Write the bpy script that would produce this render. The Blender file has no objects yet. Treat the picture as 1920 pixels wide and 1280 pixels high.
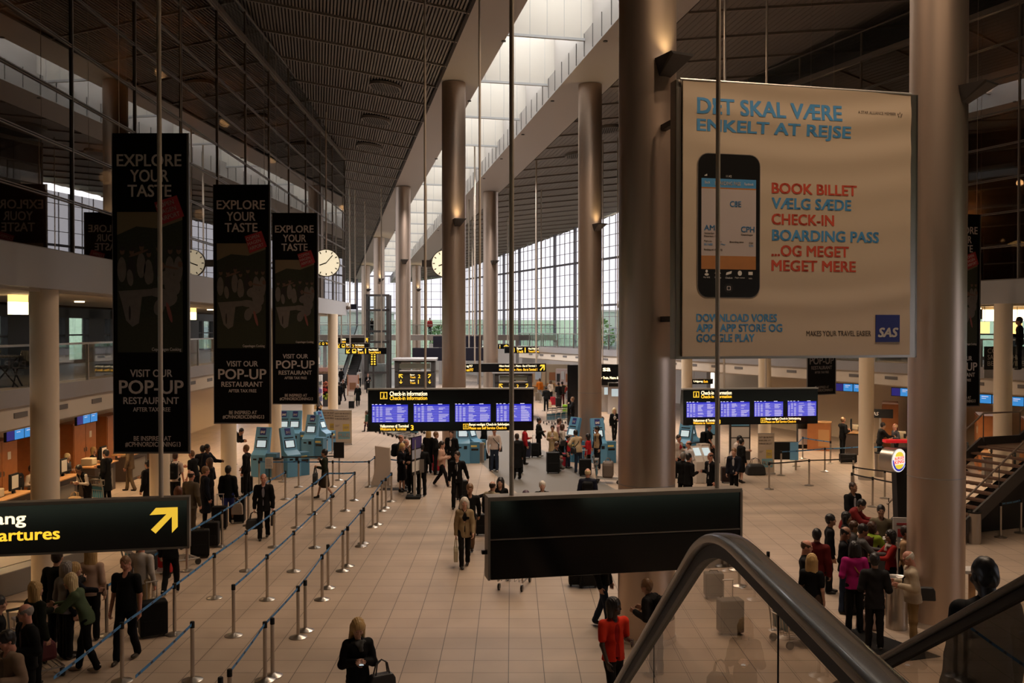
import bpy, math, random
import numpy as np
from mathutils import Vector, Matrix

C = bpy.context.scene
COL = C.collection

# ---------------------------------------------------------------- camera, world, exposure
EYE = 5.8                       # metres above the hall floor (standing on the upper landing)
F = 1790.0                      # focal length in pixels of the 1920x1280 frame
PITCH = math.radians(0.8)
cam_d = bpy.data.cameras.new('camera')
cam_d.sensor_width = 36.0
cam_d.lens = F / 1920.0 * 36.0
cam_d.clip_start = 0.05
cam_d.clip_end = 600
cam = bpy.data.objects.new('camera', cam_d)
COL.objects.link(cam)
cam.location = (0, 0, EYE)
cam.rotation_euler = (math.pi / 2 - PITCH, 0, 0)
C.camera = cam

C.view_settings.view_transform = 'Standard'
C.view_settings.look = 'None'
C.view_settings.gamma = 1.0
C.view_settings.use_curve_mapping = False
C.view_settings.exposure = 0.0
C.cycles.use_denoising = True
try:
    C.cycles.denoiser = 'OPENIMAGEDENOISE'
except Exception:
    pass
C.cycles.max_bounces = 7
C.cycles.diffuse_bounces = 3
C.cycles.glossy_bounces = 3
C.cycles.transmission_bounces = 4
C.cycles.transparent_max_bounces = 12
C.cycles.sample_clamp_indirect = 4.0
C.cycles.caustics_reflective = False
C.cycles.caustics_refractive = False

world = bpy.data.worlds.new('overcast_sky')
C.world = world
world.use_nodes = True
wn = world.node_tree.nodes
wl = world.node_tree.links
wn.clear()
w_out = wn.new('ShaderNodeOutputWorld')
w_bg = wn.new('ShaderNodeBackground')
w_tc = wn.new('ShaderNodeTexCoord')
w_sep = wn.new('ShaderNodeSeparateXYZ')
w_ramp = wn.new('ShaderNodeValToRGB')
wl.new(w_tc.outputs['Generated'], w_sep.inputs[0])
wl.new(w_sep.outputs['Z'], w_ramp.inputs['Fac'])
w_ramp.color_ramp.elements[0].position = 0.0
w_ramp.color_ramp.elements[0].color = (0.90, 0.88, 0.98, 1)
w_ramp.color_ramp.elements[1].position = 0.5
w_ramp.color_ramp.elements[1].color = (1.0, 0.93, 0.86, 1)
wl.new(w_ramp.outputs['Color'], w_bg.inputs['Color'])
w_bg.inputs['Strength'].default_value = 6.5
wl.new(w_bg.outputs[0], w_out.inputs['Surface'])

# hall axis (columns, roof and skylight run along it) : x = x0 - AX*y
AX = 0.205
SLOPE = 0.042                    # the roof falls away from the camera
AL = Vector((-0.2008, 0.9796, 0))   # along the hall
AW = Vector((0.9796, 0.2008, 0))    # across the hall, to the right


def lamp(name, kind, loc, energy, color, **kw):
    d = bpy.data.lights.new(name, kind)
    d.energy = energy
    d.color = color
    for k, v in kw.items():
        setattr(d, k, v)
    o = bpy.data.objects.new(name, d)
    COL.objects.link(o)
    o.location = loc
    return o


WARM = (1.0, 0.74, 0.48)
ORANGE = (1.0, 0.66, 0.34)
POWER_BEAM, POWER_LEFT, POWER_RIGHT = 1450, 440, 580
# recessed spot lamps in the soffits of the two roof beams
BEAM_SPOTS = [(x0, Y) for x0 in (6.4, 12.15) for Y in (12.2, 18.5, 24.7, 31, 37.2, 43.5 + 2, 52, 58, 64, 76, 88, 100)]
for x0, Y in BEAM_SPOTS:
    lamp('beam_spot_light', 'SPOT', (x0 - AX * Y + (0.9 if x0 < 9 else -0.9), Y, 18.3 - SLOPE * Y), POWER_BEAM * (1.0 if Y < 48 else 2.3),
         (1.0, 0.70, 0.46) if Y < 48 else (1.0, 0.90, 0.86), spot_size=math.radians(125), spot_blend=0.8, shadow_soft_size=0.15)  # far lamps are boosted and cooled as an added stand-in for daylight
# lamps inside the glazed upper rooms
for y in (24, 33, 41, 50):
    lamp('room_light', 'POINT', (-11.2 - 0.025 * y, y, 14.6), 110, ORANGE, shadow_soft_size=0.2)
    lamp('room_light', 'POINT', (-11.2 - 0.025 * y, y + 4, 10.2), 30, ORANGE, shadow_soft_size=0.2)
for y in (29, 35, 43):
    lamp('room_light', 'POINT', (31.2 - 0.396 * y, y, 14.6), 70, ORANGE, shadow_soft_size=0.2)
    lamp('room_light', 'POINT', (31.2 - 0.396 * y, y + 2, 10.2), 60, ORANGE, shadow_soft_size=0.2)
# down lights under the galleries on both sides
LEFT_DOWN = [(-13.6, Y, 3.52) for Y in (17, 21, 25, 29, 33, 37, 41, 45, 50, 55, 60)]
LEFT_BALC = [(-12.0, Y, 6.53) for Y in (16.5, 21.5, 26.5, 32, 38, 44, 50, 56)]
RIGHT_DOWN = [(31.5, Y, 3.52) for Y in (26, 30, 34, 38, 42, 46, 50, 55, 60, 66, 72)]
RIGHT_BALC = [(31.5, Y, 6.53) for Y in (27, 31, 35.5, 40, 45, 50, 54)]
for x, y, z in LEFT_DOWN:
    lamp('gallery_down_light', 'SPOT', (x, y, z - 0.06), POWER_LEFT, ORANGE, spot_size=math.radians(150), spot_blend=0.6, shadow_soft_size=0.1)
for x, y, z in LEFT_BALC:
    lamp('balcony_down_light', 'SPOT', (x, y, z - 0.06), 120, ORANGE, spot_size=math.radians(150), spot_blend=0.6, shadow_soft_size=0.08)
for x0, y, z in RIGHT_DOWN:
    lamp('gallery_down_light', 'SPOT', (x0 - 0.396 * y, y, z - 0.06), POWER_RIGHT, WARM, spot_size=math.radians(150), spot_blend=0.6, shadow_soft_size=0.1)
for x0, y, z in RIGHT_BALC:
    lamp('balcony_down_light', 'SPOT', (x0 - 0.396 * y, y, z - 0.06), 120, ORANGE, spot_size=math.radians(150), spot_blend=0.6, shadow_soft_size=0.08)


# ---------------------------------------------------------------- helpers
def ray(px, py):
    u = (px - 960) / F
    v = (640 - py) / F
    return Vector((u, math.cos(PITCH) + v * math.sin(PITCH), v * math.cos(PITCH) - math.sin(PITCH)))


def G(px, py, z=0.0):
    """the point at height z that the photograph shows at this pixel"""
    d = ray(px, py)
    t = (z - EYE) / d.z
    return Vector((d.x * t, d.y * t, z))


def at(px, py, Y):
    d = ray(px, py)
    t = Y / d.y
    return Vector((d.x * t, Y, EYE + d.z * t))


MATS = {}


def mat(name, color, rough=0.6, metal=0.0, emit=None, estr=1.0, spec=0.5, noise=0.0, nscale=8.0, bump=0.0, bscale=60.0, coat=0.0):
    if name in MATS:
        return MATS[name]
    m = bpy.data.materials.new(name)
    m.use_nodes = True
    nt = m.node_tree
    b = nt.nodes['Principled BSDF']
    c = (color[0], color[1], color[2], 1)
    b.inputs['Base Color'].default_value = c
    b.inputs['Roughness'].default_value = rough
    b.inputs['Metallic'].default_value = metal
    b.inputs['Specular IOR Level'].default_value = spec
    if coat:
        b.inputs['Coat Weight'].default_value = coat
    if emit:
        b.inputs['Emission Color'].default_value = (emit[0], emit[1], emit[2], 1)
        b.inputs['Emission Strength'].default_value = estr
    if noise or bump:
        tc = nt.nodes.new('ShaderNodeTexCoord')
    if noise:
        n = nt.nodes.new('ShaderNodeTexNoise')
        n.inputs['Scale'].default_value = nscale
        n.inputs['Detail'].default_value = 5
        nt.links.new(tc.outputs['Object'], n.inputs['Vector'])
        r = nt.nodes.new('ShaderNodeMapRange')
        r.inputs['To Min'].default_value = 1 - noise
        r.inputs['To Max'].default_value = 1 + noise
        nt.links.new(n.outputs['Fac'], r.inputs['Value'])
        x = nt.nodes.new('ShaderNodeVectorMath')
        x.operation = 'SCALE'
        x.inputs[0].default_value = color[:3]
        nt.links.new(r.outputs['Result'], x.inputs['Scale'])
        nt.links.new(x.outputs[0], b.inputs['Base Color'])
    if bump:
        n2 = nt.nodes.new('ShaderNodeTexNoise')
        n2.inputs['Scale'].default_value = bscale
        nt.links.new(tc.outputs['Object'], n2.inputs['Vector'])
        bp = nt.nodes.new('ShaderNodeBump')
        bp.inputs['Strength'].default_value = bump
        nt.links.new(n2.outputs['Fac'], bp.inputs['Height'])
        nt.links.new(bp.outputs['Normal'], b.inputs['Normal'])
    MATS[name] = m
    return m


def glass(name, tint, ior=1.5, rough=0.0):
    if name in MATS:
        return MATS[name]
    m = bpy.data.materials.new(name)
    m.use_nodes = True
    nt = m.node_tree
    nt.nodes.remove(nt.nodes['Principled BSDF'])
    out = nt.nodes['Material Output']
    fr = nt.nodes.new('ShaderNodeFresnel')
    ge = nt.nodes.new('ShaderNodeNewGeometry')      # both sides of a pane reflect alike
    ma = nt.nodes.new('ShaderNodeMath')
    ma.operation = 'MULTIPLY_ADD'
    ma.inputs[1].default_value = 1.0 / ior - ior
    ma.inputs[2].default_value = ior
    nt.links.new(ge.outputs['Backfacing'], ma.inputs[0])
    nt.links.new(ma.outputs[0], fr.inputs['IOR'])
    t = nt.nodes.new('ShaderNodeBsdfTransparent')
    t.inputs['Color'].default_value = (*tint, 1)
    g = nt.nodes.new('ShaderNodeBsdfGlossy')
    g.inputs['Roughness'].default_value = rough
    mx = nt.nodes.new('ShaderNodeMixShader')
    nt.links.new(fr.outputs[0], mx.inputs['Fac'])
    nt.links.new(t.outputs[0], mx.inputs[1])
    nt.links.new(g.outputs[0], mx.inputs[2])
    nt.links.new(mx.outputs[0], out.inputs['Surface'])
    MATS[name] = m
    return m


class MB:
    """collects simple shapes into one mesh"""

    def __init__(self):
        self.v, self.f, self.m = [], [], []
        self.cur = 0

    def add(self, vs, fs):
        o = len(self.v)
        self.v.extend([tuple(p) for p in vs])
        for q in fs:
            self.f.append([i + o for i in q])
            self.m.append(self.cur)
        return self

    def hexa(self, p):
        return self.add(p, [(3, 2, 1, 0), (4, 5, 6, 7), (0, 1, 5, 4), (1, 2, 6, 5), (2, 3, 7, 6), (3, 0, 4, 7)])

    def box(self, x0, x1, y0, y1, z0, z1):
        return self.hexa([(x0, y0, z0), (x1, y0, z0), (x1, y1, z0), (x0, y1, z0), (x0, y0, z1), (x1, y0, z1), (x1, y1, z1), (x0, y1, z1)])

    def bar(self, a, b, w, h, up=(0, 0, 1)):
        a, b = Vector(a), Vector(b)
        d = (b - a).normalized()
        s = d.cross(Vector(up))
        if s.length < 1e-4:
            s = d.cross(Vector((0, 1, 0)))
        s = s.normalized() * (w / 2)
        u = s.cross(d).normalized() * (h / 2)
        return self.hexa([a - s - u, a + s - u, b + s - u, b - s - u, a - s + u, a + s + u, b + s + u, b - s + u])

    def tube(self, pts, r, n=8, cap=True):
        pts = [Vector(p) for p in pts]
        rs = r if isinstance(r, (list, tuple)) else [r] * len(pts)
        vs, fs = [], []
        ref = None
        for i, p in enumerate(pts):
            d = (pts[min(i + 1, len(pts) - 1)] - pts[max(i - 1, 0)])
            d = d.normalized() if d.length > 1e-9 else Vector((0, 0, 1))
            if ref is None or abs(d.dot(ref)) > 0.98:
                ref = Vector((1, 0, 0)) if abs(d.x) < 0.9 else Vector((0, 1, 0))
            s = d.cross(ref).normalized()
            u = s.cross(d)
            ref = ref if i == 0 else (ref - d * ref.dot(d)).normalized()
            for k in range(n):
                a = 2 * math.pi * k / n
                vs.append(p + (s * math.cos(a) + u * math.sin(a)) * rs[i])
        for i in range(len(pts) - 1):
            for k in range(n):
                a, b = i * n + k, i * n + (k + 1) % n
                fs.append((a, b, b + n, a + n))
        if cap:
            fs.append(tuple(range(n - 1, -1, -1)))
            o = (len(pts) - 1) * n
            fs.append(tuple(range(o, o + n)))
        return self.add(vs, fs)

    def lathe(self, prof, n=24, c=(0, 0, 0)):
        vs, fs = [], []
        for r, z in prof:
            for k in range(n):
                a = 2 * math.pi * k / n
                vs.append((c[0] + r * math.cos(a), c[1] + r * math.sin(a), c[2] + z))
        for i in range(len(prof) - 1):
            for k in range(n):
                a, b = i * n + k, i * n + (k + 1) % n
                fs.append((a, b, b + n, a + n))
        fs.append(tuple(range(n - 1, -1, -1)))
        o = (len(prof) - 1) * n
        fs.append(tuple(range(o, o + n)))
        return self.add(vs, fs)

    def plate(self, poly, y0, y1):
        """polygon in the XZ plane (front face at y0, back at y1)"""
        n = len(poly)
        vs = [(x, y0, z) for x, z in poly] + [(x, y1, z) for x, z in poly]
        fs = [tuple(range(n)), tuple(range(2 * n - 1, n - 1, -1))]
        for i in range(n):
            j = (i + 1) % n
            fs.append((i, i + n, j + n, j))
        return self.add(vs, fs)

    def prism(self, poly, z0, z1):
        n = len(poly)
        vs = [(x, y, z0) for x, y in poly] + [(x, y, z1) for x, y in poly]
        fs = [tuple(range(n - 1, -1, -1)), tuple(range(n, 2 * n))]
        for i in range(n):
            j = (i + 1) % n
            fs.append((i, j, j + n, i + n))
        return self.add(vs, fs)

    def ball(self, c, r, n=10, m=6):
        r = r if isinstance(r, (list, tuple)) else (r, r, r)
        vs, fs = [(c[0], c[1], c[2] - r[2])], []
        for i in range(1, m):
            t = math.pi * i / m
            for k in range(n):
                a = 2 * math.pi * k / n
                vs.append((c[0] + r[0] * math.sin(t) * math.cos(a), c[1] + r[1] * math.sin(t) * math.sin(a), c[2] - r[2] * math.cos(t)))
        vs.append((c[0], c[1], c[2] + r[2]))
        for k in range(n):
            fs.append((0, 1 + (k + 1) % n, 1 + k))
            fs.append((len(vs) - 1, 1 + (m - 2) * n + k, 1 + (m - 2) * n + (k + 1) % n))
        for i in range(m - 2):
            for k in range(n):
                a, b = 1 + i * n + k, 1 + i * n + (k + 1) % n
                fs.append((a, b, b + n, a + n))
        return self.add(vs, fs)

    def mesh(self, name, mats, smooth=False):
        me = bpy.data.meshes.new(name)
        me.from_pydata(self.v, [], self.f)
        for m in (mats if isinstance(mats, (list, tuple)) else [mats]):
            me.materials.append(m)
        if any(self.m):
            me.polygons.foreach_set('material_index', self.m)
        if smooth:
            me.polygons.foreach_set('use_smooth', [True] * len(me.polygons))
            try:
                me.set_sharp_from_angle(angle=math.radians(40))
            except Exception:
                pass
        me.update()
        return me

    def build(self, name, mats, parent=None, smooth=False, bev=0.0, label=None):
        o = bpy.data.objects.new(name, self.mesh(name, mats, smooth))
        COL.objects.link(o)
        if parent:
            o.parent = parent
        if bev:
            b = o.modifiers.new('bevel', 'BEVEL')
            b.width = bev
            b.segments = 2
            b.limit_method = 'ANGLE'
        if label:
            o['label'] = label
        return o


def tag(o, label, cat, group=None, kind=None):
    o['label'] = label
    o['category'] = cat
    if group:
        o['group'] = group
    if kind:
        o['kind'] = kind
    return o


def thing(name, label, cat, loc=(0, 0, 0), rz=0.0, group=None):
    o = bpy.data.objects.new(name, None)
    o.empty_display_size = 0.2
    COL.objects.link(o)
    o.location = loc
    o.rotation_euler = (0, 0, rz)
    return tag(o, label, cat, group)


def struct(o):
    o['kind'] = 'structure'
    return o


def copy_tree(o, parent=None):
    c = o.copy()
    COL.objects.link(c)
    if parent is not None:
        c.parent = parent
    for ch in list(o.children):
        copy_tree(ch, c)
    return c


def text(s, x0, x1, z0, z1, m, parent, y=-0.004, name='lettering', bold=0.0, shear=0.0, depth=0.0015, fit=True, rot=0.0, warp=None):
    """lettering that fills a box on a plane facing -Y of its parent"""
    cu = bpy.data.curves.new(name, 'FONT')
    cu.body = s
    cu.size = 1.0
    cu.extrude = 0.004
    cu.resolution_u = 3
    cu.shear = shear
    cu.fill_mode = 'FRONT'
    tmp = bpy.data.objects.new('tmp', cu)
    COL.objects.link(tmp)
    dg = bpy.context.evaluated_depsgraph_get()
    me = bpy.data.meshes.new_from_object(tmp.evaluated_get(dg))
    bpy.data.objects.remove(tmp)
    bpy.data.curves.remove(cu)
    n = len(me.vertices)
    co = np.empty(n * 3, np.float32)
    me.vertices.foreach_get('co', co)
    co = co.reshape(-1, 3)
    if bold:
        faces = [tuple(p.vertices) for p in me.polygons]
        b_ = bold * 0.8
        offs = ((-b_, -b_ * .6), (b_, -b_ * .6), (b_, b_ * .6), (-b_, b_ * .6))
        co = np.concatenate([co + np.array([dx, dz, 0], np.float32) for dx, dz in offs])
        bpy.data.meshes.remove(me)
        me = bpy.data.meshes.new(name)
        me.from_pydata(co.tolist(), [], [tuple(i + n * k for i in f) for k in range(4) for f in faces])
        n = len(co)
    lo, hi = co.min(0), co.max(0)
    sx = (x1 - x0) / max(1e-6, hi[0] - lo[0])
    sz = (z1 - z0) / max(1e-6, hi[1] - lo[1])
    if not fit or len(s) == 1:
        sx = min(sx, sz)
        sz = sx
    X = (co[:, 0] - lo[0]) * sx
    Z = (co[:, 1] - lo[1]) * sz
    if rot:
        X, Z = X * math.cos(rot) - Z * math.sin(rot), X * math.sin(rot) + Z * math.cos(rot)
    Y_ = np.full(n, y, float) if warp is None else y + warp(X + x0, Z + z0)
    out = np.stack([X + x0, Y_ - (co[:, 2] > 0) * depth, Z + z0], 1).astype(np.float32)
    me.vertices.foreach_set('co', out.ravel())
    me.materials.clear()
    me.materials.append(m)
    me.name = name
    me.update()
    o = bpy.data.objects.new(name, me)
    COL.objects.link(o)
    o.parent = parent
    return o

# ---------------------------------------------------------------- materials of the place
def floor_material():
    m = bpy.data.materials.new('stone_tiles')
    m.use_nodes = True
    nt = m.node_tree
    L = nt.links
    b = nt.nodes['Principled BSDF']
    geo = nt.nodes.new('ShaderNodeNewGeometry')
    br = nt.nodes.new('ShaderNodeTexBrick')
    br.offset = 0.0
    br.inputs['Scale'].default_value = 1.0
    br.inputs['Brick Width'].default_value = 0.6
    br.inputs['Row Height'].default_value = 0.6
    br.inputs['Mortar Size'].default_value = 0.0065
    br.inputs['Mortar Smooth'].default_value = 0.2
    br.inputs['Color1'].default_value = (0.395, 0.308, 0.238, 1)
    br.inputs['Color2'].default_value = (0.360, 0.279, 0.215, 1)
    br.inputs['Mortar'].default_value = (0.06, 0.048, 0.038, 1)
    off = nt.nodes.new('ShaderNodeVectorMath')
    off.inputs[1].default_value = (0.06, 0.2, 0)
    L.new(geo.outputs['Position'], off.inputs[0])
    L.new(off.outputs[0], br.inputs['Vector'])
    n = nt.nodes.new('ShaderNodeTexNoise')
    n.inputs['Scale'].default_value = 0.55
    n.inputs['Detail'].default_value = 6
    L.new(geo.outputs['Position'], n.inputs['Vector'])
    r = nt.nodes.new('ShaderNodeMapRange')
    r.inputs['From Min'].default_value = 0.3
    r.inputs['From Max'].default_value = 0.7
    r.inputs['To Min'].default_value = 0.86
    r.inputs['To Max'].default_value = 1.1
    L.new(n.outputs['Fac'], r.inputs['Value'])
    mul = nt.nodes.new('ShaderNodeVectorMath')
    mul.operation = 'SCALE'
    L.new(br.outputs['Color'], mul.inputs[0])
    L.new(r.outputs['Result'], mul.inputs['Scale'])
    # the grey stone walkway that runs down the middle of the hall
    dot = nt.nodes.new('ShaderNodeVectorMath')
    dot.operation = 'DOT_PRODUCT'
    dot.inputs[1].default_value = (1, AX, 0)
    L.new(geo.outputs['Position'], dot.inputs[0])
    g1 = nt.nodes.new('ShaderNodeMath'); g1.operation = 'GREATER_THAN'; g1.inputs[1].default_value = 7.06
    g2 = nt.nodes.new('ShaderNodeMath'); g2.operation = 'LESS_THAN'; g2.inputs[1].default_value = 10.75
    g3 = nt.nodes.new('ShaderNodeMath'); g3.operation = 'MULTIPLY'
    L.new(dot.outputs['Value'], g1.inputs[0])
    L.new(dot.outputs['Value'], g2.inputs[0])
    L.new(g1.outputs[0], g3.inputs[0])
    L.new(g2.outputs[0], g3.inputs[1])
    sy = nt.nodes.new('ShaderNodeSeparateXYZ')
    L.new(geo.outputs['Position'], sy.inputs[0])
    g4 = nt.nodes.new('ShaderNodeMath'); g4.operation = 'GREATER_THAN'; g4.inputs[1].default_value = 29.5
    g5 = nt.nodes.new('ShaderNodeMath'); g5.operation = 'MULTIPLY'
    L.new(sy.outputs['Y'], g4.inputs[0])
    L.new(g3.outputs[0], g5.inputs[0])
    L.new(g4.outputs[0], g5.inputs[1])
    mx = nt.nodes.new('ShaderNodeMix')
    mx.data_type = 'RGBA'
    L.new(g5.outputs[0], mx.inputs['Factor'])
    L.new(mul.outputs[0], mx.inputs['A'])
    mx.inputs['B'].default_value = (0.155, 0.145, 0.132, 1)
    L.new(mx.outputs['Result'], b.inputs['Base Color'])
    b.inputs['Roughness'].default_value = 0.38
    b.inputs['Specular IOR Level'].default_value = 0.35
    return m


M_FLOOR = floor_material()
M_CEIL = mat('ceiling_slat_grey', (0.19, 0.175, 0.168), 0.6)
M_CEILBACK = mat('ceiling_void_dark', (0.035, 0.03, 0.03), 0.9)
M_RIB = mat('ceiling_rib_grey', (0.24, 0.22, 0.205), 0.6)
M_PANEL = mat('beam_panel_grey', (0.42, 0.39, 0.38), 0.55)
M_WHITE = mat('white_panel', (0.80, 0.78, 0.75), 0.6)
M_STEEL = mat('brushed_steel', (0.55, 0.52, 0.49), 0.32, 1.0, noise=0.06, nscale=30)
M_COLMET = mat('column_metal_cladding', (0.52, 0.405, 0.325), 0.40, 0.92)
M_CREAM = mat('cream_paint', (0.72, 0.60, 0.45), 0.6)
M_GREYFASCIA = mat('grey_fascia', (0.33, 0.32, 0.32), 0.5, 0.2)
M_FRAME = mat('facade_frame_grey', (0.20, 0.175, 0.155), 0.45, 0.4)
M_LILAC = mat('facade_frame_light', (0.55, 0.54, 0.60), 0.5, 0.1)
M_DARKFRAME = mat('dark_steel_frame', (0.045, 0.04, 0.038), 0.5, 0.3)
M_BLACK = mat('gloss_black', (0.006, 0.006, 0.007), 0.12, 0.0, spec=0.5)
M_MATTBLACK = mat('matt_black', (0.007, 0.007, 0.0075), 0.55, spec=0.25)
M_RUBBER = mat('black_rubber', (0.012, 0.011, 0.011), 0.3)
M_WOOD = mat('cherry_wood', (0.36, 0.13, 0.04), 0.45, noise=0.18, nscale=5)
M_WOODL = mat('oak_edge', (0.45, 0.24, 0.10), 0.5)
M_DGLASS = glass('dark_facade_glass', (0.30, 0.26, 0.22), 2.9)
M_FGLASS = glass('solar_facade_glass', (0.20, 0.20, 0.20), 1.12)
M_CGLASS = glass('clear_glass', (0.86, 0.90, 0.90), 1.5)
M_ROOFGLASS = glass('roof_glass', (0.92, 0.95, 0.95), 1.2)
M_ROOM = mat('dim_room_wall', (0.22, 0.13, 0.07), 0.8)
M_BEIGE = mat('beige_wall', (0.58, 0.47, 0.34), 0.7)
M_LAMPW = mat('lamp_warm', (1, 0.8, 0.5), 0.5, emit=(1.0, 0.72, 0.38), estr=6)
M_LAMPO = mat('lamp_orange', (1, 0.6, 0.2), 0.5, emit=(1.0, 0.55, 0.16), estr=2.2)
M_LAMPS = mat('lamp_spot', (1, 0.9, 0.8), 0.5, emit=(1.0, 0.85, 0.65), estr=4)
M_YEL = mat('sign_yellow', (0.9, 0.6, 0.05), 0.5, emit=(1.0, 0.62, 0.05), estr=0.75)
M_YELW = mat('sign_cream', (0.9, 0.8, 0.6), 0.5, emit=(1.0, 0.86, 0.62), estr=0.85)
M_BLUE = mat('screen_blue', (0.02, 0.02, 0.3), 0.3, emit=(0.025, 0.03, 0.50), estr=0.9)
M_BLUEL = mat('screen_row_lilac', (0.2, 0.2, 0.6), 0.3, emit=(0.20, 0.20, 0.75), estr=0.8)
M_SCRW = mat('screen_white', (0.7, 0.7, 0.9), 0.3, emit=(0.62, 0.62, 0.9), estr=0.85)

# ---------------------------------------------------------------- floor
o = struct(MB().add([(-45, -6, 0), (45, -6, 0), (45, 150, 0), (-45, 150, 0)], [(0, 1, 2, 3)]).build('floor', M_FLOOR))


# ---------------------------------------------------------------- roof
def roof_pt(x0, Y, z0):
    return (x0 - AX * Y, Y, z0 - SLOPE * Y)


def ceil_z(d):
    return 18.5 + 0.14 * d - 0.0012 * d * d


Y0R, Y1R = -8.0, 142.0


def roof_box(mb, xa, xb, za, zb, th, Ya=Y0R, Yb=Y1R):
    """a long strip of roof between two lines along the hall axis"""
    p = [roof_pt(xa, Ya, za), roof_pt(xb, Ya, zb), roof_pt(xb, Yb, zb), roof_pt(xa, Yb, za)]
    mb.hexa([Vector(q) for q in p] + [Vector(q) + Vector((0, 0, th)) for q in p])


for side in ('left', 'right'):
    sg = -1 if side == 'left' else 1
    xe = 5.5 if side == 'left' else 13.28
    back, slat, rib = MB(), MB(), MB()
    n = 26
    yend = (lambda d: 62.0 if d > 10.4 else Y1R) if side == 'left' else (lambda d: max(57.0, min(Y1R, (32.2 - d) / 0.191)))
    for i in range(n):
        d0, d1 = i * 1.2, (i + 1) * 1.2
        roof_box(back, xe + sg * d0, xe + sg * d1, ceil_z(d0) + 0.14, ceil_z(d1) + 0.14, 0.1, Y0R, yend(d1))
    pitch, wdt = (0.13, 0.072) if side == 'left' else (0.30, 0.28)
    d = 0.05
    while d < (20 if side == 'left' else 30):
        roof_box(slat, xe + sg * d, xe + sg * (d + wdt), ceil_z(d), ceil_z(d + wdt), 0.06, Y0R, yend(d))
        d += pitch
    k = 0
    while k < 46:
        Ya = 1.2 + 3.0 * k
        k += 1
        pts = []
        for i in range(0, 27):
            dd = i * 1.15
            # perpendicular to the hall axis
            s = sg * dd
            x = (xe - AX * Ya) + AW.x * s
            y = Ya + AW.y * s
            pts.append(Vector((x, y, ceil_z(dd) - SLOPE * y - 0.02)))
        for q_, (a, b) in enumerate(zip(pts[:-1], pts[1:])):
            if b.y > yend(q_ * 1.15 + 1.2):
                continue
            rib.bar(a, b, 0.09, 0.1)
    o = struct(back.build('ceiling', M_CEILBACK))
    slat.build('ceiling_slats', M_CEIL if side == 'left' else mat('ceiling_panel_grey', (0.15, 0.132, 0.125), 0.6), o)
    rib.build('ceiling_ribs', M_RIB if side == 'left' else mat('ceiling_joint_light', (0.22, 0.19, 0.17), 0.7), o)

# the two roof beams and the skylight well between them
bm1 = MB()
roof_box(bm1, 5.5, 7.33, 18.5, 18.5, 0.9)
roof_box(bm1, 7.1, 7.33, 19.4, 19.4, 3.1)
o = struct(bm1.build('beam_left', M_PANEL))
bm2 = MB()
roof_box(bm2, 11.0, 13.28, 18.5, 18.5, 1.0)
roof_box(bm2, 11.35, 11.6, 19.5, 19.5, 3.0)
o = struct(bm2.build('beam_right', M_PANEL))
j = MB()
for k in range(120):
    Y = 2 + k * 1.2
    a = Vector(roof_pt(10.985, Y, 18.55))
    b = Vector(roof_pt(10.985, Y, 19.48))
    j.bar(a, b, 0.025, 0.03, (1, 0, 0))
j.build('panel_joints', mat('joint_dark', (0.12, 0.11, 0.11), 0.7), o)
dn = MB()
for x0, Y in BEAM_SPOTS:
    p = Vector((x0 - AX * Y + (0.9 if x0 < 9 else -0.9), Y, 18.5 - SLOPE * Y))
    dn.tube([p + Vector((0, 0, -0.03)), p + Vector((0, 0, 0.02))], 0.09, 10)
dn.build('recessed_lamps', M_DARKFRAME, o)
edge = MB()
roof_box(edge, 5.38, 5.52, 18.44, 18.44, 0.12)
edge.build('shadow_gap', M_CEILBACK, o)

M_BAFFLE = bpy.data.materials.new('translucent_white_panel')
M_BAFFLE.use_nodes = True
nt = M_BAFFLE.node_tree
nt.nodes.remove(nt.nodes['Principled BSDF'])
dif = nt.nodes.new('ShaderNodeBsdfDiffuse')
dif.inputs['Color'].default_value = (0.78, 0.76, 0.73, 1)
trl = nt.nodes.new('ShaderNodeBsdfTranslucent')
trl.inputs['Color'].default_value = (0.74, 0.70, 0.66, 1)
mx = nt.nodes.new('ShaderNodeMixShader')
mx.inputs['Fac'].default_value = 0.55
nt.links.new(dif.outputs[0], mx.inputs[1])
nt.links.new(trl.outputs[0], mx.inputs[2])
nt.links.new(mx.outputs[0], nt.nodes['Material Output'].inputs['Surface'])

for k in range(18):
    Yb = 26.0 + 6.25 * k
    a = Vector(roof_pt(7.2, Yb, 19.25))
    b = a + AW * 4.3
    b.z = a.z - SLOPE * (AW.y * 4.3)
    h = Vector((0, 0, 2.2))
    t = AL * 0.05
    bf = MB().hexa([a - t, b - t, b + t, a + t, a - t + h, b - t + h, b + t + h, a + t + h])
    o = bf.build('skylight_baffle', M_BAFFLE)
    tag(o, 'white baffle panel across the skylight, number %d counted from the camera' % (k + 1), 'skylight panel', 'baffles across the skylight')
    jt = MB()
    for q in range(1, 6):
        p = a + (b - a) * (q / 6) - t - AL * 0.004
        jt.bar(p, p + h, 0.018, 0.006, (0.2, 1, 0))
    jt.bar(a - t * 1.3 - Vector((0, 0, 0.03)), b - t * 1.3 - Vector((0, 0, 0.03)), 0.14, 0.1)
    jt.build('panel_rail', mat('rail_grey', (0.42, 0.42, 0.44), 0.5), o)
gp = MB()
roof_box(gp, 7.0, 11.7, 22.4, 22.4, 0.02, 14, Y1R)
o = struct(gp.build('window_skylight', M_ROOFGLASS))
gb = MB()
for k in range(44):
    Y = 14 + 3.1 * k
    a = Vector(roof_pt(7.1, Y, 22.4))
    gb.bar(a, a + AW * 4.6 - Vector((0, 0, SLOPE * 0.92)), 0.08, 0.12)
gb.build('glazing_bars', M_LILAC, o)
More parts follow.
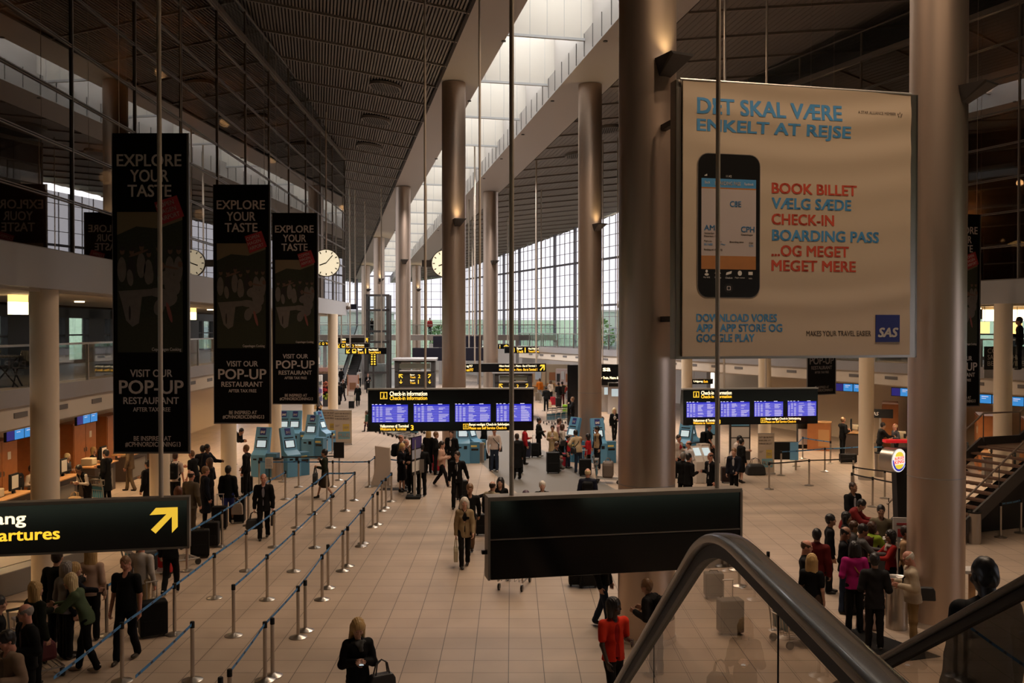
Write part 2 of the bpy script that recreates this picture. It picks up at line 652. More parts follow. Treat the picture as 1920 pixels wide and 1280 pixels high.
# roof closed above the camera, in front of where the skylight begins
cl = MB()
roof_box(cl, 7.0, 11.7, 20.8, 20.8, 0.1, Y0R, 14)
struct(cl.build('ceiling_near', M_CEILBACK))


# ---------------------------------------------------------------- round vents in the ceiling
def ceiling_vent(x0, Y, label):
    d = (5.5 - x0) if x0 < 9 else (x0 - 13.28)
    p = Vector(roof_pt(x0, Y, ceil_z(d) - 0.03))
    t = thing('ceiling_vent', label, 'ceiling vent', p, 0, 'round vents in the ceiling')
    t.rotation_euler = (math.atan(-SLOPE), math.atan(0.13) * (1 if x0 < 9 else -1), 0)
    MB().lathe([(0.0, -0.13), (0.72, -0.13), (0.72, 0.1), (0, 0.1)], 32).build('vent_disc', mat('vent_dark', (0.008, 0.007, 0.007), 0.8, spec=0.1), t)
    MB().lathe([(0.71, -0.14), (0.76, -0.14), (0.76, 0.0), (0.71, 0.0), (0.71, -0.14)], 32).build('vent_rim', M_RIB, t)
    bar = MB()
    for q in range(-5, 6):
        w = math.sqrt(0.7 ** 2 - (q * 0.12) ** 2)
        bar.box(q * 0.12 - 0.03, q * 0.12 + 0.03, -w, w, -0.145, -0.13)
    bar.build('vent_slats', mat('vent_slat_dark', (0.02, 0.018, 0.017), 0.8), t)


def vent_px(px, py, side, Yg):
    # walk along the view ray until it meets the sloping ceiling
    dvec = ray(px, py)
    for i in range(200, 1400):
        Y = i * 0.1
        P = Vector((0, 0, EYE)) + dvec * (Y / dvec.y)
        x0 = P.x + AX * Y
        d = (5.5 - x0) if side < 0 else (x0 - 13.28)
        if d > 0 and P.z >= ceil_z(d) - SLOPE * Y:
            return x0, Y
    return None


for (px, py, sd, lab) in ((723, 158, -1, 'large round dark vent in the left ceiling, nearest of the three in a row'),
                          (705, 221, -1, 'round dark vent in the left ceiling, middle of the three in a row'),
                          (693, 272, -1, 'round dark vent in the left ceiling, farthest of the three in a row'),
                          (1082, 287, 1, 'round dark vent in the right ceiling half behind the tall column'),
                          (1135, 239, 1, 'round dark vent in the right ceiling beside the nearest column')):
    r = vent_px(px, py, sd, 0)
    if r:
        ceiling_vent(r[0], r[1], lab)


# ---------------------------------------------------------------- big metal columns with their wall lamps
def big_column(px, Y, top, label, sconce_px=None, low=None, lit=True):
    X = (px - 960) * Y / F
    t = thing('hall_column', label, 'column', (X, Y, 0), 0, 'tall metal columns of the hall')
    c = MB()
    c.lathe([(0.53, 0.0), (0.53, top)], 48).build('shaft', M_COLMET, t, smooth=True)
    MB().lathe([(0.534, 2.9), (0.534, 2.915)], 48).build('joint_line', M_GREYFASCIA, t, smooth=True)
    MB().lathe([(0.55, 0.0), (0.55, 0.1), (0.53, 0.1)], 48).build('base_ring', M_STEEL, t, smooth=True)
    if sconce_px:
        d = at(sconce_px[0], sconce_px[1], Y - 0.6) - Vector((X, Y, 0))
        a = math.atan2(d.x, -d.y)
        a = max(-1.15, min(1.15, a * 1.25))
        s = thing('wall_lamp', 'dark metal uplight on the ' + label[:60].replace('tall ', ''), 'wall lamp', (X + 0.53 * math.sin(a), Y - 0.53 * math.cos(a), d.z), a, 'uplights on the columns')
        b = MB()
        # wedge shaped housing that opens upward
        b.hexa([(-0.1, 0.02, -0.26), (0.1, 0.02, -0.26), (0.1, 0.02, -0.02), (-0.1, 0.02, -0.02),
                (-0.2, -0.62, 0.1), (0.2, -0.62, 0.1), (0.26, -0.5, 0.14), (-0.26, -0.5, 0.14)])
        b = MB()
        v = [(-0.12, 0.03, -0.22), (0.12, 0.03, -0.22), (0.22, -0.5, 0.06), (-0.22, -0.5, 0.06),
             (-0.22, 0.03, 0.1), (0.22, 0.03, 0.1), (0.27, -0.5, 0.1), (-0.27, -0.5, 0.1)]
        b.add(v, [(0, 1, 2, 3), (3, 2, 6, 7), (0, 4, 5, 1), (1, 5, 6, 2), (0, 3, 7, 4)])
        b.build('housing', M_DARKFRAME, s)
        MB().box(-0.18, 0.18, -0.42, -0.06, 0.05, 0.06).build('lamp_glass', M_LAMPS if lit else M_FRAME, s)
        if lit:
            q = s.matrix_basis @ Vector((0, -0.16, 0.12))
            l = lamp('uplight', 'SPOT', q, 160, (1.0, 0.72, 0.36), spot_size=math.radians(110), spot_blend=1.0, shadow_soft_size=0.08)
            l.rotation_euler = (math.pi, 0, 0)
    return t


big_column(1213, 17.8, 17.75, 'tall brushed metal column at the left edge of the white hanging poster', (1250, 118))
big_column(1757, 18.7, 17.7, 'tall brushed metal column at the right edge of the white hanging poster', (1822, 168), lit=False)
big_column(851, 42.7, 16.7, 'tall metal column behind the left flight information board', (857, 415))
big_column(1106, 43.0, 16.7, 'tall metal column with blue kiosks at its foot', (1119, 424))
big_column(756, 67.0, 15.68, 'tall metal column left of the hanging clock', (757, 489), lit=False)
big_column(920, 69.0, 15.6, 'tall metal column right of the hanging clock', (925, 491), lit=False)
big_column(711, 93.0, 14.6, 'slim far metal column before the dark lift tower', (713, 524))
big_column(686, 118.0, 13.5, 'farthest metal column by the end of the gallery block', (690, 543))
big_column(781, 118.0, 13.5, 'farthest metal column above the far footbridge', (784, 543))


# ---------------------------------------------------------------- gallery blocks left and right
def block(side, line, ydir, ys, rows, rowh, zb, Yend, depth):
    """upper glass storey on a fascia; line(y) is the x of the glass plane"""
    sg = -1 if side == 'left' else 1

    def P(y, off, z):      # off : metres behind the glass plane
        return (line(y) + sg * off, y, z)

    def strip(mb, y0, y1, o0, o1, z0, z1):
        p = [P(y0, o0, z0), P(y0, o1, z0), P(y1, o1, z0), P(y1, o0, z0)]
        q = [P(y0, o0, z1), P(y0, o1, z1), P(y1, o1, z1), P(y1, o0, z1)]
        if sg < 0:
            p.reverse(); q.reverse()
        mb.hexa(p + q)
    ztop = zb + rows * rowh
    ya, yb = ys[0], Yend
    # fascia and soffit
    m = MB()
    strip(m, ya, yb, -0.12, 0.3, 6.6, 7.4)
    strip(m, ya, yb, 0.0, depth, 7.2, 7.4)
    w = struct(m.build('wall_' + side, M_GREYFASCIA))
    m = MB()
    strip(m, ya, yb, 0.25, depth, 6.55, 6.62)
    m.build('soffit', mat('soffit_warm_white', (0.5, 0.45, 0.38), 0.7), w)
    # rooms behind the glass
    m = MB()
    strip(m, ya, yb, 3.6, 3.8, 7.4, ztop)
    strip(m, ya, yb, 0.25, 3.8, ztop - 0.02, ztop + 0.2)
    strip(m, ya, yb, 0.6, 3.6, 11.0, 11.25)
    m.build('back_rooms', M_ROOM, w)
    # glass with transoms and mullions
    m = MB()
    strip(m, ya, yb, 0.0, 0.03, zb, ztop)
    g = struct(m.build('window_' + side, M_DGLASS))
    fr = MB()
    for r in range(rows + 1):
        z = zb + r * rowh
        strip(fr, ya, yb, -0.03, 0.05, z - 0.034, z - 0.012)
        strip(fr, ya, yb, -0.03, 0.05, z + 0.012, z + 0.034)
    for y in list(ys) + [Yend]:
        strip(fr, y - 0.022, y + 0.022, -0.04, 0.05, zb, ztop)
    fr.build('mullions', M_FRAME, g)
    # glazed end wall
    e = MB()
    p = [P(Yend, 0, zb), P(Yend, depth, zb), P(Yend, depth, ztop), P(Yend, 0, ztop)]
    e.add(p, [(0, 1, 2, 3)])
    e.build('end_glass', M_DGLASS, g)
    e = MB()
    for r in range(rows + 1):
        z = zb + r * rowh
        e.bar(P(Yend, 0, z), P(Yend, depth, z), 0.06, 0.06)
    for i in range(5):
        e.bar(P(Yend, depth * i / 4, zb), P(Yend, depth * i / 4, ztop), 0.06, 0.06)
    e.build('end_mullions', M_FRAME, g)
    # glass parapet on the roof terrace
    e = MB()
    strip(e, ya, yb, 0.0, 0.02, ztop + 0.2, ztop + 1.15)
    pg = e.build('parapet_glass', M_CGLASS, w)
    e = MB()
    strip(e, ya, yb, -0.08, 0.12, ztop + 0.02, ztop + 0.2)
    strip(e, ya, yb, -0.03, 0.05, ztop + 1.15, ztop + 1.2)
    for y in ys:
        strip(e, y - 0.02, y + 0.02, -0.03, 0.04, ztop, ztop + 1.15)
    e.build('parapet_rail', M_FRAME, w)
    return P, strip, w


LY = [6.0, 10.0, 13.6, 17.2, 20.7, 24.4, 28.05, 31.8, 35.5, 39.3, 43.2, 47.2, 51.3, 55.3]
LP, Lstrip, WALL_L = block('left', lambda y: -9.0 - 0.025 * y, None, LY, 8, 1.12, 7.4, 60.0, 5.0)
RY = [12.0, 16, 20, 24, 28, 31.2, 34.6, 38, 41.5, 45, 48.5, 52]
RP, Rstrip, WALL_R = block('right', lambda y: 28.9 - 0.396 * y, None, RY, 8, 1.12, 7.4, 56.5, 5.0)

# balconies of the middle storey
M_VENT = mat('vent_grey', (0.16, 0.15, 0.145), 0.6)


def balcony(side, P, strip, off, ya, yb, vents, w):
    m = MB()
    strip(m, ya, yb, off, off + 6.5, 4.15, 4.42)
    s = m.build('floor_' + side + '_balcony', mat('balcony_floor_dark', (0.10, 0.085, 0.075), 0.5))
    struct(s)
    m = MB()
    strip(m, ya, yb, off - 0.03, off, 4.05, 4.44)
    m.build('slab_edge', mat('slab_edge_grey', (0.36, 0.35, 0.36), 0.45, 0.3), s)
    m = MB()
    strip(m, ya, yb, off + 0.05, off + 0.3, 3.55, 4.06)
    m.build('bulkhead', mat('bulkhead_cream', (0.66, 0.59, 0.50), 0.6), s)
    m = MB()
    strip(m, ya, yb, off + 0.1, off + 6.5, 3.5, 3.56)
    m.build('soffit', mat('soffit_cream', (0.55, 0.47, 0.37), 0.7), s)
    m = MB()
    y = ya + 0.6
    while y < yb - 1:
        strip(m, y, y + 0.62, off + 0.03, off + 0.06, 3.78, 3.90)
        y += vents
    m.build('vent_grilles', M_VENT, s)
    # glass balustrade
    m = MB()
    strip(m, ya, yb, off + 0.03, off + 0.05, 4.5, 5.38)
    g = m.build('balustrade_glass', M_CGLASS, s)
    m = MB()
    strip(m, ya, yb, off + 0.01, off + 0.07, 5.38, 5.43)
    y = ya
    while y < yb:
        strip(m, y, y + 0.04, off + 0.01, off + 0.08, 4.42, 5.4)
        y += 2.4
    m.build('balustrade_rail', M_STEEL, s)
    return s


balcony('left', LP, Lstrip, 1.55, 6.0, 60.0, 2.1, WALL_L)
balcony('right', RP, Rstrip, 0.9, 12.0, 74.0, 1.9, WALL_R)

# back walls of the galleries: dark framed windows upstairs, rooms below
for side, P, strip, ya, yb, off in (('left', LP, Lstrip, 6.0, 60.0, 7.4), ('right', RP, Rstrip, 12.0, 56.5, 8.5)):
    m = MB()
    strip(m, ya, yb, off, off + 0.2, 0.0, 3.52)
    w = struct(m.build('wall_%s_back' % side, M_BEIGE))
    m = MB()
    y = ya
    i = 0
    while y < yb:
        strip(m, y, y + (0.35 if i % 3 else 1.6), off - 0.1, off + 0.2, 4.42, 6.56)
        y += 2.2
        i += 1
    strip(m, ya, yb, off - 0.1, off + 0.2, 4.42, 4.55)
    strip(m, ya, yb, off - 0.1, off + 0.2, 6.2, 6.6)
    strip(m, ya, yb, off - 0.08, off + 0.1, 5.5, 5.56)
    m.build('window_frames', M_DARKFRAME, w)
    m = MB()
    strip(m, ya, yb, off + 0.02, off + 0.05, 4.5, 6.3)
    m.build('window_panes', glass('tinted_glass', (0.45, 0.47, 0.47), 1.5), w)
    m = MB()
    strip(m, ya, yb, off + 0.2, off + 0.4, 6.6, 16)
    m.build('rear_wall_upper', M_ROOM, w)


# round columns under the fascias
def small_column(X, Y, label, r=0.28):
    t = thing('gallery_column', label, 'column', (X, Y, 0), 0, 'round cream columns under the galleries')
    MB().lathe([(r, 0), (r, 6.6)], 36).build('shaft', M_CREAM, t, smooth=True)
    MB().lathe([(r + 0.012, 0), (r + 0.012, 0.14), (r, 0.14)], 36).build('base_ring', M_STEEL, t, smooth=True)


for px, Y, lab in ((83, 20.0, 'nearest cream column on the left beside the yellow arrow sign'),
                   (298, 27.6, 'cream column behind the largest black restaurant banner'),
                   (428, 34.6, 'cream column behind the middle black restaurant banner'),
                   (515, 41.8, 'cream column right of the middle black restaurant banner, among blue kiosks'),
                   (577, 48.7, 'cream column behind the smallest left banner'),
                   (624, 54.5, 'last cream column on the left, behind the two folding posters')):
    small_column((px - 960) * Y / F, Y, lab)
for px, Y, lab in ((1881, 31.2, 'cream column by the dark staircase on the right'),
                   (1625, 36.6, 'cream column standing behind the round burger sign'),
                   (1434, 43.2, 'cream column behind the right flight board'),
                   (1288, 49.5, 'cream column just right of the nearest metal column')):
    small_column((px - 960) * Y / F, Y, lab)

# lamp discs of the down lights
k = 0
for grp, pts in (('left', LEFT_DOWN), ('left balcony', LEFT_BALC)):
    for x, y, z in pts:
        k += 1
        d = MB().lathe([(0.0, 0.0), (0.13, 0.0), (0.13, 0.04), (0, 0.04)], 16, (0, 0, 0)).build('down_light', M_LAMPW)
        d.location = (x, y, z - 0.015)
        tag(d, 'round warm ceiling lamp under the %s, number %d from the camera' % ('left gallery' if grp == 'left' else 'soffit over the left balcony', k), 'ceiling lamp', 'down lights ' + grp)
k = 0
for grp, pts in (('right', RIGHT_DOWN), ('right balcony', RIGHT_BALC)):
    for x0, y, z in pts:
        k += 1
        d = MB().lathe([(0.0, 0.0), (0.13, 0.0), (0.13, 0.04), (0, 0.04)], 16, (0, 0, 0)).build('down_light', M_LAMPW)
        d.location = (x0 - 0.396 * y, y, z - 0.015)
        tag(d, 'round warm ceiling lamp under the %s, number %d from the camera' % ('right gallery' if grp == 'right' else 'soffit over the right balcony', k), 'ceiling lamp', 'down lights ' + grp)


# ---------------------------------------------------------------- outer glass facades at the far end
def facade(name, a, b, z0, z1fun, step, heavy, mname='window_end'):
    """glazed curtain wall from a to b (plan points)"""
    a, b = Vector((a[0], a[1], 0)), Vector((b[0], b[1], 0))
    L = (b - a).length
    d = (b - a) / L
    n = int(L / step)
    g, fr, hv = MB(), MB(), MB()
    za, zb = z1fun(a), z1fun(b)
    g.add([(a.x, a.y, z0), (b.x, b.y, z0), (b.x, b.y, zb), (a.x, a.y, za)], [(0, 1, 2, 3)])
    o = struct(g.build(mname, M_FGLASS))
    for i in range(n + 1):
        p = a + d * (L * i / n)
        zt = z1fun(p)
        if i % heavy == 0:
            hv.bar((p.x, p.y, z0), (p.x, p.y, zt), 0.26, 0.26, (d.y, -d.x, 0))
        else:
            fr.bar((p.x, p.y, z0), (p.x, p.y, zt), 0.07, 0.07, (d.y, -d.x, 0))
    z = z0
    i = 0
    zt = max(za, zb)
    while z < zt:
        fr.bar((a.x, a.y, z), (b.x, b.y, min(z, zb)), 0.05, 0.05)
        if i % 4 == 0:
            hv.bar((a.x, a.y, z), (b.x, b.y, min(z, zb)), 0.14, 0.2)
        z += 1.1
        i += 1
    fr.build('mullions', M_LILAC, o)
    hv.build('posts', mat('facade_post', (0.22, 0.21, 0.25), 0.5, 0.2), o)
    return o


facade('right', (45 - 0.396 * 74, 74), (45 - 0.396 * 136, 136), 3.6, lambda p: 16.6 - 0.020 * (p.y - 80), 1.25, 4, 'window_right_end')
facade('end', (45 - 0.396 * 136, 136), (-30, 136), 0.0, lambda p: 15.5, 1.3, 5, 'window_far_end')
facade('left', (-17.5, 61), (-30, 136), 0.0, lambda p: 19.5 - 0.03 * (p.y - 60), 1.5, 5, 'window_left_end')
# wall between the right gallery and the far facade, and outer walls that close the hall
w = MB()
w.hexa([(45 - 0.396 * 56.5, 56.5, 0), (46 - 0.396 * 56.5, 56.5, 0), (46 - 0.396 * 74, 74, 0), (45 - 0.396 * 74, 74, 0),
        (45 - 0.396 * 56.5, 56.5, 19), (46 - 0.396 * 56.5, 56.5, 19), (46 - 0.396 * 74, 74, 19), (45 - 0.396 * 74, 74, 19)])
struct(w.build('wall_right_far', M_BEIGE))
w = MB()
w.hexa([(42 - 0.396 * 70, 70, 0), (42.3 - 0.396 * 70, 70, 0), (42.3 - 0.396 * 136, 136, 0), (42 - 0.396 * 136, 136, 0),
        (42 - 0.396 * 70, 70, 3.6), (42.3 - 0.396 * 70, 70, 3.6), (42.3 - 0.396 * 136, 136, 3.6), (42 - 0.396 * 136, 136, 3.6)])
struct(w.build('wall_right_low', mat('pale_wall', (0.60, 0.57, 0.55), 0.6)))

# ---------------------------------------------------------------- outside: grass bank, hedges and pale buildings beyond the glass
gr = MB().add([(-260, -60, -0.6), (260, -60, -0.6), (260, 330, -0.6), (-260, 330, -0.6)], [(0, 1, 2, 3)])
o = gr.build('ground_outside', mat('pale_grass', (0.22, 0.32, 0.22), 0.9, noise=0.2, nscale=0.3))
tag(o, 'pale green ground outside beyond the glass facade', 'ground', kind='structure')
bk = MB()
for (xa, ya, xb, yb) in ((95, 70, 10, 215), (10, 215, -60, 190), (-60, 190, -75, 60)):
    a, c = Vector((xa, ya, 0)), Vector((xb, yb, 0))
    d = (c - a).normalized()
    nrm = Vector((-d.y, d.x, 0)) * -1
    if nrm.dot(Vector((0, 120, 0)) - a) < 0:
        nrm = -nrm
    bk.add([a + nrm * 8 + Vector((0, 0, -.6)), c + nrm * 8 + Vector((0, 0, -.6)), c + Vector((0, 0, 7.6)), a + Vector((0, 0, 7.6)), c - nrm * 12 + Vector((0, 0, 7.2)), a - nrm * 12 + Vector((0, 0, 7.2))], [(0, 1, 2, 3), (3, 2, 4, 5)])
o = bk.build('grass_bank', mat('pale_bank_green', (0.40, 0.56, 0.44), 0.9, noise=0.35, nscale=0.12))
tag(o, 'pale green grass bank outside, seen through the far glass', 'bank', kind='structure')
random.seed(4)
for i, (x, y, w_, h_, d_) in enumerate(((30, 190, 30, 9.5, 12), (-40, 168, 36, 9, 20))):
    t = thing('far_building', ['long pale building outside behind the far facade', 'pale building outside left of the hall'][i], 'building', (x, y, -0.6))
    wd = MB().box(-w_ / 2, w_ / 2, -d_ / 2, d_ / 2, 0, h_)
    wd.cur = 1
    for k in range(int(w_ / 3)):
        for r in range(2):
            wd.box(-w_ / 2 + 0.8 + k * 3, -w_ / 2 + 2.4 + k * 3, -d_ / 2 - 0.04, -d_ / 2 + 0.1, 1.2 + r * 3.4, 3.2 + r * 3.4)
    wd.build('walls', [mat('pale_green_wall', (0.50, 0.60, 0.56), 0.8), mat('far_window', (0.35, 0.42, 0.46), 0.4)], t)
    MB().box(-w_ / 2 - 0.3, w_ / 2 + 0.3, -d_ / 2 - 0.3, d_ / 2 + 0.3, h_, h_ + 0.4).build('roof', mat('far_roof', (0.5, 0.52, 0.52), 0.7), t)


def tree(x, y, h, seed, label):
    rnd = random.Random(seed)
    t = thing('tree', label, 'tree', (x, y, -0.6), 0, 'trees outside the facade')
    MB().tube([(0, 0, 0), (0.1, 0, h * 0.5), (0, 0.1, h * 0.8)], [0.18, 0.13, 0.05], 6).build('trunk', mat('bark', (0.12, 0.09, 0.06), 0.9), t)
    cr = MB()
    for i in range(420):
        a, b = rnd.uniform(0, 6.28), rnd.uniform(-1, 1)
        r = h * 0.28 * rnd.uniform(0.5, 1)
        p = Vector((r * math.cos(a) * math.sqrt(1 - b * b), r * math.sin(a) * math.sqrt(1 - b * b), h * 0.62 + b * h * 0.36))
        u = Vector((rnd.uniform(-1, 1), rnd.uniform(-1, 1), rnd.uniform(-1, 1))).normalized() * 0.3
        v = u.cross(Vector((rnd.uniform(-1, 1), rnd.uniform(-1, 1), 1))).normalized() * 0.2
        cr.add([p - u, p + v, p + u, p - v], [(0, 1, 2, 3)])
    cr.build('foliage', mat('leaves', (0.16, 0.30, 0.12), 0.8), t)


for i, (x, y, h, lab) in enumerate(((14, 150, 8, 'green tree outside the far facade left of the metal column'), (24, 128, 9, 'green tree outside the right facade, behind the mullions'), (27, 104, 7, 'smaller tree outside the right facade'), (-12, 158, 7, 'tree outside behind the far footbridge'), (-34, 120, 9, 'tree outside the left end of the hall'))):
    tree(x, y, h, i, lab)

# ---------------------------------------------------------------- walls that close the hall on the camera's side
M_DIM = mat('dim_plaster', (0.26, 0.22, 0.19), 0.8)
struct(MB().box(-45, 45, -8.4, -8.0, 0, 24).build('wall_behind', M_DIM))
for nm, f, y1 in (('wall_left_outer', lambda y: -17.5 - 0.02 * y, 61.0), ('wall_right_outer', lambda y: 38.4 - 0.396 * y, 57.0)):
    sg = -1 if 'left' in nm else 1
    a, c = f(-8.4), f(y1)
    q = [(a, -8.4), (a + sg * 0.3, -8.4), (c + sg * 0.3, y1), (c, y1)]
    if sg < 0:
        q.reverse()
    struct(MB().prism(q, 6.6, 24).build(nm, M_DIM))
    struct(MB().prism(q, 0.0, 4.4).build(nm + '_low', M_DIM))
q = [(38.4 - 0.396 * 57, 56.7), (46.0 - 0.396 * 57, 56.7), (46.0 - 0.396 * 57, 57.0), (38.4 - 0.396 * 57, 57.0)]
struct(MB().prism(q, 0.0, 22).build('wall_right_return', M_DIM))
# the upper landing on which the camera stands
fl = MB()
fl.box(-9.5, 0.48, -8.0, 2.1, 3.95, 4.32)
fl.box(0.48, 3.9, -8.0, 1.4, 3.95, 4.32)
fl.box(3.9, 26.0, -8.0, 2.1, 3.95, 4.32)
struct(fl.build('floor_upper_landing', mat('landing_floor', (0.20, 0.17, 0.15), 0.5)))


# ================================================================ hanging signs
def yaw_of(v):
    return math.atan2(v.y, v.x)


HALLYAW = yaw_of(AW)             # signs square to the hall axis
RYAW = yaw_of(Vector((0.93, 0.368, 0)))   # square to the right gallery


def rod(parent, x, z0, z1, r=0.028, name='hanging_rod', y=0.05):
    MB().tube([(x, y, z0), (x, y, z1)], r, 10).build(name, M_RODM, parent, smooth=True)


M_RODM = mat('rod_metal', (0.46, 0.39, 0.32), 0.5, 0.15)
M_ALU = mat('aluminium_edge', (0.50, 0.48, 0.46), 0.4, 0.8)


def roofz(x, y):
    x0 = x + AX * y
    if x0 < 5.5:
        return ceil_z(5.5 - x0) - SLOPE * y
    if x0 > 13.28:
        return ceil_z(x0 - 13.28) - SLOPE * y
    if 7.33 < x0 < 11.0:
        return 22.3 - SLOPE * y
    return 18.5 - SLOPE * y


def arrow(poly, m, parent, sx, sz, x0, z0, name='arrow'):
    mb = MB()
    P = [(x0 + x * sx, z0 + z * sz) for x, z in poly]
    mb.plate(P[::-1], -0.006, -0.001)
    return mb.build(name, m, parent)


NE = [(0.22, 1.0), (1.0, 1.0), (1.0, 0.23), (0.79, 0.0), (0.79, 0.64), (0.21, 0.0), (0.045, 0.16), (0.60, 0.745), (0.0, 0.73)]
SW = [(1 - x, 1 - z) for x, z in NE]
SE = [(x, 1 - z) for x, z in NE][::-1]
NW = [(1 - x, z) for x, z in NE][::-1]
DN = [(0.42, 1), (0.58, 1), (0.58, 0.3), (0.85, 0.58), (0.85, 0.36), (0.5, 0), (0.15, 0.36), (0.15, 0.58), (0.42, 0.3)]
UPA = [(x, 1 - z) for x, z in DN][::-1]


# --- nearest sign on the left: yellow arrow, "Afgang / Departures"
R = at(355, 987, 13.45)
t = thing('direction_sign', 'long black hanging sign with yellow arrow reading Afgang Departures', 'sign', (R.x, R.y, 2.72), HALLYAW)
# local x runs to the right; the right end of the sign is x = 0
MB().box(-3.9, -0.02, 0.0, 0.16, 0.0, 0.66).build('panel', M_BLACK, t, bev=0.006)
fr = MB()
fr.box(-3.9, 0.0, -0.012, 0.17, 0.655, 0.70)
fr.box(-0.03, 0.0, -0.012, 0.17, -0.03, 0.69)
fr.box(-3.9, 0.0, 0.0, 0.17, -0.03, 0.0)
fr.build('frame', mat('sign_frame', (0.20, 0.175, 0.155), 0.45, 0.4), t)
text('Afgang', -2.93, -2.13, 0.355, 0.575, M_YELW, t, bold=0.028)
text('Departures', -2.93, -1.70, 0.125, 0.345, M_YEL, t, bold=0.028)
arrow(NE, M_YEL, t, 0.375, 0.36, -0.53, 0.20)
rod(t, -0.385, 0.68, roofz(R.x - 0.38, R.y) - 2.70, 0.032, y=0.06)
rod(t, -3.3, 0.68, roofz(R.x - 3.3, R.y - .6) - 2.70, 0.032, y=0.06)

# --- back of the black double sign in front of the escalator
Lp = at(920, 1010, 12.0)
t = thing('black_sign', 'unlit black double sign box hanging in front of the escalator rail', 'sign', (Lp.x, Lp.y, 2.62), HALLYAW)
MB().box(0.0, 3.37, 0.0, 0.22, 0.0, 0.50).build('lower_panel', M_BLACK, t, bev=0.008)
MB().box(0.0, 3.37, 0.0, 0.22, 0.52, 1.02).build('upper_panel', M_BLACK, t, bev=0.008)
fr = MB()
fr.box(-0.03, 3.40, -0.01, 0.24, 1.0, 1.05)
fr.box(-0.035, -0.005, -0.012, 0.24, 0.0, 1.03)
fr.box(3.375, 3.405, -0.012, 0.24, 0.0, 1.03)
fr.box(0.0, 3.37, -0.006, 0.1, 0.503, 0.517)
fr.build('frame', mat('sign_frame_dark', (0.27, 0.23, 0.19), 0.45, 0.3), t)
MB().box(-0.1, -0.03, 0.05, 0.12, 0.32, 0.36).build('latch', M_MATTBLACK, t)
for x in (0.29, 3.09):
    p = Vector((Lp.x, Lp.y, 0)) + AW * x
    rod(t, x, 1.04, roofz(p.x, p.y) - 2.60, 0.03, y=0.1)


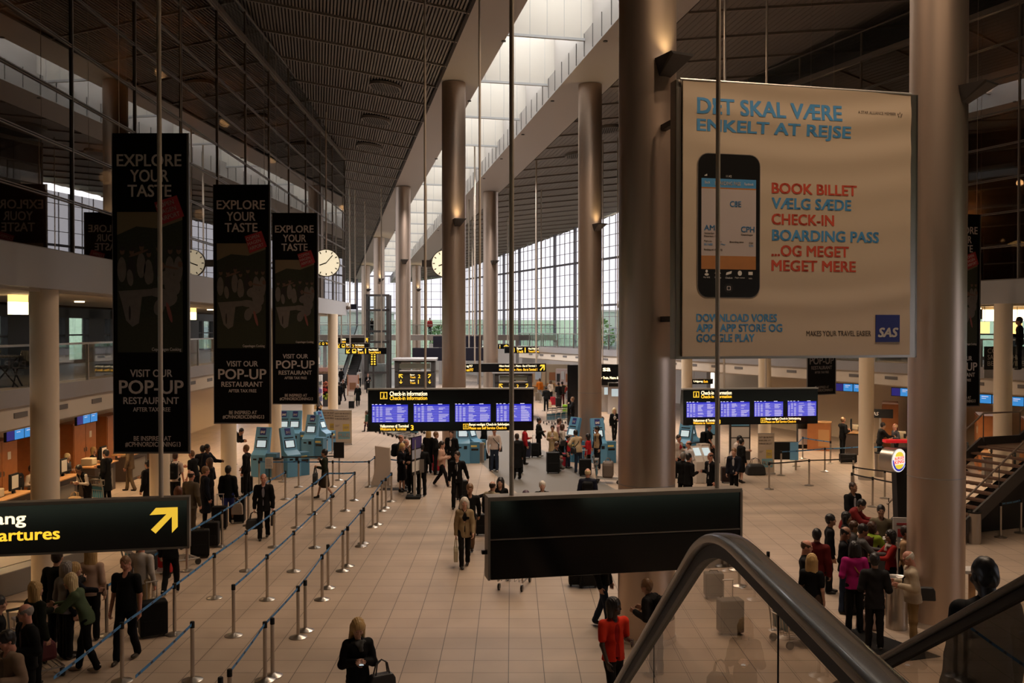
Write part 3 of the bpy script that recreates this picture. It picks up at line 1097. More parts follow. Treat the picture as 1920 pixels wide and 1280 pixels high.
# --- the two check-in information boards
def info_board(loc, w, yaw, label, rods):
    t = thing('flight_information_board', label, 'information board', loc, yaw, 'check-in information boards')
    h = w * 0.252
    # body with the outer edges leaning forward like in the photo
    body = MB()
    prof = [(0.0, 0.0), (0.28, 0.04), (0.34, h * 0.55), (0.22, h), (0.0, h)]
    vs = [(0, y, z) for y, z in prof] + [(w, y, z) for y, z in prof]
    n = len(prof)
    body.add(vs, [tuple(range(n)), tuple(range(2 * n - 1, n - 1, -1))] + [(i, i + n, (i + 1) % n + n, (i + 1) % n) for i in range(n)])
    body.build('cabinet', M_BLACK, t)
    MB().box(-0.02, w + 0.02, -0.015, 0.24, h - 0.01, h + 0.03).build('top_rail', M_ALU, t)
    sw, sh = w * 0.215, h * 0.42
    for i in range(4):
        x0 = w * (0.024 + i * 0.2495)
        z0 = h * 0.22
        s = MB()
        s.box(x0, x0 + sw, -0.008, 0.01, z0, z0 + sh)
        sc = s.build('screen', M_BLUE, t)
        rnd = random.Random(i + 10)
        rw = MB()
        nr = 12
        for k in range(nr):
            zz = z0 + sh * (0.03 + 0.9 * k / nr)
            rw.cur = 0
            rw.box(x0 + 0.008, x0 + sw - 0.008, -0.0095, -0.008, zz, zz + sh * 0.034)
            rw.cur = 1
            for a, b in ((0.0, 0.05), (0.10, 0.16), (0.20, 0.27), (0.36, 0.36 + rnd.uniform(0.1, 0.22)), (0.68, 0.68 + rnd.uniform(0.1, 0.28))):
                if rnd.random() < 0.85:
                    rw.box(x0 + sw * (a + 0.02), x0 + sw * (b + 0.02), -0.0105, -0.0095, zz + 0.002, zz + sh * 0.036)
        rw.cur = 1
        for a, b in ((0.0, 0.05), (0.09, 0.15), (0.20, 0.26), (0.35, 0.39), (0.68, 0.80)):
            rw.box(x0 + sw * a, x0 + sw * b, -0.0105, -0.001, z0 + sh * 1.0, z0 + sh * 1.04)
        rw.build('timetable_rows', [M_BLUEL, M_SCRW], sc)
    # pictogram
    ic = MB()
    a, b = w * 0.073, h * 0.775
    e = h * 0.17
    for q in ((a, a + e, b, b + e * 0.12), (a, a + e, b + e * 0.88, b + e), (a, a + e * 0.12, b, b + e), (a + e * 0.88, a + e, b, b + e),
              (a + e * 0.42, a + e * 0.6, b + e * 0.22, b + e * 0.6), (a + e * 0.42, a + e * 0.6, b + e * 0.66, b + e * 0.8), (a + e * 0.32, a + e * 0.7, b + e * 0.2, b + e * 0.3)):
        ic.box(q[0], q[1], -0.006, -0.001, q[2], q[3])
    ic.build('pictogram', M_YEL, t)
    text('Check-in information', w * 0.13, w * 0.355, h * 0.852, h * 0.958, M_YELW, t, bold=0.03)
    text('Check-in information', w * 0.13, w * 0.355, h * 0.752, h * 0.845, M_YEL, t, bold=0.03)
    text('Velkommen til Terminal', w * 0.072, w * 0.243, h * 0.095, h * 0.165, M_YELW, t, bold=0.03)
    text('Welcome to Terminal', w * 0.072, w * 0.228, h * 0.025, h * 0.092, M_YEL, t, bold=0.03)
    text('3', w * 0.255, w * 0.277, h * 0.025, h * 0.15, M_YEL, t, bold=0.04)
    ic = MB()
    a, b, e = w * 0.571, h * 0.04, h * 0.13
    for q in ((a, a + e, b, b + e * 0.12), (a, a + e, b + e * 0.88, b + e), (a, a + e * 0.12, b, b + e), (a + e * 0.88, a + e, b, b + e),
              (a + e * 0.3, a + e * 0.42, b + e * 0.2, b + e * 0.7), (a + e * 0.56, a + e * 0.68, b + e * 0.2, b + e * 0.7), (a + e * 0.3, a + e * 0.68, b + e * 0.62, b + e * 0.74)):
        ic.box(q[0], q[1], -0.006, -0.001, q[2], q[3])
    ic.build('pictogram', M_YEL, t)
    text('Benyt venligst Check-in Selvbetjening', w * 0.608, w * 0.872, h * 0.105, h * 0.185, M_YELW, t, bold=0.03)
    text('Please use Self Service Check-in', w * 0.608, w * 0.835, h * 0.035, h * 0.10, M_YEL, t, bold=0.03)
    for x in rods:
        p = Vector(loc) + Vector((math.cos(yaw), math.sin(yaw), 0)) * x
        rod(t, x, h + 0.02, roofz(p.x, p.y) - loc[2], 0.036, y=0.12)
    return t


Lb = at(690, 809, 27.4)
info_board((Lb.x, Lb.y, Lb.z), 4.78, math.atan2(0.35, 4.7), 'black hanging board with four blue screens left of the nearest column, headed Check-in information', (1.64, 3.22))
Lb = at(1281, 797, 29.8)
info_board((Lb.x, Lb.y, Lb.z), 4.42, math.atan2(0.55, 4.3), 'black hanging board with four blue screens under the white poster, headed Check-in information', (1.36, 2.73))

# ================================================================ tall black restaurant banners
M_BANK = mat('banner_black', (0.004, 0.0037, 0.0037), 0.7, spec=0.08)
M_BANT = mat('banner_print_grey', (0.52, 0.46, 0.44), 0.7)
M_BANR = mat('banner_print_red', (0.30, 0.022, 0.03), 0.6)
PIC = [mat('photo_sky', (0.16, 0.12, 0.07), 0.7), mat('photo_hedge', (0.018, 0.022, 0.010), 0.8, noise=0.7, nscale=22), mat('photo_lawn', (0.022, 0.024, 0.010), 0.8, noise=0.5, nscale=30),
       mat('photo_cloth', (0.13, 0.11, 0.10), 0.8, noise=0.25, nscale=9), mat('photo_skin', (0.13, 0.07, 0.05), 0.8), mat('photo_suit', (0.02, 0.017, 0.016), 0.8), mat('photo_red', (0.22, 0.07, 0.06), 0.8)]


def disc(mb, x, z, rx, rz, y, n=14, rot=0.0):
    P = []
    for k in range(n):
        a = 2 * math.pi * k / n
        u, v = rx * math.cos(a), rz * math.sin(a)
        P.append((x + u * math.cos(rot) - v * math.sin(rot), z + u * math.sin(rot) + v * math.cos(rot)))
    mb.plate(P[::-1], y, y + 0.0006)


def banner():
    W, H = 1.4, 6.0
    t = thing('hanging_banner', 'x', 'banner', (0, 0, 0), 0, 'black restaurant banners')

    def X(p):
        return (p - 214) / 139 * W

    def Z(p):
        return (847 - p) / 597 * H
    MB().box(0, W, 0, 0.03, 0, H).build('fabric', M_BANK, t)
    e = MB()
    e.box(W, W + 0.035, -0.01, 0.05, 0, H)
    e.box(-0.012, 0.0, -0.005, 0.04, 0, H)
    e.box(-0.012, W + 0.035, -0.01, 0.05, -0.03, 0.0)
    e.build('edge_profile', mat('banner_edge', (0.20, 0.185, 0.175), 0.4, 0.7), t)
    tx = []
    for s, a, b, c, d_ in (('EXPLORE', 222, 343, 289, 312), ('YOUR', 247, 319, 318, 341), ('TASTE', 242, 324, 346, 369), ('Copenhagen Cooking', 286, 341, 651, 659),
                           ('VISIT OUR', 245, 324, 692, 706), ('POP-UP', 224, 345, 712, 738), ('RESTAURANT', 232, 336, 744, 757), ('AFTER TAX FREE', 250, 320, 763, 771),
                           ('BE INSPIRED AT', 251, 321, 817, 826), ('#CPHNORDICDINING13', 235, 339, 828, 838)):
        text(s, X(a), X(b), Z(d_), Z(c), M_BANT, t, bold=0.022, y=-0.004)
    # printed picture: an outdoor table with guests
    p = MB()
    p.cur = 1
    p.plate([(X(222), Z(660)), (X(344), Z(660)), (X(344), Z(397)), (X(222), Z(397))][::-1], -0.002, 0.0)
    p.cur = 0
    p.plate([(X(222), Z(440)), (X(258), Z(424)), (X(300), Z(428)), (X(344), Z(412)), (X(344), Z(397)), (X(222), Z(397))][::-1], -0.003, -0.002)
    p.cur = 2
    p.plate([(X(222), Z(660)), (X(344), Z(660)), (X(344), Z(590)), (X(222), Z(598))][::-1], -0.003, -0.002)
    rnd = random.Random(3)
    for i in range(7):           # guests behind the table
        x = 232 + i * 17 + rnd.uniform(-3, 3)
        zt = 468 + rnd.uniform(-6, 10)
        p.cur = 5 if i % 3 == 1 else 3
        disc(p, X(x), Z(zt + 34), 0.085, 0.24, -0.0038)
        p.cur = 4
        disc(p, X(x + 1), Z(zt), 0.045, 0.065, -0.0044)
        p.cur = 5
        disc(p, X(x + 1), Z(zt - 5), 0.05, 0.04, -0.0047)
    p.cur = 4
    disc(p, X(262), Z(474), 0.2, 0.025, -0.005, rot=0.35)
    disc(p, X(318), Z(500), 0.2, 0.022, -0.005, rot=-0.2)
    p.cur = 3
    p.plate([(X(224), Z(545)), (X(300), Z(540)), (X(300), Z(552)), (X(268), Z(556)), (X(262), Z(605)), (X(250), Z(612)), (X(238), Z(600)), (X(230), Z(566))][::-1], -0.0056, -0.005)
    for x, z, rx, rz, r in ((312, 520, .16, .13, .3), (325, 535, .15, .2, .2), (300, 548, .2, .09, -.1), (318, 560, .17, .14, .5), (300, 575, .1, .16, -.2), (335, 520, .07, .1, 0), (246, 520, .06, .16, .1), (285, 516, .05, .15, 0)):
        disc(p, X(x), Z(z), rx, rz, -0.0062, rot=r)
    p.cur = 4
    disc(p, X(306), Z(498), 0.05, 0.07, -0.0068)
    disc(p, X(340), Z(495), 0.045, 0.06, -0.0068)
    p.cur = 6
    disc(p, X(319), Z(585), 0.035, 0.2, -0.0068, rot=0.25)
    p.cur = 5
    disc(p, X(245), Z(586), 0.02, 0.14, -0.0068)
    p.build('printed_picture', PIC, t)
    # tilted red label
    r = MB()
    Q = [(292, 379.6), (334, 366), (347.7, 405), (304, 421.6)]
    r.plate([(X(a), Z(b)) for a, b in Q][::-1][::-1], -0.0085, -0.0075)
    rl = r.build('red_label', M_BANR, t)
    a = math.radians(17)
    for i, s in enumerate(('COPEN', 'HAGEN', 'AIRPORT')):
        ox, oz = 297 + i * 4.0, 391.5 + i * 11.5
        o = text(s, 0, (0.34 if i < 2 else 0.37), 0, 0.085, M_BANT, rl, y=0, bold=0.005, rot=a)
        o.location = (X(ox), -0.0095, Z(oz))
    return t


BN = banner()
first = True
for px, pyb, Y, yaw, lab in ((214, 847, 18.0, 0.0, 'largest and nearest black banner on the left, reading Explore Your Taste'),
                             (402, 792, 24.1, 0.0, 'middle of the three black restaurant banners on the left'),
                             (512, 756, 30.1, 0.0, 'smallest and farthest of the three black banners on the left'),
                             (1514, 740, 34.5, 0.5, 'black restaurant banner seen under the white airline poster'),
                             (1770, 762, 29.6, 0.35, 'black restaurant banner half hidden by the right metal column')):
    b = BN if first else copy_tree(BN)
    first = False
    b['label'] = lab
    p = at(px, pyb, Y)
    b.location = p
    b.rotation_euler = (0, 0, yaw)
    for i in (0.12, 1.28):
        top = roofz(p.x + i, p.y) - p.z
        o = MB().tube([(i, 0.015, 6.0), (i, 0.015, top)], 0.006, 5).build('hanging_wire', M_RODM, b)

# ================================================================ white airline poster on a metal backing between the two near columns
M_POST = mat('poster_fabric', (0.55, 0.435, 0.32), 0.7)
M_PB = mat('poster_blue', (0.075, 0.29, 0.58), 0.6)
M_PR = mat('poster_red', (0.55, 0.07, 0.035), 0.6)
M_PG = mat('poster_brown_grey', (0.13, 0.10, 0.08), 0.6)
M_NAVY = mat('logo_navy', (0.012, 0.02, 0.16), 0.5)
M_PHB = mat('phone_black', (0.012, 0.011, 0.011), 0.3)
A = at(1279, 668, 16.5)
B = at(1705, 668, 17.55)
Wp = math.hypot(B.x - A.x, B.y - A.y)
yaw = math.atan2(B.y - A.y, B.x - A.x)
Hp = at(1279, 150, 16.5).z - A.z
t = thing('advertising_poster', 'large white airline poster with a phone picture hanging between two metal columns', 'poster', A, yaw)


def cloth_wave(x, z):
    u, v = x / Wp, z / Hp
    return 0.010 * np.sin(v * 46 + 2.5 * np.sin(u * 3.1)) * (0.25 + np.maximum(0, v - 0.55) * 2.4 + 0.8 * np.exp(-((v - 0.21) / 0.07) ** 2)) * np.sin(np.minimum(1, 4 * u + .2) * 1.5)


cl = MB()
nx, nz = 40, 160
for side, yo in ((0, 0.0),):
    vs = []
    for k in range(nz + 1):
        for i in range(nx + 1):
            u, v = i / nx, k / nz
            vs.append((u * Wp, float(cloth_wave(u * Wp, v * Hp)) - 0.012, v * Hp))
    fs = []
    for k in range(nz):
        for i in range(nx):
            a = k * (nx + 1) + i
            fs.append((a, a + 1, a + nx + 2, a + nx + 1))
    cl.add(vs, fs)
cl.box(0.0, Wp, 0.012, 0.03, 0.0, Hp)
cl.build('fabric', M_POST, t, smooth=True)
bk = MB()
bk.box(-0.10, Wp + 0.19, 0.05, 0.09, -0.05, Hp + 0.02)
bk.box(-0.10, -0.06, 0.05, 0.30, -0.05, Hp + 0.02)
bk.box(Wp + 0.15, Wp + 0.19, 0.05, 0.30, -0.05, Hp + 0.02)
bk.build('backing_sheet', mat('backing_metal', (0.50, 0.45, 0.40), 0.36, 1.0), t)
for zz in (0.6, Hp - 0.7):
    MB().box(-0.06, 0.06, 0.09, 0.98, zz, zz + 0.1).build('bracket', M_DARKFRAME, t)
    MB().box(Wp - 0.05, Wp + 0.15, 0.09, 0.8, zz, zz + 0.1).build('bracket', M_DARKFRAME, t)
MB().tube([(-0.05, 0.0, Hp + 0.015), (Wp, 0.0, Hp + 0.015)], 0.022, 8).build('top_tube', M_ALU, t)


def U(px):
    # perspective of the poster plane: pixel -> metres along it
    d = ray(px, 640)
    dx, dy = math.cos(yaw), math.sin(yaw)
    k = (A.x * d.y - A.y * d.x) / (d.x * dy - d.y * dx)
    return k


def Zp(px, py):
    u = U(px)
    Y = A.y + math.sin(yaw) * u
    return at(px, py, Y).z - A.z


YT = -0.030
YW = -0.016
for s, x0, x1, ya, yb, m in (('DET SKAL VÆRE', 1305, 1576, 182, 213, M_PB), ('ENKELT AT REJSE', 1305, 1593, 222, 252, M_PB),
                             ('BOOK BILLET', 1445, 1604, 342, 362.5, M_PR), ('VÆLG SÆDE', 1445, 1594, 370, 391, M_PB), ('CHECK-IN', 1445, 1562, 400, 421, M_PR),
                             ('BOARDING PASS', 1446, 1646, 430, 451, M_PB), ('...OG MEGET', 1445, 1590, 459, 480, M_PR), ('MEGET MERE', 1445, 1603, 487, 508, M_PR),
                             ('DOWNLOAD VORES', 1305, 1456, 588, 603, M_PB), ('APP I APP STORE OG', 1305, 1466, 607, 622, M_PB), ('GOOGLE PLAY', 1305, 1414, 626, 641, M_PB)):
    text(s, U(x0), U(x1), Zp(x0, yb), Zp(x0, ya), m, t, y=YW, bold=0.034, warp=cloth_wave)
text('MAKES YOUR TRAVEL EASIER', U(1511), U(1632), Zp(1511, 630), Zp(1511, 620), M_PG, t, y=YW, bold=0.018, warp=cloth_wave)
text('A STAR ALLIANCE MEMBER', U(1606), U(1676), Zp(1606, 213), Zp(1606, 207.5), M_PG, t, y=YW, warp=cloth_wave)
st = MB()
for k in range(5):
    a = 2 * math.pi * k / 5 + 1.57
    c = (U(1683) + 0.035 * math.cos(a), Zp(1683, 216) + 0.035 * math.sin(a))
    st.plate([(c[0] - 0.014, c[1] - 0.012), (c[0] + 0.014, c[1] - 0.012), (c[0] + 0.014 * math.cos(a), c[1] + 0.02)][::-1], YT - 0.002, YT)
st.build('star_mark', M_PG, t)
lg = MB().plate([(U(1640), Zp(1640, 641)), (U(1685), Zp(1640, 641)), (U(1685), Zp(1640, 590)), (U(1640), Zp(1640, 590))][::-1], YT, YT + 0.01).build('logo_square', M_NAVY, t)
text('SAS', U(1644), U(1682), Zp(1640, 632), Zp(1640, 614), mat('logo_white', (0.75, 0.7, 0.65), 0.6), lg, y=YT - 0.004, bold=0.045, shear=0.25)


def rrect(x0, x1, z0, z1, r, n=6):
    P = []
    for cx, cz, a0 in ((x1 - r, z1 - r, 0), (x0 + r, z1 - r, 90), (x0 + r, z0 + r, 180), (x1 - r, z0 + r, 270)):
        for k in range(n + 1):
            a = math.radians(a0 + 90 * k / n)
            P.append((cx + r * math.cos(a), cz + r * math.sin(a)))
    return P


px0, px1 = U(1307), U(1422)
zz0, zz1 = Zp(1365, 557), Zp(1365, 290)
ph = MB()
ph.cur = 0
ph.plate(rrect(px0 - 0.012, px1 + 0.012, zz0 - 0.012, zz1 + 0.012, 0.20)[::-1], YT + 0.002, YT + 0.01)
ph.cur = 1
ph.plate(rrect(px0, px1, zz0, zz1, 0.19)[::-1], YT - 0.001, YT + 0.002)
pho = ph.build('printed_phone', [mat('phone_rim', (0.22, 0.19, 0.17), 0.4), M_PHB], t)


def slab(px_a, px_b, pa, pb, m, nm, dy=0.003):
    return MB().plate([(U(px_a), Zp(1365, pb)), (U(px_b), Zp(1365, pb)), (U(px_b), Zp(1365, pa)), (U(px_a), Zp(1365, pa))][::-1], YT - dy, YT - 0.001).build(nm, m, pho)


slab(1313, 1415, 336, 354, M_PB, 'header_bar')
slab(1313, 1415, 354, 480, mat('phone_page', (0.50, 0.42, 0.40), 0.6), 'page')
slab(1313, 1415, 480, 505, mat('phone_wood', (0.42, 0.17, 0.05), 0.6, noise=0.15, nscale=6), 'wood_strip')
slab(1313, 1415, 352.5, 355, mat('phone_orange', (0.45, 0.16, 0.03), 0.6), 'orange_line', 0.0035)
W_ = mat('logo_white', (0.75, 0.7, 0.65), 0.6)
for s, a, b, c, d_, m in (('BOARDING PASS', 1338, 1386, 341, 348, W_), ('Back', 1319, 1329, 341, 346, W_), ('Facebook', 1393, 1410, 342, 347, W_),
                          ('C8E', 1366, 1387, 377, 388, M_PB), ('AMS', 1318, 1345, 423, 433, M_PB), ('CPH', 1387, 1412, 424, 435, M_PB),
                          ('Amsterdam', 1318, 1337, 436, 440, M_PG), ('Departure 17:25', 1318, 1346, 442, 446, M_PG), ('Copenhagen', 1387, 1409, 438, 442, M_PG),
                          ('Flight no.', 1318, 1333, 451, 455, M_PG), ('SK1680', 1318, 1334, 457, 461, M_PB), ('Date', 1343, 1351, 452, 455, M_PG), ('19 May', 1343, 1358, 457, 461, M_PB),
                          ('Boarding time', 1366, 1392, 452, 456, M_PG), ('Gate', 1402, 1410, 453, 456, M_PG), ('C32', 1402, 1410, 458, 462, M_PB), ('Booking ref. X8BYRGJ', 1318, 1352, 467, 471, M_PG),
                          ('My SAS', 1317, 1329, 519, 522.5, W_), ('Booking', 1338, 1350, 519, 522.5, W_), ('Check-in', 1358, 1371, 519, 522.5, W_), ('Flight status', 1376, 1394, 519, 522.5, W_), ('Info', 1402, 1408, 520, 523, W_), ('11:42', 1359, 1369, 329, 333, W_)):
    text(s, U(a), U(b), Zp(1365, d_), Zp(1365, c), m, pho, y=YT - 0.006, bold=0.02 if (b - a) > 20 else 0.0)
ic = MB()
disc(ic, U(1323), Zp(1365, 509), 0.022, 0.026, YT - 0.006)
disc(ic, U(1323), Zp(1365, 515), 0.04, 0.022, YT - 0.006)
ic.plate([(U(1337.5), Zp(1365, 513)), (U(1350), Zp(1365, 513)), (U(1344), Zp(1365, 507))][::-1], YT - 0.006, YT - 0.005)
ic.plate([(U(1359), Zp(1365, 516)), (U(1369), Zp(1365, 513)), (U(1370), Zp(1365, 508)), (U(1360), Zp(1365, 511))][::-1], YT - 0.006, YT - 0.005)
disc(ic, U(1385), Zp(1365, 512), 0.04, 0.045, YT - 0.006)
ic.plate([(U(1401), Zp(1365, 515)), (U(1409), Zp(1365, 515)), (U(1409), Zp(1365, 509)), (U(1401), Zp(1365, 509))][::-1], YT - 0.006, YT - 0.005)
for q in range(4):
    ic.box(U(1318.5 + q * 1.3), U(1319.5 + q * 1.3), YT - 0.006, YT - 0.005, Zp(1365, 332), Zp(1365, 330.5 - q * 0.8))
ic.build('app_icons', W_, pho)
hb = MB()
disc(hb, U(1364.5), Zp(1365, 540), 0.082, 0.082, YT - 0.003, 24)
hb.build('home_button', mat('phone_button', (0.03, 0.027, 0.026), 0.3), pho)
hb = MB()
P1, P2 = rrect(U(1361), U(1368), Zp(1365, 544), Zp(1365, 536.5), 0.012, 3), rrect(U(1362), U(1367), Zp(1365, 543), Zp(1365, 537.5), 0.01, 3)
hb.plate(P1[::-1], YT - 0.0045, YT - 0.004)
hb.cur = 1
hb.plate(P2[::-1], YT - 0.005, YT - 0.0045)
hb.build('button_mark', [M_BANT, mat('phone_button', (0.03, 0.027, 0.026), 0.3)], pho)


# ================================================================ belt stanchions
M_BELT = mat('belt_blue', (0.035, 0.16, 0.36), 0.6)
M_BELTD = mat('belt_print_black', (0.01, 0.01, 0.012), 0.6)
M_STAN = mat('stanchion_steel', (0.46, 0.42, 0.38), 0.28, 0.95)


def stanchion():
    t = thing('belt_stanchion', 'x', 'belt barrier post', (0, 0, 0))
    MB().lathe([(0.165, 0.0), (0.17, 0.012), (0.155, 0.022), (0.06, 0.045), (0.036, 0.06)], 20).build('base', M_STAN, t, smooth=True)
    MB().lathe([(0.033, 0.05), (0.033, 0.87)], 14).build('post', M_STAN, t, smooth=True)
    MB().lathe([(0.038, 0.87), (0.038, 0.965), (0.03, 0.975)], 14).build('belt_head', M_MATTBLACK, t, smooth=True)
    return t


STAN = stanchion()
STAN_PARTS = list(STAN.children)
_first = [True]
POSTS = {}


def post(px, py, label, group, belt_to=None, dark=False, key=None):
    if _first[0]:
        o = STAN
        _first[0] = False
    else:
        o = STAN.copy()
        COL.objects.link(o)
        for ch in STAN_PARTS:
            c_ = ch.copy()
            COL.objects.link(c_)
            c_.parent = o
    p = G(px, py)
    o.location = p
    o['label'] = label
    o['group'] = group
    POSTS[key or (px, py)] = (o, p, dark)
    return o


def belt(o, p, q, dark=False, z=0.93):
    """retractable belt from post o at p to the post at q"""
    d = Vector(q) - Vector(p)
    d.z = 0
    L = d.length
    if L < 0.2:
        return
    d.normalize()
    m = MB()
    n = max(6, int(L / 0.22))
    side = Vector((-d.y, d.x, 0)) * 0.002
    for i in range(n):
        a, b = i / n, (i + 1) / n
        sag = lambda s: -0.012 * 4 * s * (1 - s)
        A_, B_ = d * (0.03 + (L - 0.06) * a), d * (0.03 + (L - 0.06) * b)
        za, zb = z + sag(a), z + sag(b)
        m.cur = 1 if (dark or i % 2) else 0
        h = 0.024
        if m.cur == 1 and not dark:
            m.cur = 0
            m.hexa([A_ - side + Vector((0, 0, za - h)), A_ + side + Vector((0, 0, za - h)), B_ + side + Vector((0, 0, zb - h)), B_ - side + Vector((0, 0, zb - h)),
                    A_ - side + Vector((0, 0, za + h)), A_ + side + Vector((0, 0, za + h)), B_ + side + Vector((0, 0, zb + h)), B_ - side + Vector((0, 0, zb + h))])
            m.cur = 1
            c0, c1 = A_.lerp(B_, 0.25), A_.lerp(B_, 0.62)
            s2, h = side * 1.6, 0.014
            m.hexa([c0 - s2 + Vector((0, 0, za - h)), c0 + s2 + Vector((0, 0, za - h)), c1 + s2 + Vector((0, 0, zb - h)), c1 - s2 + Vector((0, 0, zb - h)),
                    c0 - s2 + Vector((0, 0, za + h)), c0 + s2 + Vector((0, 0, za + h)), c1 + s2 + Vector((0, 0, zb + h)), c1 - s2 + Vector((0, 0, zb + h))])
            continue
        m.hexa([A_ - side + Vector((0, 0, za - h)), A_ + side + Vector((0, 0, za - h)), B_ + side + Vector((0, 0, zb - h)), B_ - side + Vector((0, 0, zb - h)),
                A_ - side + Vector((0, 0, za + h)), A_ + side + Vector((0, 0, za + h)), B_ + side + Vector((0, 0, zb + h)), B_ - side + Vector((0, 0, zb + h))])
    m.build('belt', [M_BELT, M_BELTD], o)


ORD = ['first', 'second', 'third', 'fourth', 'fifth', 'sixth', 'seventh', 'eighth', 'ninth', 'tenth']


def row(pts, where, group, gaps=(), dark=False, ends=None):
    prev = None
    for i, (px, py) in enumerate(pts):
        o = post(px, py, 'belt post, %s in the %s' % (ORD[i], where), group)
        p = Vector(o.location)
        if prev is not None and (i - 1) not in gaps:
            belt(prev[0], prev[1], p, dark)
        prev = (o, p)
    if ends is not None:
        belt(prev[0], prev[1], Vector(ends), dark)


QG = 'belt posts of the left queue lanes'
row([(431, 1382), (497, 1275), (559, 1195), (604, 1124), (643, 1070), (677, 1024), (699, 988), (716, 958), (734, 940)], 'rightmost queue row, front post of the pair', QG)
row([(414, 1400), (511, 1267), (572.5, 1182), (615, 1102), (652, 1061), (682, 1018.6), (708, 983), (723.5, 952)], 'rightmost queue row, rear post of the pair', QG, gaps=(0, 1, 2, 3, 4, 5, 6))
row([(361, 1275), (438, 1191.5), (501, 1124), (551, 1071), (590, 1026.7), (621, 989), (648, 957.7), (665, 938)], 'second queue row from right', QG, gaps=(0,))
row([(229, 1277), (327.5, 1189), (402, 1121), (462, 1070), (514, 1025.5), (556, 989), (586, 964), (613, 939)], 'third queue row from right', QG, ends=G(665, 938))
row([(200, 1191), (287, 1124), (351, 1070), (416.5, 1024.5), (466, 985), (506, 955), (535, 936)], 'leftmost queue row', QG)
p0 = G(229, 1277)
belt(POSTS[(229, 1277)][0], p0, p0 + Vector((0.02, -2.4, 0)))
p0 = G(361, 1275)
belt(POSTS[(361, 1275)][0], p0, p0 + Vector((0.0, -2.4, 0)))
row([(486, 913), (560, 913), (624, 913), (692, 913), (703, 903), (770, 913)], 'cross row closing the queue lanes, from left', QG)
row([(530, 903), (636, 900)], 'black-belted cross row behind the closed lanes', QG, dark=True)
row([(35, 1262)], 'far left lane by the baggage belt', QG)
row([(623, 850)], 'spot right before the folding posters', QG)
RG = 'belt posts in front of the right check-in desks'
row([(1442, 917), (1517, 910), (1600, 906)], 'dark-belted row on the right, from left', RG, dark=True)
row([(1464.5, 891), (1546.5, 884), (1612, 880), (1655, 880)], 'blue-belted row on the right, from left', RG)
row([(1493, 874), (1505, 859.5), (1557, 869)], 'rear blue-belted row by the right desks', RG)
row([(1600, 925), (1659, 934), (1692, 940)], 'rear row of the burger lane, from left', RG, dark=True)
row([(1597, 940), (1636, 950), (1688, 962)], 'front row of the burger lane, from left', RG, dark=True)
row([(1876, 1007), (1914, 999)], 'short row beside the dark staircase', RG)
row([(1020, 770), (1013, 755)], 'far queue beyond the trolleys', RG)
row([(1379, 1068), (1386, 1098), (1440, 1118), (1464, 1172)], 'row seen through the escalator glass', RG, gaps=(0, 1, 2))

# small notices on posts
t = thing('notice_panel', 'black notice panel on a belt post right of the walking woman in green', 'notice', G(636, 900) + Vector((0, -0.06, 0)))
MB().box(-0.2, 0.2, -0.02, 0.0, 0.86, 1.46).build('panel', M_MATTBLACK, t)
MB().box(-0.205, 0.205, -0.012, 0.008, 0.85, 0.87).build('frame', M_ALU, t)
MB().box(-0.02, 0.02, 0.0, 0.06, 0.86, 1.0).build('clip', M_STEEL, t)
t = thing('notice_panel', 'small white notice on a stand behind the man in the dark suit', 'notice', G(505, 938))
MB().lathe([(0.16, 0), (0.16, 0.02), (0.03, 0.04), (0.02, 0.05), (0.02, 1.1)], 14).build('stand', M_MATTBLACK, t)
MB().box(-0.13, 0.13, -0.03, -0.01, 1.08, 1.45).build('panel', mat('paper_white', (0.62, 0.58, 0.54), 0.7), t)
ln = MB()
for k in range(6):
    ln.box(-0.1, 0.1 - 0.02 * (k % 3), -0.034, -0.03, 1.13 + k * 0.048, 1.145 + k * 0.048)
ln.build('print', mat('print_grey', (0.2, 0.2, 0.2), 0.7), t)

# ================================================================ blue self service kiosks
M_KB = mat('kiosk_blue', (0.095, 0.27, 0.44), 0.45)
M_KBD = mat('kiosk_blue_side', (0.05, 0.17, 0.28), 0.5)
M_KSCR = mat('kiosk_screen', (0.5, 0.6, 0.65), 0.3, emit=(0.55, 0.72, 0.80), estr=0.55)


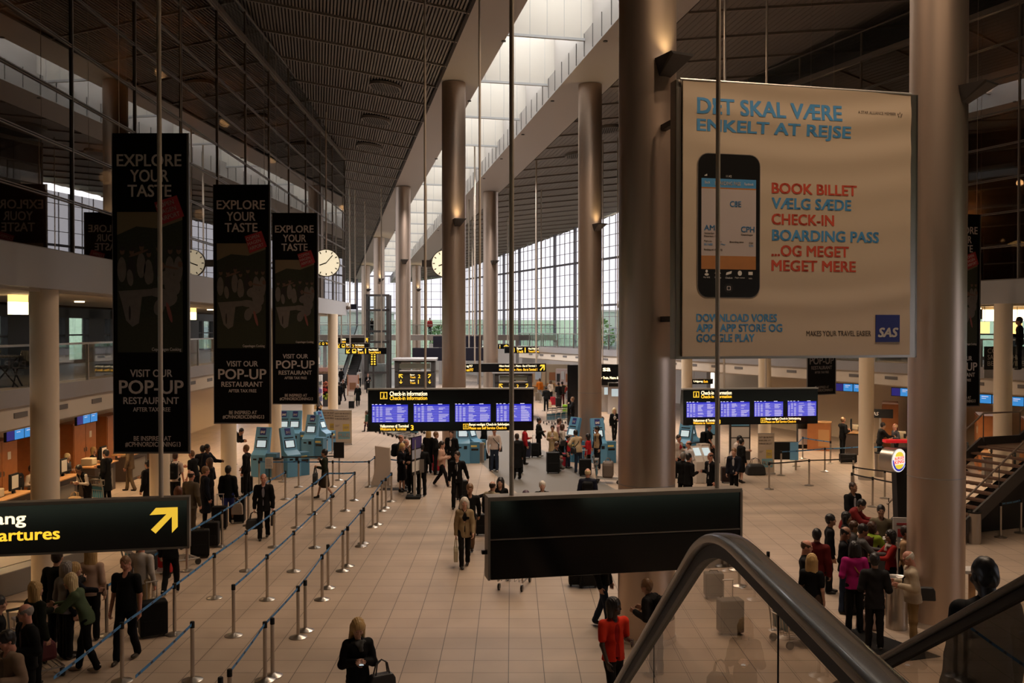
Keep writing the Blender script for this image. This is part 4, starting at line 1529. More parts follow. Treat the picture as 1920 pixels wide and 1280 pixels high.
def kiosk():
    t = thing('self_service_kiosk', 'x', 'check-in kiosk', (0, 0, 0), 0, 'blue self service kiosks')
    b = MB()
    prof = [(-0.16, 0.0), (0.30, 0.0), (0.34, 1.0), (0.52, 1.86), (0.40, 1.90), (0.10, 1.02), (-0.16, 0.86)]
    w = 0.3
    n = len(prof)
    vs = [(-w, y, z) for y, z in prof] + [(w, y, z) for y, z in prof]
    b.add(vs, [tuple(range(n - 1, -1, -1)), tuple(range(n, 2 * n))] + [(i, (i + 1) % n, (i + 1) % n + n, i + n) for i in range(n)])
    b.build('cabinet', M_KB, t, bev=0.012)
    c = MB().box(0.3, 0.72, -0.1, 0.3, 0.0, 0.92).build('side_cabinet', M_KBD, t, bev=0.01)
    MB().box(0.36, 0.66, -0.106, -0.1, 0.55, 0.64).build('slot', M_BLACK, c)

    def on_slope(x0, x1, s0, s1, m, nm, off=0.012):
        a = Vector((0, 0.10, 1.02)); e = Vector((0, 0.40, 1.90))
        d = (e - a)
        nrm = Vector((0, -d.z, d.y)).normalized() * off
        p, q = a + d * s0, a + d * s1
        mb = MB().hexa([p + Vector((x0, 0, 0)), p + Vector((x1, 0, 0)), q + Vector((x1, 0, 0)), q + Vector((x0, 0, 0)),
                        p + nrm + Vector((x0, 0, 0)), p + nrm + Vector((x1, 0, 0)), q + nrm + Vector((x1, 0, 0)), q + nrm + Vector((x0, 0, 0))])
        return mb.build(nm, m, t)
    on_slope(-0.22, 0.22, 0.10, 0.44, M_MATTBLACK, 'screen_bezel')
    on_slope(-0.18, 0.18, 0.13, 0.41, M_KSCR, 'screen', 0.016)
    l = on_slope(-0.12, 0.12, 0.66, 0.95, M_NAVY, 'logo_panel')
    z = text('SAS', -0.095, 0.095, 0, 0.1, mat('logo_white', (0.75, 0.7, 0.65), 0.6), t, y=0, bold=0.04, shear=0.2, name='logo_lettering')
    z.location = (0, 0.10 + 0.30 * 0.73 - 0.022, 1.02 + 0.88 * 0.73)
    z.rotation_euler = (-0.328, 0, 0)
    on_slope(-0.2, 0.2, 0.52, 0.56, M_MATTBLACK, 'printer_slot')
    f = MB()
    f.box(-0.2, -0.06, -0.17, -0.16, 0.66, 0.72)
    f.box(0.04, 0.18, -0.17, -0.16, 0.62, 0.76)
    f.build('card_reader', M_MATTBLACK, t)
    MB().box(0.34, 0.6, -0.112, -0.1, 0.70, 0.78).build('yellow_sticker', mat('sticker_yellow', (0.6, 0.5, 0.15), 0.6), t)
    return t


KI = kiosk()
first = True
for px, py, yaw, lab in ((487, 893, -0.15, 'blue kiosk left of the column, half behind the man in black'),
                         (548, 893, 0.75, 'blue kiosk with tilted screen in front of the right-hand cream column'),
                         (580, 858, -0.25, 'blue kiosk facing the camera, left of the folding posters'),
                         (612, 846, 1.25, 'blue kiosk seen from the side, touching the folding posters'),
                         (531, 846, 0.1, 'blue kiosk at the back between the two cream columns, left one'),
                         (551, 846, 0.0, 'blue kiosk at the back with dark navy top, right one between columns'),
                         (868, 868, 0.05, 'blue kiosk with bright screen beside the pilot'),
                         (893, 866, 1.1, 'blue kiosk turned sideways behind the kiosk beside the pilot'),
                         (1066, 864, -0.9, 'blue kiosk leaning away left of the metal column, behind the travel group'),
                         (1124, 868, 0.2, 'blue kiosk facing the man in the beige vest, right of the metal column'),
                         (1281, 868, -0.6, 'blue kiosk behind the woman with the red scarf'),
                         (1300, 862, 0.5, 'blue kiosk behind the man in the white shirt at the trolleys')):
    o = KI if first else copy_tree(KI)
    first = False
    o.location = G(px, py)
    o.rotation_euler = (0, 0, yaw)
    o['label'] = lab

# bins
M_BIN = mat('bin_steel', (0.40, 0.36, 0.32), 0.3, 0.9)


def bin_(px, py, h, r, label):
    t = thing('waste_bin', label, 'waste bin', G(px, py), 0, 'steel waste bins')
    MB().lathe([(r, 0), (r, h - 0.04)], 24).build('body', M_BIN, t, smooth=True)
    MB().lathe([(r + 0.01, h - 0.04), (r + 0.01, h), (r * 0.6, h), (r * 0.6, h - 0.1)], 24).build('rim', M_MATTBLACK, t, smooth=True)


bin_(1827, 1018, 0.86, 0.165, 'steel waste bin at the foot of the dark staircase')
bin_(1650, 893, 0.95, 0.2, 'steel bin behind the burger sign lane beside the cream column')
bin_(519, 898, 0.8, 0.2, 'brown metal bin between the blue kiosks on the left')
bin_(606, 857, 0.8, 0.2, 'brown metal bin beside the folding posters')
t = thing('waste_bin', 'square grey bin standing right of the blue kiosk beside the pilot', 'waste bin', G(899, 866), 0, 'steel waste bins')
MB().box(-0.14, 0.2, -0.15, 0.15, 0, 0.85).build('body', M_BIN, t)
MB().box(-0.02, 0.14, -0.16, -0.15, 0.06, 0.8).build('door', mat('bin_door', (0.16, 0.13, 0.11), 0.6), t)


# roll-up ticket posters
M_PAPER = mat('poster_pale', (0.44, 0.36, 0.28), 0.7)


def go_poster(px, py, yaw, h, w, label):
    t = thing('roll_up_poster', label, 'poster stand', G(px, py), yaw, 'ticket roll-up posters')
    MB().box(0, w, 0, 0.02, 0.06, h).build('sheet', M_PAPER, t)
    MB().box(-0.02, w + 0.02, -0.1, 0.12, 0, 0.07).build('foot', M_ALU, t)
    MB().tube([(-0.01, 0.01, h), (w + 0.01, 0.01, h)], 0.015, 6).build('top_bar', M_ALU, t)
    for i, s in enumerate(('DET ER BLEVET', 'ENKLERE AT', 'VÆLGE BILLET')):
        text(s, w * 0.06, w * (0.93, 0.78, 0.86)[i], h * (0.885 - 0.075 * i), h * (0.925 - 0.075 * i), M_PG, t, bold=0.02)
    g = MB().box(w * 0.5, w * 0.86, -0.004, 0.0, h * 0.40, h * 0.60).build('yellow_square', mat('go_yellow', (0.50, 0.36, 0.06), 0.7), t)
    text('GO', w * 0.55, w * 0.81, h * 0.46, h * 0.54, M_PAPER, g, y=-0.008, bold=0.04)
    g = MB().box(w * 0.24, w * 0.90, -0.004, 0.0, h * 0.17, h * 0.38).build('blue_square', mat('plus_blue', (0.14, 0.30, 0.36), 0.7), t)
    text('PLUS', w * 0.28, w * 0.86, h * 0.22, h * 0.33, M_PAPER, g, y=-0.008, bold=0.04)
    for k in range(3):
        MB().box(w * 0.08, w * (0.34 - 0.05 * k), -0.003, 0.0, h * (0.57 - 0.02 * k), h * (0.577 - 0.02 * k)).build('small_print', M_PG, t)


go_poster(603, 832, -0.1, 1.72, 0.85, 'pale ticket poster, left one of the pair before the cream column')
go_poster(626, 834, 0.12, 1.72, 0.88, 'pale ticket poster, right one of the pair before the cream column')
go_poster(1421, 889, 0.05, 1.62, 0.66, 'pale ticket poster with yellow and blue squares, alone on the right floor')

# slanted beige desk end and information stand in the middle
t = thing('leaning_panel', 'tall beige panel with curved sides standing before the parked trolleys', 'display panel', G(716, 912))
vs = []
for k in range(9):
    s = k / 8
    xl = -0.22 + 0.10 * s + 0.16 * s * s * 0 + 0.10 * math.sin(s * 3.1)
    vs.append((xl - 0.12 + 0.22 * s, s * 1.5))
P = [(-0.42, 0), (-0.30, 0.45), (-0.24, 0.9), (-0.26, 1.5), (0.28, 1.42), (0.30, 0.9), (0.30, 0.45), (0.27, 0)]
MB().plate(P[::-1], 0, 0.25).build('panel', mat('panel_beige', (0.44, 0.36, 0.30), 0.6), t, bev=0.02)
MB().box(-0.45, 0.32, -0.04, 0.3, 0, 0.05).build('foot', M_ALU, t)

t = thing('information_stand', 'tall dark information stand with purple header beside the uniformed staff', 'sign stand', G(777, 934), 0.0)
MB().prism([(-0.28, -0.2), (0.22, -0.2), (0.22, 0.3), (-0.28, 0.3)], 0, 0.09).build('foot', M_MATTBLACK, t, bev=0.02)
MB().hexa([(-0.03, -0.05, 0.08), (0.05, -0.05, 0.08), (0.05, 0.05, 0.08), (-0.03, 0.05, 0.08), (-0.03, -0.05, 2.0), (0.05, -0.05, 2.0), (0.05, 0.05, 2.0), (-0.03, 0.05, 2.0)]).build('post', M_ALU, t)
p = MB()
# panel seen nearly edge on, turned toward the right
A0, A1 = Vector((-0.08, -0.2, 0)), Vector((0.18, 0.45, 0))
MB().bar(A0 + Vector((0, 0, 1.45)), A1 + Vector((0, 0, 1.45)), 0.05, 1.3).build('panel', M_MATTBLACK, t)
for nm, z0, z1, m in (('header', 1.7, 2.08, mat('header_purple', (0.05, 0.035, 0.16), 0.5)), ('upper_notice', 1.35, 1.66, mat('notice_blue_white', (0.35, 0.37, 0.45), 0.6)), ('lower_notice', 0.92, 1.28, mat('paper_white', (0.62, 0.58, 0.54), 0.7))):
    d = (A1 - A0).normalized()
    nr = Vector((d.y, -d.x, 0)) * 0.028
    MB().bar(A0 + nr + Vector((0, 0, (z0 + z1) / 2)), A1 + nr + Vector((0, 0, (z0 + z1) / 2)), 0.008, z1 - z0).build(nm, m, t)
t = thing('document_stand', 'small grey document holder on a post beside the information stand', 'sign stand', G(789, 931))
MB().lathe([(0.15, 0), (0.15, 0.02), (0.02, 0.04), (0.02, 1.0)], 12).build('post', M_STAN, t)
MB().box(-0.03, 0.12, -0.1, -0.07, 0.85, 1.3).build('holder', M_FRAME, t)
t = thing('floor_mat', 'black floor mat under the uniformed staff', 'mat', G(752, 917))
MB().box(-0.75, 0.75, -0.22, 0.3, 0.0, 0.012).build('mat', M_MATTBLACK, t)
t = thing('floor_mat', 'large dark mat in front of the bar table beside the right column', 'mat', G(1690, 1210))
MB().prism([(-1.0, 0.9), (-0.35, 0.95), (0.45, -0.6), (-0.5, -0.9)], 0.0, 0.012).build('mat', M_MATTBLACK, t)


# ================================================================ luggage trolleys
M_TRO = mat('trolley_steel', (0.42, 0.40, 0.38), 0.3, 0.9)


def trolley():
    t = thing('luggage_trolley', 'x', 'luggage trolley', (0, 0, 0), 0, 'luggage trolleys')
    f = MB()
    for x in (-0.28, 0.28):
        f.tube([(x, -0.42, 0.16), (x, 0.42, 0.2), (x, 0.46, 0.55), (x, 0.56, 1.0)], 0.018, 6)
    f.tube([(-0.28, -0.42, 0.16), (0.28, -0.42, 0.16)], 0.018, 6)
    f.tube([(-0.28, 0.45, 0.55), (0.28, 0.45, 0.55)], 0.014, 6)
    for k in range(5):
        x = -0.2 + 0.1 * k
        f.tube([(x, -0.42, 0.17), (x, 0.42, 0.21), (x, 0.46, 0.55)], 0.008, 5)
    f.build('frame', M_TRO, t)
    MB().tube([(-0.3, 0.56, 1.0), (0.3, 0.56, 1.0)], 0.024, 8).build('handle', M_RUBBER, t)
    b = MB()
    b.box(-0.24, 0.24, 0.36, 0.5, 0.86, 0.9)
    for k in range(6):
        b.tube([(-0.24 + 0.096 * k, 0.36, 0.72), (-0.24 + 0.096 * k, 0.36, 0.9)], 0.006, 4)
    b.box(-0.24, 0.24, 0.36, 0.5, 0.70, 0.72)
    b.build('basket', M_TRO, t)
    MB().box(-0.25, 0.25, 0.40, 0.42, 0.30, 0.66).build('advert_panel', mat('advert_blue', (0.05, 0.20, 0.30), 0.6), t)
    MB().box(-0.22, 0.22, 0.392, 0.40, 0.52, 0.60).build('advert_print', mat('paper_white', (0.62, 0.58, 0.54), 0.7), t)
    for x, y in ((-0.26, -0.4), (0.26, -0.4), (-0.26, 0.4), (0.26, 0.4)):
        MB().tube([(x - 0.02, y, 0.075), (x + 0.02, y, 0.075)], 0.075, 12).build('wheel', M_RUBBER, t)
    return t


TRO = trolley()
first = True


def put_trolley(p, yaw, label, z=0):
    global first
    o = TRO if first else copy_tree(TRO)
    first = False
    o.location = (p[0], p[1], z)
    o.rotation_euler = (0, 0, yaw)
    o['label'] = label
    return o


for k in range(9):
    p = G(705, 806) + Vector((0.30 * k, -0.55 * k, 0))
    put_trolley(p, -0.5, 'steel luggage trolley, %s from the back in the row under the left flight board' % ORD[k])
for k in range(3):
    p = G(745 + 2, 815) + Vector((0.45 * k, 0.25 * k, 0))
    put_trolley(p, -1.2, 'steel luggage trolley, %s from the left in the short row under the flight board' % ORD[k])
for k in range(4):
    p = G(1030, 795) + Vector((0.33 * k, 0.35 * k, 0))
    put_trolley(p, math.pi + 0.2, 'steel luggage trolley, %s from the front in the stack left of the far metal column' % ORD[k])
put_trolley(G(203, 946), 2.7, 'luggage trolley with blue panel by the left check-in desks')
put_trolley(G(275, 1085), 2.2, 'luggage trolley with a blue panel behind the man in the black T-shirt')
put_trolley(G(333, 1060), 2.4, 'empty luggage trolley at the end of the yellow arrow sign')
put_trolley(G(1140, 905), 1.4, 'luggage trolley with a brown bag beside the nearest column')
put_trolley(G(1500, 1205), 1.9, 'luggage trolley loaded with a teal bag, seen through the escalator glass')
put_trolley(G(1318, 878), 0.4, 'luggage trolley with cartons by the right kiosks')
put_trolley(G(965, 1098), 2.9, 'luggage trolley whose wheels show below the black sign')
put_trolley(G(70, 1262), 0.8, 'luggage trolley pushed by the woman in the green top')


# ================================================================ suitcases and bags
def suitcase(p, yaw, w, d, h, color, label, handle=True, rough=0.5, up=0.0, tilt=0.0):
    t = thing('suitcase', label, 'suitcase', (p[0], p[1], 0), yaw, 'travel suitcases')
    t.rotation_euler = (tilt, 0, yaw)
    m = mat('case_%s' % '_'.join('%03d' % int(c * 999) for c in color), color, rough, spec=0.15)
    MB().box(-w / 2, w / 2, -d / 2, d / 2, 0.05, 0.05 + h).build('shell', m, t, bev=0.03)
    MB().box(-w / 2 + 0.06, w / 2 - 0.06, -d / 2 - 0.012, -d / 2 + 0.01, 0.12, h * 0.55).build('front_pocket', m, t, bev=0.008)
    for x in (-w / 2 + 0.05, w / 2 - 0.05):
        MB().tube([(x - 0.02, 0, 0.04), (x + 0.02, 0, 0.04)], 0.04, 10).build('wheel', M_RUBBER, t)
    if handle:
        f = MB()
        for x in (-0.09, 0.09):
            f.tube([(x, d / 2 - 0.04, h), (x, d / 2 - 0.04, h + 0.38 + up)], 0.009, 6)
        f.tube([(-0.11, d / 2 - 0.04, h + 0.38 + up), (0.11, d / 2 - 0.04, h + 0.38 + up)], 0.014, 6)
        f.build('pull_handle', M_ALU, t)
    else:
        MB().tube([(-0.1, 0, h + 0.05), (-0.08, 0, h + 0.09), (0.08, 0, h + 0.09), (0.1, 0, h + 0.05)], 0.012, 6).build('carry_handle', M_RUBBER, t)
    return t


BLK = (0.006, 0.006, 0.0065)
for px, py, yaw, w, d, h, c, lab, hd in (
        (287, 1192, 0.5, .50, .32, .62, BLK, 'black soft suitcase pulled by the man in the black T-shirt', True),
        (312, 1075, -0.2, .36, .26, .62, (.32, .02, .02), 'red suitcase standing on end below the arrow sign', False),
        (375, 1045, .3, .46, .3, .66, BLK, 'large black case beside the man in the grey tweed jacket', False),
        (394, 1025, .1, .46, .3, .62, BLK, 'black case in front of the man in the navy coat', False),
        (412, 992, .1, .42, .28, .62, BLK, 'black suitcase left of the person in blue shorts', True),
        (445, 980, .1, .45, .3, .7, BLK, 'black suitcase right of the person in blue shorts', False),
        (463, 925, .2, .40, .26, .55, BLK, 'black cabin case held by the man in the black jacket near the kiosk', True),
        (822, 884, .2, .52, .32, .72, (.33, .018, .03), 'big red suitcase behind the woman in the pale pink jacket', True),
        (866, 936, .4, .40, .24, .60, BLK, 'black trolley case pulled by the pilot', True),
        (904, 1003, .05, .36, .24, .55, BLK, 'black cabin case behind the woman with white hair', True),
        (926, 881, 0, .40, .26, .55, BLK, 'black cabin case before the man in the white shirt', True),
        (972, 887, .1, .36, .24, .52, BLK, 'black cabin case behind the man in the long dark coat', False),
        (985, 858, -.1, .46, .28, .68, (.02, .022, .04), 'dark blue suitcase held by the person in red', True),
        (1003, 857, .2, .36, .25, .6, BLK, 'black suitcase beside the man with the black backpack', True),
        (1037, 887, .1, .52, .32, .80, BLK, 'tall black suitcase left of the crouching person', False),
        (1097, 892, .1, .46, .3, .62, BLK, 'black suitcase behind the man in the beige jacket', True),
        (1061, 876, .1, .34, .26, .55, (.3, .02, .035), 'red suitcase between the child and the crouching person', False),
        (1061, 777, .1, .42, .26, .62, (.18, .38, .02), 'bright green suitcase in front of the far queue', True),
        (1047, 763, .2, .40, .26, .62, BLK, 'black suitcase in the far queue left of the green one', False),
        (1036, 760, 0, .44, .28, .60, (.33, .02, .03), 'red suitcase in the far queue', False),
        (1008, 751, 0, .40, .26, .60, (.2, .17, .14), 'grey suitcase beside the person in orange', False),
        (659, 766, .2, .4, .26, .5, BLK, 'black case pulled by the woman with white hair far down the hall', True),
        (1365, 905, 0, .52, .3, .55, (.02, .012, .012), 'black flight case left of the man in the blue jacket', True),
        (1081, 1098, 0, .36, .26, .6, BLK, 'black case below the black sign, left of two', False),
        (1102, 1100, .2, .44, .28, .62, BLK, 'black case below the black sign, right of two', False),
        (1338, 1120, 0, .40, .26, .5, (.09, .085, .08), 'smaller grey suitcase seen through the escalator glass', False),
        (1369, 1188, .15, .46, .3, .62, (.085, .08, .075), 'grey suitcase with green tag seen through the escalator glass', True),
        (142, 1150, .3, .5, .35, .7, BLK, 'black case between the blond woman and the man in the black T-shirt', False),
        (1590, 868, 0, .7, .3, .35, BLK, 'black bag on the floor beside the man at the right desk', False),
        (1598, 1150, 0, .4, .3, .4, BLK, 'black bag on the floor between the people at the burger stand', False)):
    suitcase(G(px, py), yaw, w, d, h, c, lab, hd)


def soft_bag(p, yaw, w, d, h, color, label, name='holdall', cat='bag', strap=0.25, rnd=0.0):
    t = thing(name, label, cat, p, yaw, None)
    m = mat('bag_%s' % '_'.join('%02d' % int(c * 99) for c in color), color, 0.55, bump=0.2)
    b = MB()
    P = [(-w / 2, 0), (w / 2, 0), (w * 0.46, h * 0.75), (w * 0.36, h), (-w * 0.36, h), (-w * 0.46, h * 0.75)]
    b.plate(P[::-1], -d / 2, d / 2)
    b.build('body', m, t, bev=min(w, d) * 0.16)
    if strap:
        s = MB()
        for y in (-d * 0.3, d * 0.3):
            s.tube([(-w * 0.26, y, h * 0.9), (-w * 0.18, y * 0.5, h + strap * 0.75), (0, 0, h + strap), (w * 0.18, y * 0.5, h + strap * 0.75), (w * 0.26, y, h * 0.9)], 0.011, 6)
        s.build('handles', m, t)
    return t


soft_bag(G(1625, 1180), 0.3, .36, .26, .36, (.34, .22, .17), 'pink and cream shopping bag on the floor by the bar table', 'shopping_bag')
soft_bag(G(1650, 1150), 0.1, .34, .22, .34, (.30, .20, .15), 'brown paper bag on the floor behind the pink shopping bag', 'shopping_bag')
soft_bag(G(1415, 889) + Vector((0, -0.1, 0)), 0.0, .75, .5, .42, BLK, 'big black holdall on the floor by the single roll-up poster', 'holdall')
soft_bag(G(1140, 905) + Vector((0, 0, 0.22)), 1.4, .5, .4, .6, (.10, .075, .06), 'brown backpack lying on the trolley beside the nearest column', 'backpack', strap=0.12)
soft_bag(G(1500, 1205) + Vector((0, 0, 0.22)), 1.9, .55, .42, .42, (.05, .12, .12), 'teal bag on the trolley seen through the escalator glass', 'holdall', strap=0.1)
soft_bag(G(140, 955) + Vector((0, 0, 0)), 0.0, .42, .25, .42, (.40, .25, .12), 'tan striped bag by the left check-in counter', 'shopping_bag', strap=0.15)
soft_bag(G(1030, 763), 0.0, .34, .22, .4, (.45, .30, .18), 'tan bag on the floor in the far queue', 'shopping_bag', strap=0.12)
soft_bag(G(70, 1262) + Vector((0, 0, 0.22)), 0.8, .55, .4, .35, (.10, .015, .02), 'dark red bag lying on the trolley at the bottom left', 'holdall', strap=0.1)
soft_bag(G(275, 1085) + Vector((0, 0, 0.22)), 2.2, .5, .4, .5, BLK, 'black bag on the trolley behind the man in the black T-shirt', 'holdall', strap=0.08)


# ================================================================ left check-in desks
def cabinet_row(P_line, ys, label_side):
    pass


M_DESK = mat('desk_front_dark', (0.05, 0.035, 0.028), 0.5)
M_DESKG = mat('desk_grey', (0.17, 0.155, 0.14), 0.5)
M_PAPERW = mat('paper_white', (0.62, 0.58, 0.54), 0.7)
M_PRN = mat('printer_cream', (0.55, 0.46, 0.32), 0.6)
M_SCRBLUE = mat('ad_screen_blue', (0.05, 0.2, 0.5), 0.3, emit=(0.04, 0.27, 0.68), estr=0.8)
M_SCRNAVY = mat('ad_screen_navy', (0.01, 0.01, 0.1), 0.3, emit=(0.025, 0.02, 0.17), estr=0.8)


def office_chair(p, yaw, label):
    t = thing('office_chair', label, 'office chair', p, yaw, 'desk chairs at the check-in')
    MB().lathe([(0.3, 0.0), (0.26, 0.06), (0.03, 0.12), (0.03, 0.44)], 5).build('base', M_MATTBLACK, t)
    MB().box(-0.24, 0.24, -0.24, 0.24, 0.44, 0.52).build('seat', M_MATTBLACK, t, bev=0.04)
    P = [(-0.2, 0.55), (0.2, 0.55), (0.25, 0.8), (0.22, 1.06), (0.12, 1.16), (-0.12, 1.16), (-0.22, 1.06), (-0.25, 0.8)]
    MB().plate(P[::-1], 0.22, 0.29).build('backrest', M_MATTBLACK, t, bev=0.02)
    MB().box(-0.03, 0.03, 0.2, 0.3, 0.46, 0.7).build('back_support', M_STEEL, t)
    MB().box(-0.04, 0.04, 0.212, 0.222, 1.02, 1.05).build('chair_label', mat('chair_label_red', (0.3, 0.1, 0.05), 0.6), t)


def desk(p, yaw, where, k):
    """check-in desk; local +x looks at the passengers, y runs along the row"""
    t = thing('check_in_desk', 'check-in desk with oak rim, %s in the row under the %s gallery' % (ORD[k], where), 'check-in desk', p, yaw, 'check-in desks ' + where)
    MB().box(-0.55, 0.0, -0.85, 0.85, 0.0, 0.98).build('front', M_DESK, t)
    MB().box(-0.7, 0.10, -0.9, 0.9, 0.98, 1.03).build('worktop', M_WOODL, t, bev=0.012)
    MB().box(0.0, 0.02, -0.6, 0.6, 0.12, 0.8).build('front_panel', M_DESKG, t)
    x = -0.2
    s = MB().box(x - 0.05, x + 0.02, 0.1, 0.55, 1.12, 1.6).build('monitor', M_MATTBLACK, t)
    MB().box(x + 0.02, x + 0.03, 0.15, 0.5, 1.18, 1.55).build('paper_notice', M_PAPERW, s)
    MB().box(x - 0.06, x, 0.28, 0.38, 1.03, 1.12).build('monitor_stand', M_MATTBLACK, s)
    MB().box(-0.6, -0.2, -0.6, -0.2, 1.03, 1.28).build('printer', M_PRN, t, bev=0.03)
    MB().box(-0.6, -0.5, -0.1, 0.0, 1.03, 1.22).build('telephone', M_MATTBLACK, t)
    return t


def wood_unit(p, yaw, where, k, h=2.1):
    t = thing('wooden_partition', 'cherry wood partition cupboard, %s in the row behind the %s check-in desks' % (ORD[k], where), 'cupboard', p, yaw, 'wood partitions ' + where)
    MB().box(-0.35, 0.35, -1.0, 1.0, 0.0, h).build('body', M_WOOD, t)
    d = MB().box(0.35, 0.37, -0.95, 0.0, 0.05, h - 0.05).build('door', M_WOOD, t)
    MB().box(0.37, 0.40, -0.12, -0.08, 1.0, 1.15).build('handle', M_STEEL, d)
    d = MB().box(0.35, 0.37, 0.03, 0.95, 0.05, h - 0.05).build('door', M_WOOD, t)
    MB().box(0.37, 0.40, 0.08, 0.12, 1.0, 1.15).build('handle', M_STEEL, d)
    MB().box(0.372, 0.378, 0.35, 0.55, 1.5, 1.75).build('paper_notice', M_PAPERW, t)


def ad_screen(p, yaw, label, num, L=1.2):
    t = thing('overhead_screen', label, 'overhead screen', p, yaw, 'blue screens over the check-in desks')
    MB().box(-0.06, 0.0, -L / 2, L / 2, 0.0, 0.34).build('case', M_MATTBLACK, t)
    a = L * 0.28
    MB().box(0.0, 0.006, -L / 2 + 0.02, -L / 2 + a, 0.02, 0.32).build('number_screen', M_SCRNAVY, t)
    b = (L - a) / 2
    for q in range(2):
        s = MB().box(0.0, 0.006, -L / 2 + a + 0.02 + q * b, -L / 2 + a + (q + 1) * b - 0.02, 0.02, 0.32).build('blue_screen', M_SCRBLUE, t)
        l = MB()
        y = -L / 2 + a + q * b
        l.box(0.006, 0.008, y + 0.1, y + b - 0.12, 0.24, 0.27)
        l.box(0.006, 0.008, y + 0.1, y + b - 0.2, 0.18, 0.20)
        l.build('screen_caption', M_SCRW, s)
    for q in (-L / 2 + 0.1, L / 2 - 0.1):
        MB().tube([(-0.03, q, 0.34), (-0.03, q, 3.52 - p[2])], 0.012, 5).build('hanger', M_RODM, t)


yl = math.atan2(-0.02, 1.0)
for k, Y in enumerate((24.0, 27.2, 30.4, 33.6, 36.8, 40.0)):
    x = -13.5 - 0.025 * Y
    desk((x, Y, 0), 0.0, 'left', k)
    wood_unit((x - 2.6, Y + 0.4, 0), 0.0, 'left', k, 2.15)
    office_chair((x - 1.25, Y + 0.1, 0), 1.57 + 0.3 * (k % 2), 'black office chair behind the %s desk from the camera on the left' % ORD[k])
for k, (Y, L) in enumerate(((23.0, 1.3), (26.8, 1.3), (30.6, 1.3), (34.4, 1.3))):
    ad_screen((-11.4 - 0.02 * Y, Y, 3.12), 0.0, 'blue overhead screen above the left check-in desks, %s from the camera' % ORD[k], k, L)
# low baggage belt housing in front of the left desks
t = thing('baggage_belt', 'low grey baggage belt housing in front of the left check-in desks', 'baggage belt', (-12.3, 21.0, 0))
MB().prism([(-3.4, -1.6), (1.0, -1.6), (2.2, 1.8), (-3.4, 2.6)], 0.0, 0.52).build('housing', M_DESKG, t, bev=0.02)
MB().prism([(-3.2, -1.3), (0.6, -1.3), (1.6, 1.4), (-3.2, 2.1)], 0.52, 0.535).build('belt', mat('belt_tan', (0.24, 0.20, 0.16), 0.6), t)
t = thing('baggage_belt', 'dark baggage belt with red ended rail at the lower left edge', 'baggage belt', (-9.3, 17.2, 0))
MB().box(-3.0, 0.9, -0.8, 0.8, 0.0, 0.42).build('housing', M_MATTBLACK, t, bev=0.02)
MB().box(-3.0, 0.8, -0.7, 0.7, 0.42, 0.44).build('belt', mat('belt_brown', (0.11, 0.075, 0.05), 0.5), t)
f = MB()
f.tube([(-3.0, 0.85, 0.62), (0.9, 0.85, 0.62)], 0.025, 8)
f.tube([(0.9, 0.85, 0.0), (0.9, 0.85, 0.62)], 0.025, 8)
f.build('side_rail', M_STEEL, t)
MB().tube([(0.55, 0.85, 0.62), (0.92, 0.85, 0.62)], 0.035, 8).build('red_rail_end', mat('rail_red', (0.4, 0.03, 0.02), 0.4), t)

# right desks
for k, (px, Y) in enumerate(((1588, 44.5), (1672, 41.5), (1760, 38.5), (1846, 36.5))):
    x = (px - 960) * Y / F
    desk((x, Y, 0), math.pi - 0.376, 'right', k)
    q = Vector((x, Y, 0)) + Vector((0.93, 0.368, 0)) * 2.6
    wood_unit(q, math.pi - 0.376, 'right', k, 2.25)
    q = Vector((x, Y, 0)) + Vector((0.93, 0.368, 0)) * 1.2
    office_chair(q, -1.9, 'black office chair behind the %s right desk from the left' % ORD[k])
for k, (px, py, Y) in enumerate(((1592, 748, 40.3), (1700, 757, 37.3), (1850, 769, 33.8), (1910, 776, 32.6))):
    p = at(px, py, Y)
    ad_screen((p.x, p.y, 3.12), math.pi + 0.75, 'navy and blue overhead screen on the right, %s from the left' % ORD[k], k, 1.25)
# wooden counter and dark pillar sign left of the right desks
t = thing('wooden_counter', 'angular cherry wood counter standing behind the blue belts on the right', 'counter', (at(1535, 842, 45.5).x, 45.5, 0), -0.376)
MB().box(-0.5, 0.55, -0.35, 0.35, 0, 1.3).build('body', M_WOOD, t)
MB().box(-0.53, 0.58, -0.4, 0.4, 1.3, 1.35).build('worktop', M_WOODL, t)
MB().box(0.0, 0.5, -0.36, -0.34, 0.2, 1.0).build('front_panel', M_WOODL, t)
t = thing('notice_pillar', 'narrow black notice pillar left of the wooden counter', 'sign stand', (at(1507, 850, 46).x, 46, 0))
MB().box(-0.33, 0.33, -0.1, 0.1, 0, 2.3).build('body', M_MATTBLACK, t)
for k in range(4):
    MB().box(-0.22, 0.15 - 0.05 * (k % 2), -0.106, -0.1, 1.5 + k * 0.16, 1.55 + k * 0.16).build('print_line', M_PRN, t)
MB().box(-0.3, 0.3, -0.12, -0.1, 0.2, 0.95).build('white_sheet', M_PAPERW, t)
t = thing('blue_display_box', 'black and light blue display box hanging between the right belt posts', 'display', G(1480, 882))
MB().box(-0.75, 0.35, 0.0, 0.3, 0.45, 1.15).build('box', M_MATTBLACK, t)
MB().box(0.02, 0.36, -0.02, 0.0, 0.43, 1.16).build('blue_panel', mat('panel_light_blue', (0.14, 0.36, 0.60), 0.6), t)
f = MB()
for x in (-0.7, 0.3):
    f.box(x - 0.03, x + 0.03, 0.1, 0.16, 0, 0.45)
f.build('legs', M_STAN, t)
t = thing('tall_screen_panel', 'white and blue upright display behind the leaning man in white', 'display', G(1389, 862))
MB().box(-0.5, 0.42, 0, 0.12, 0, 2.25).build('body', M_DARKFRAME, t)
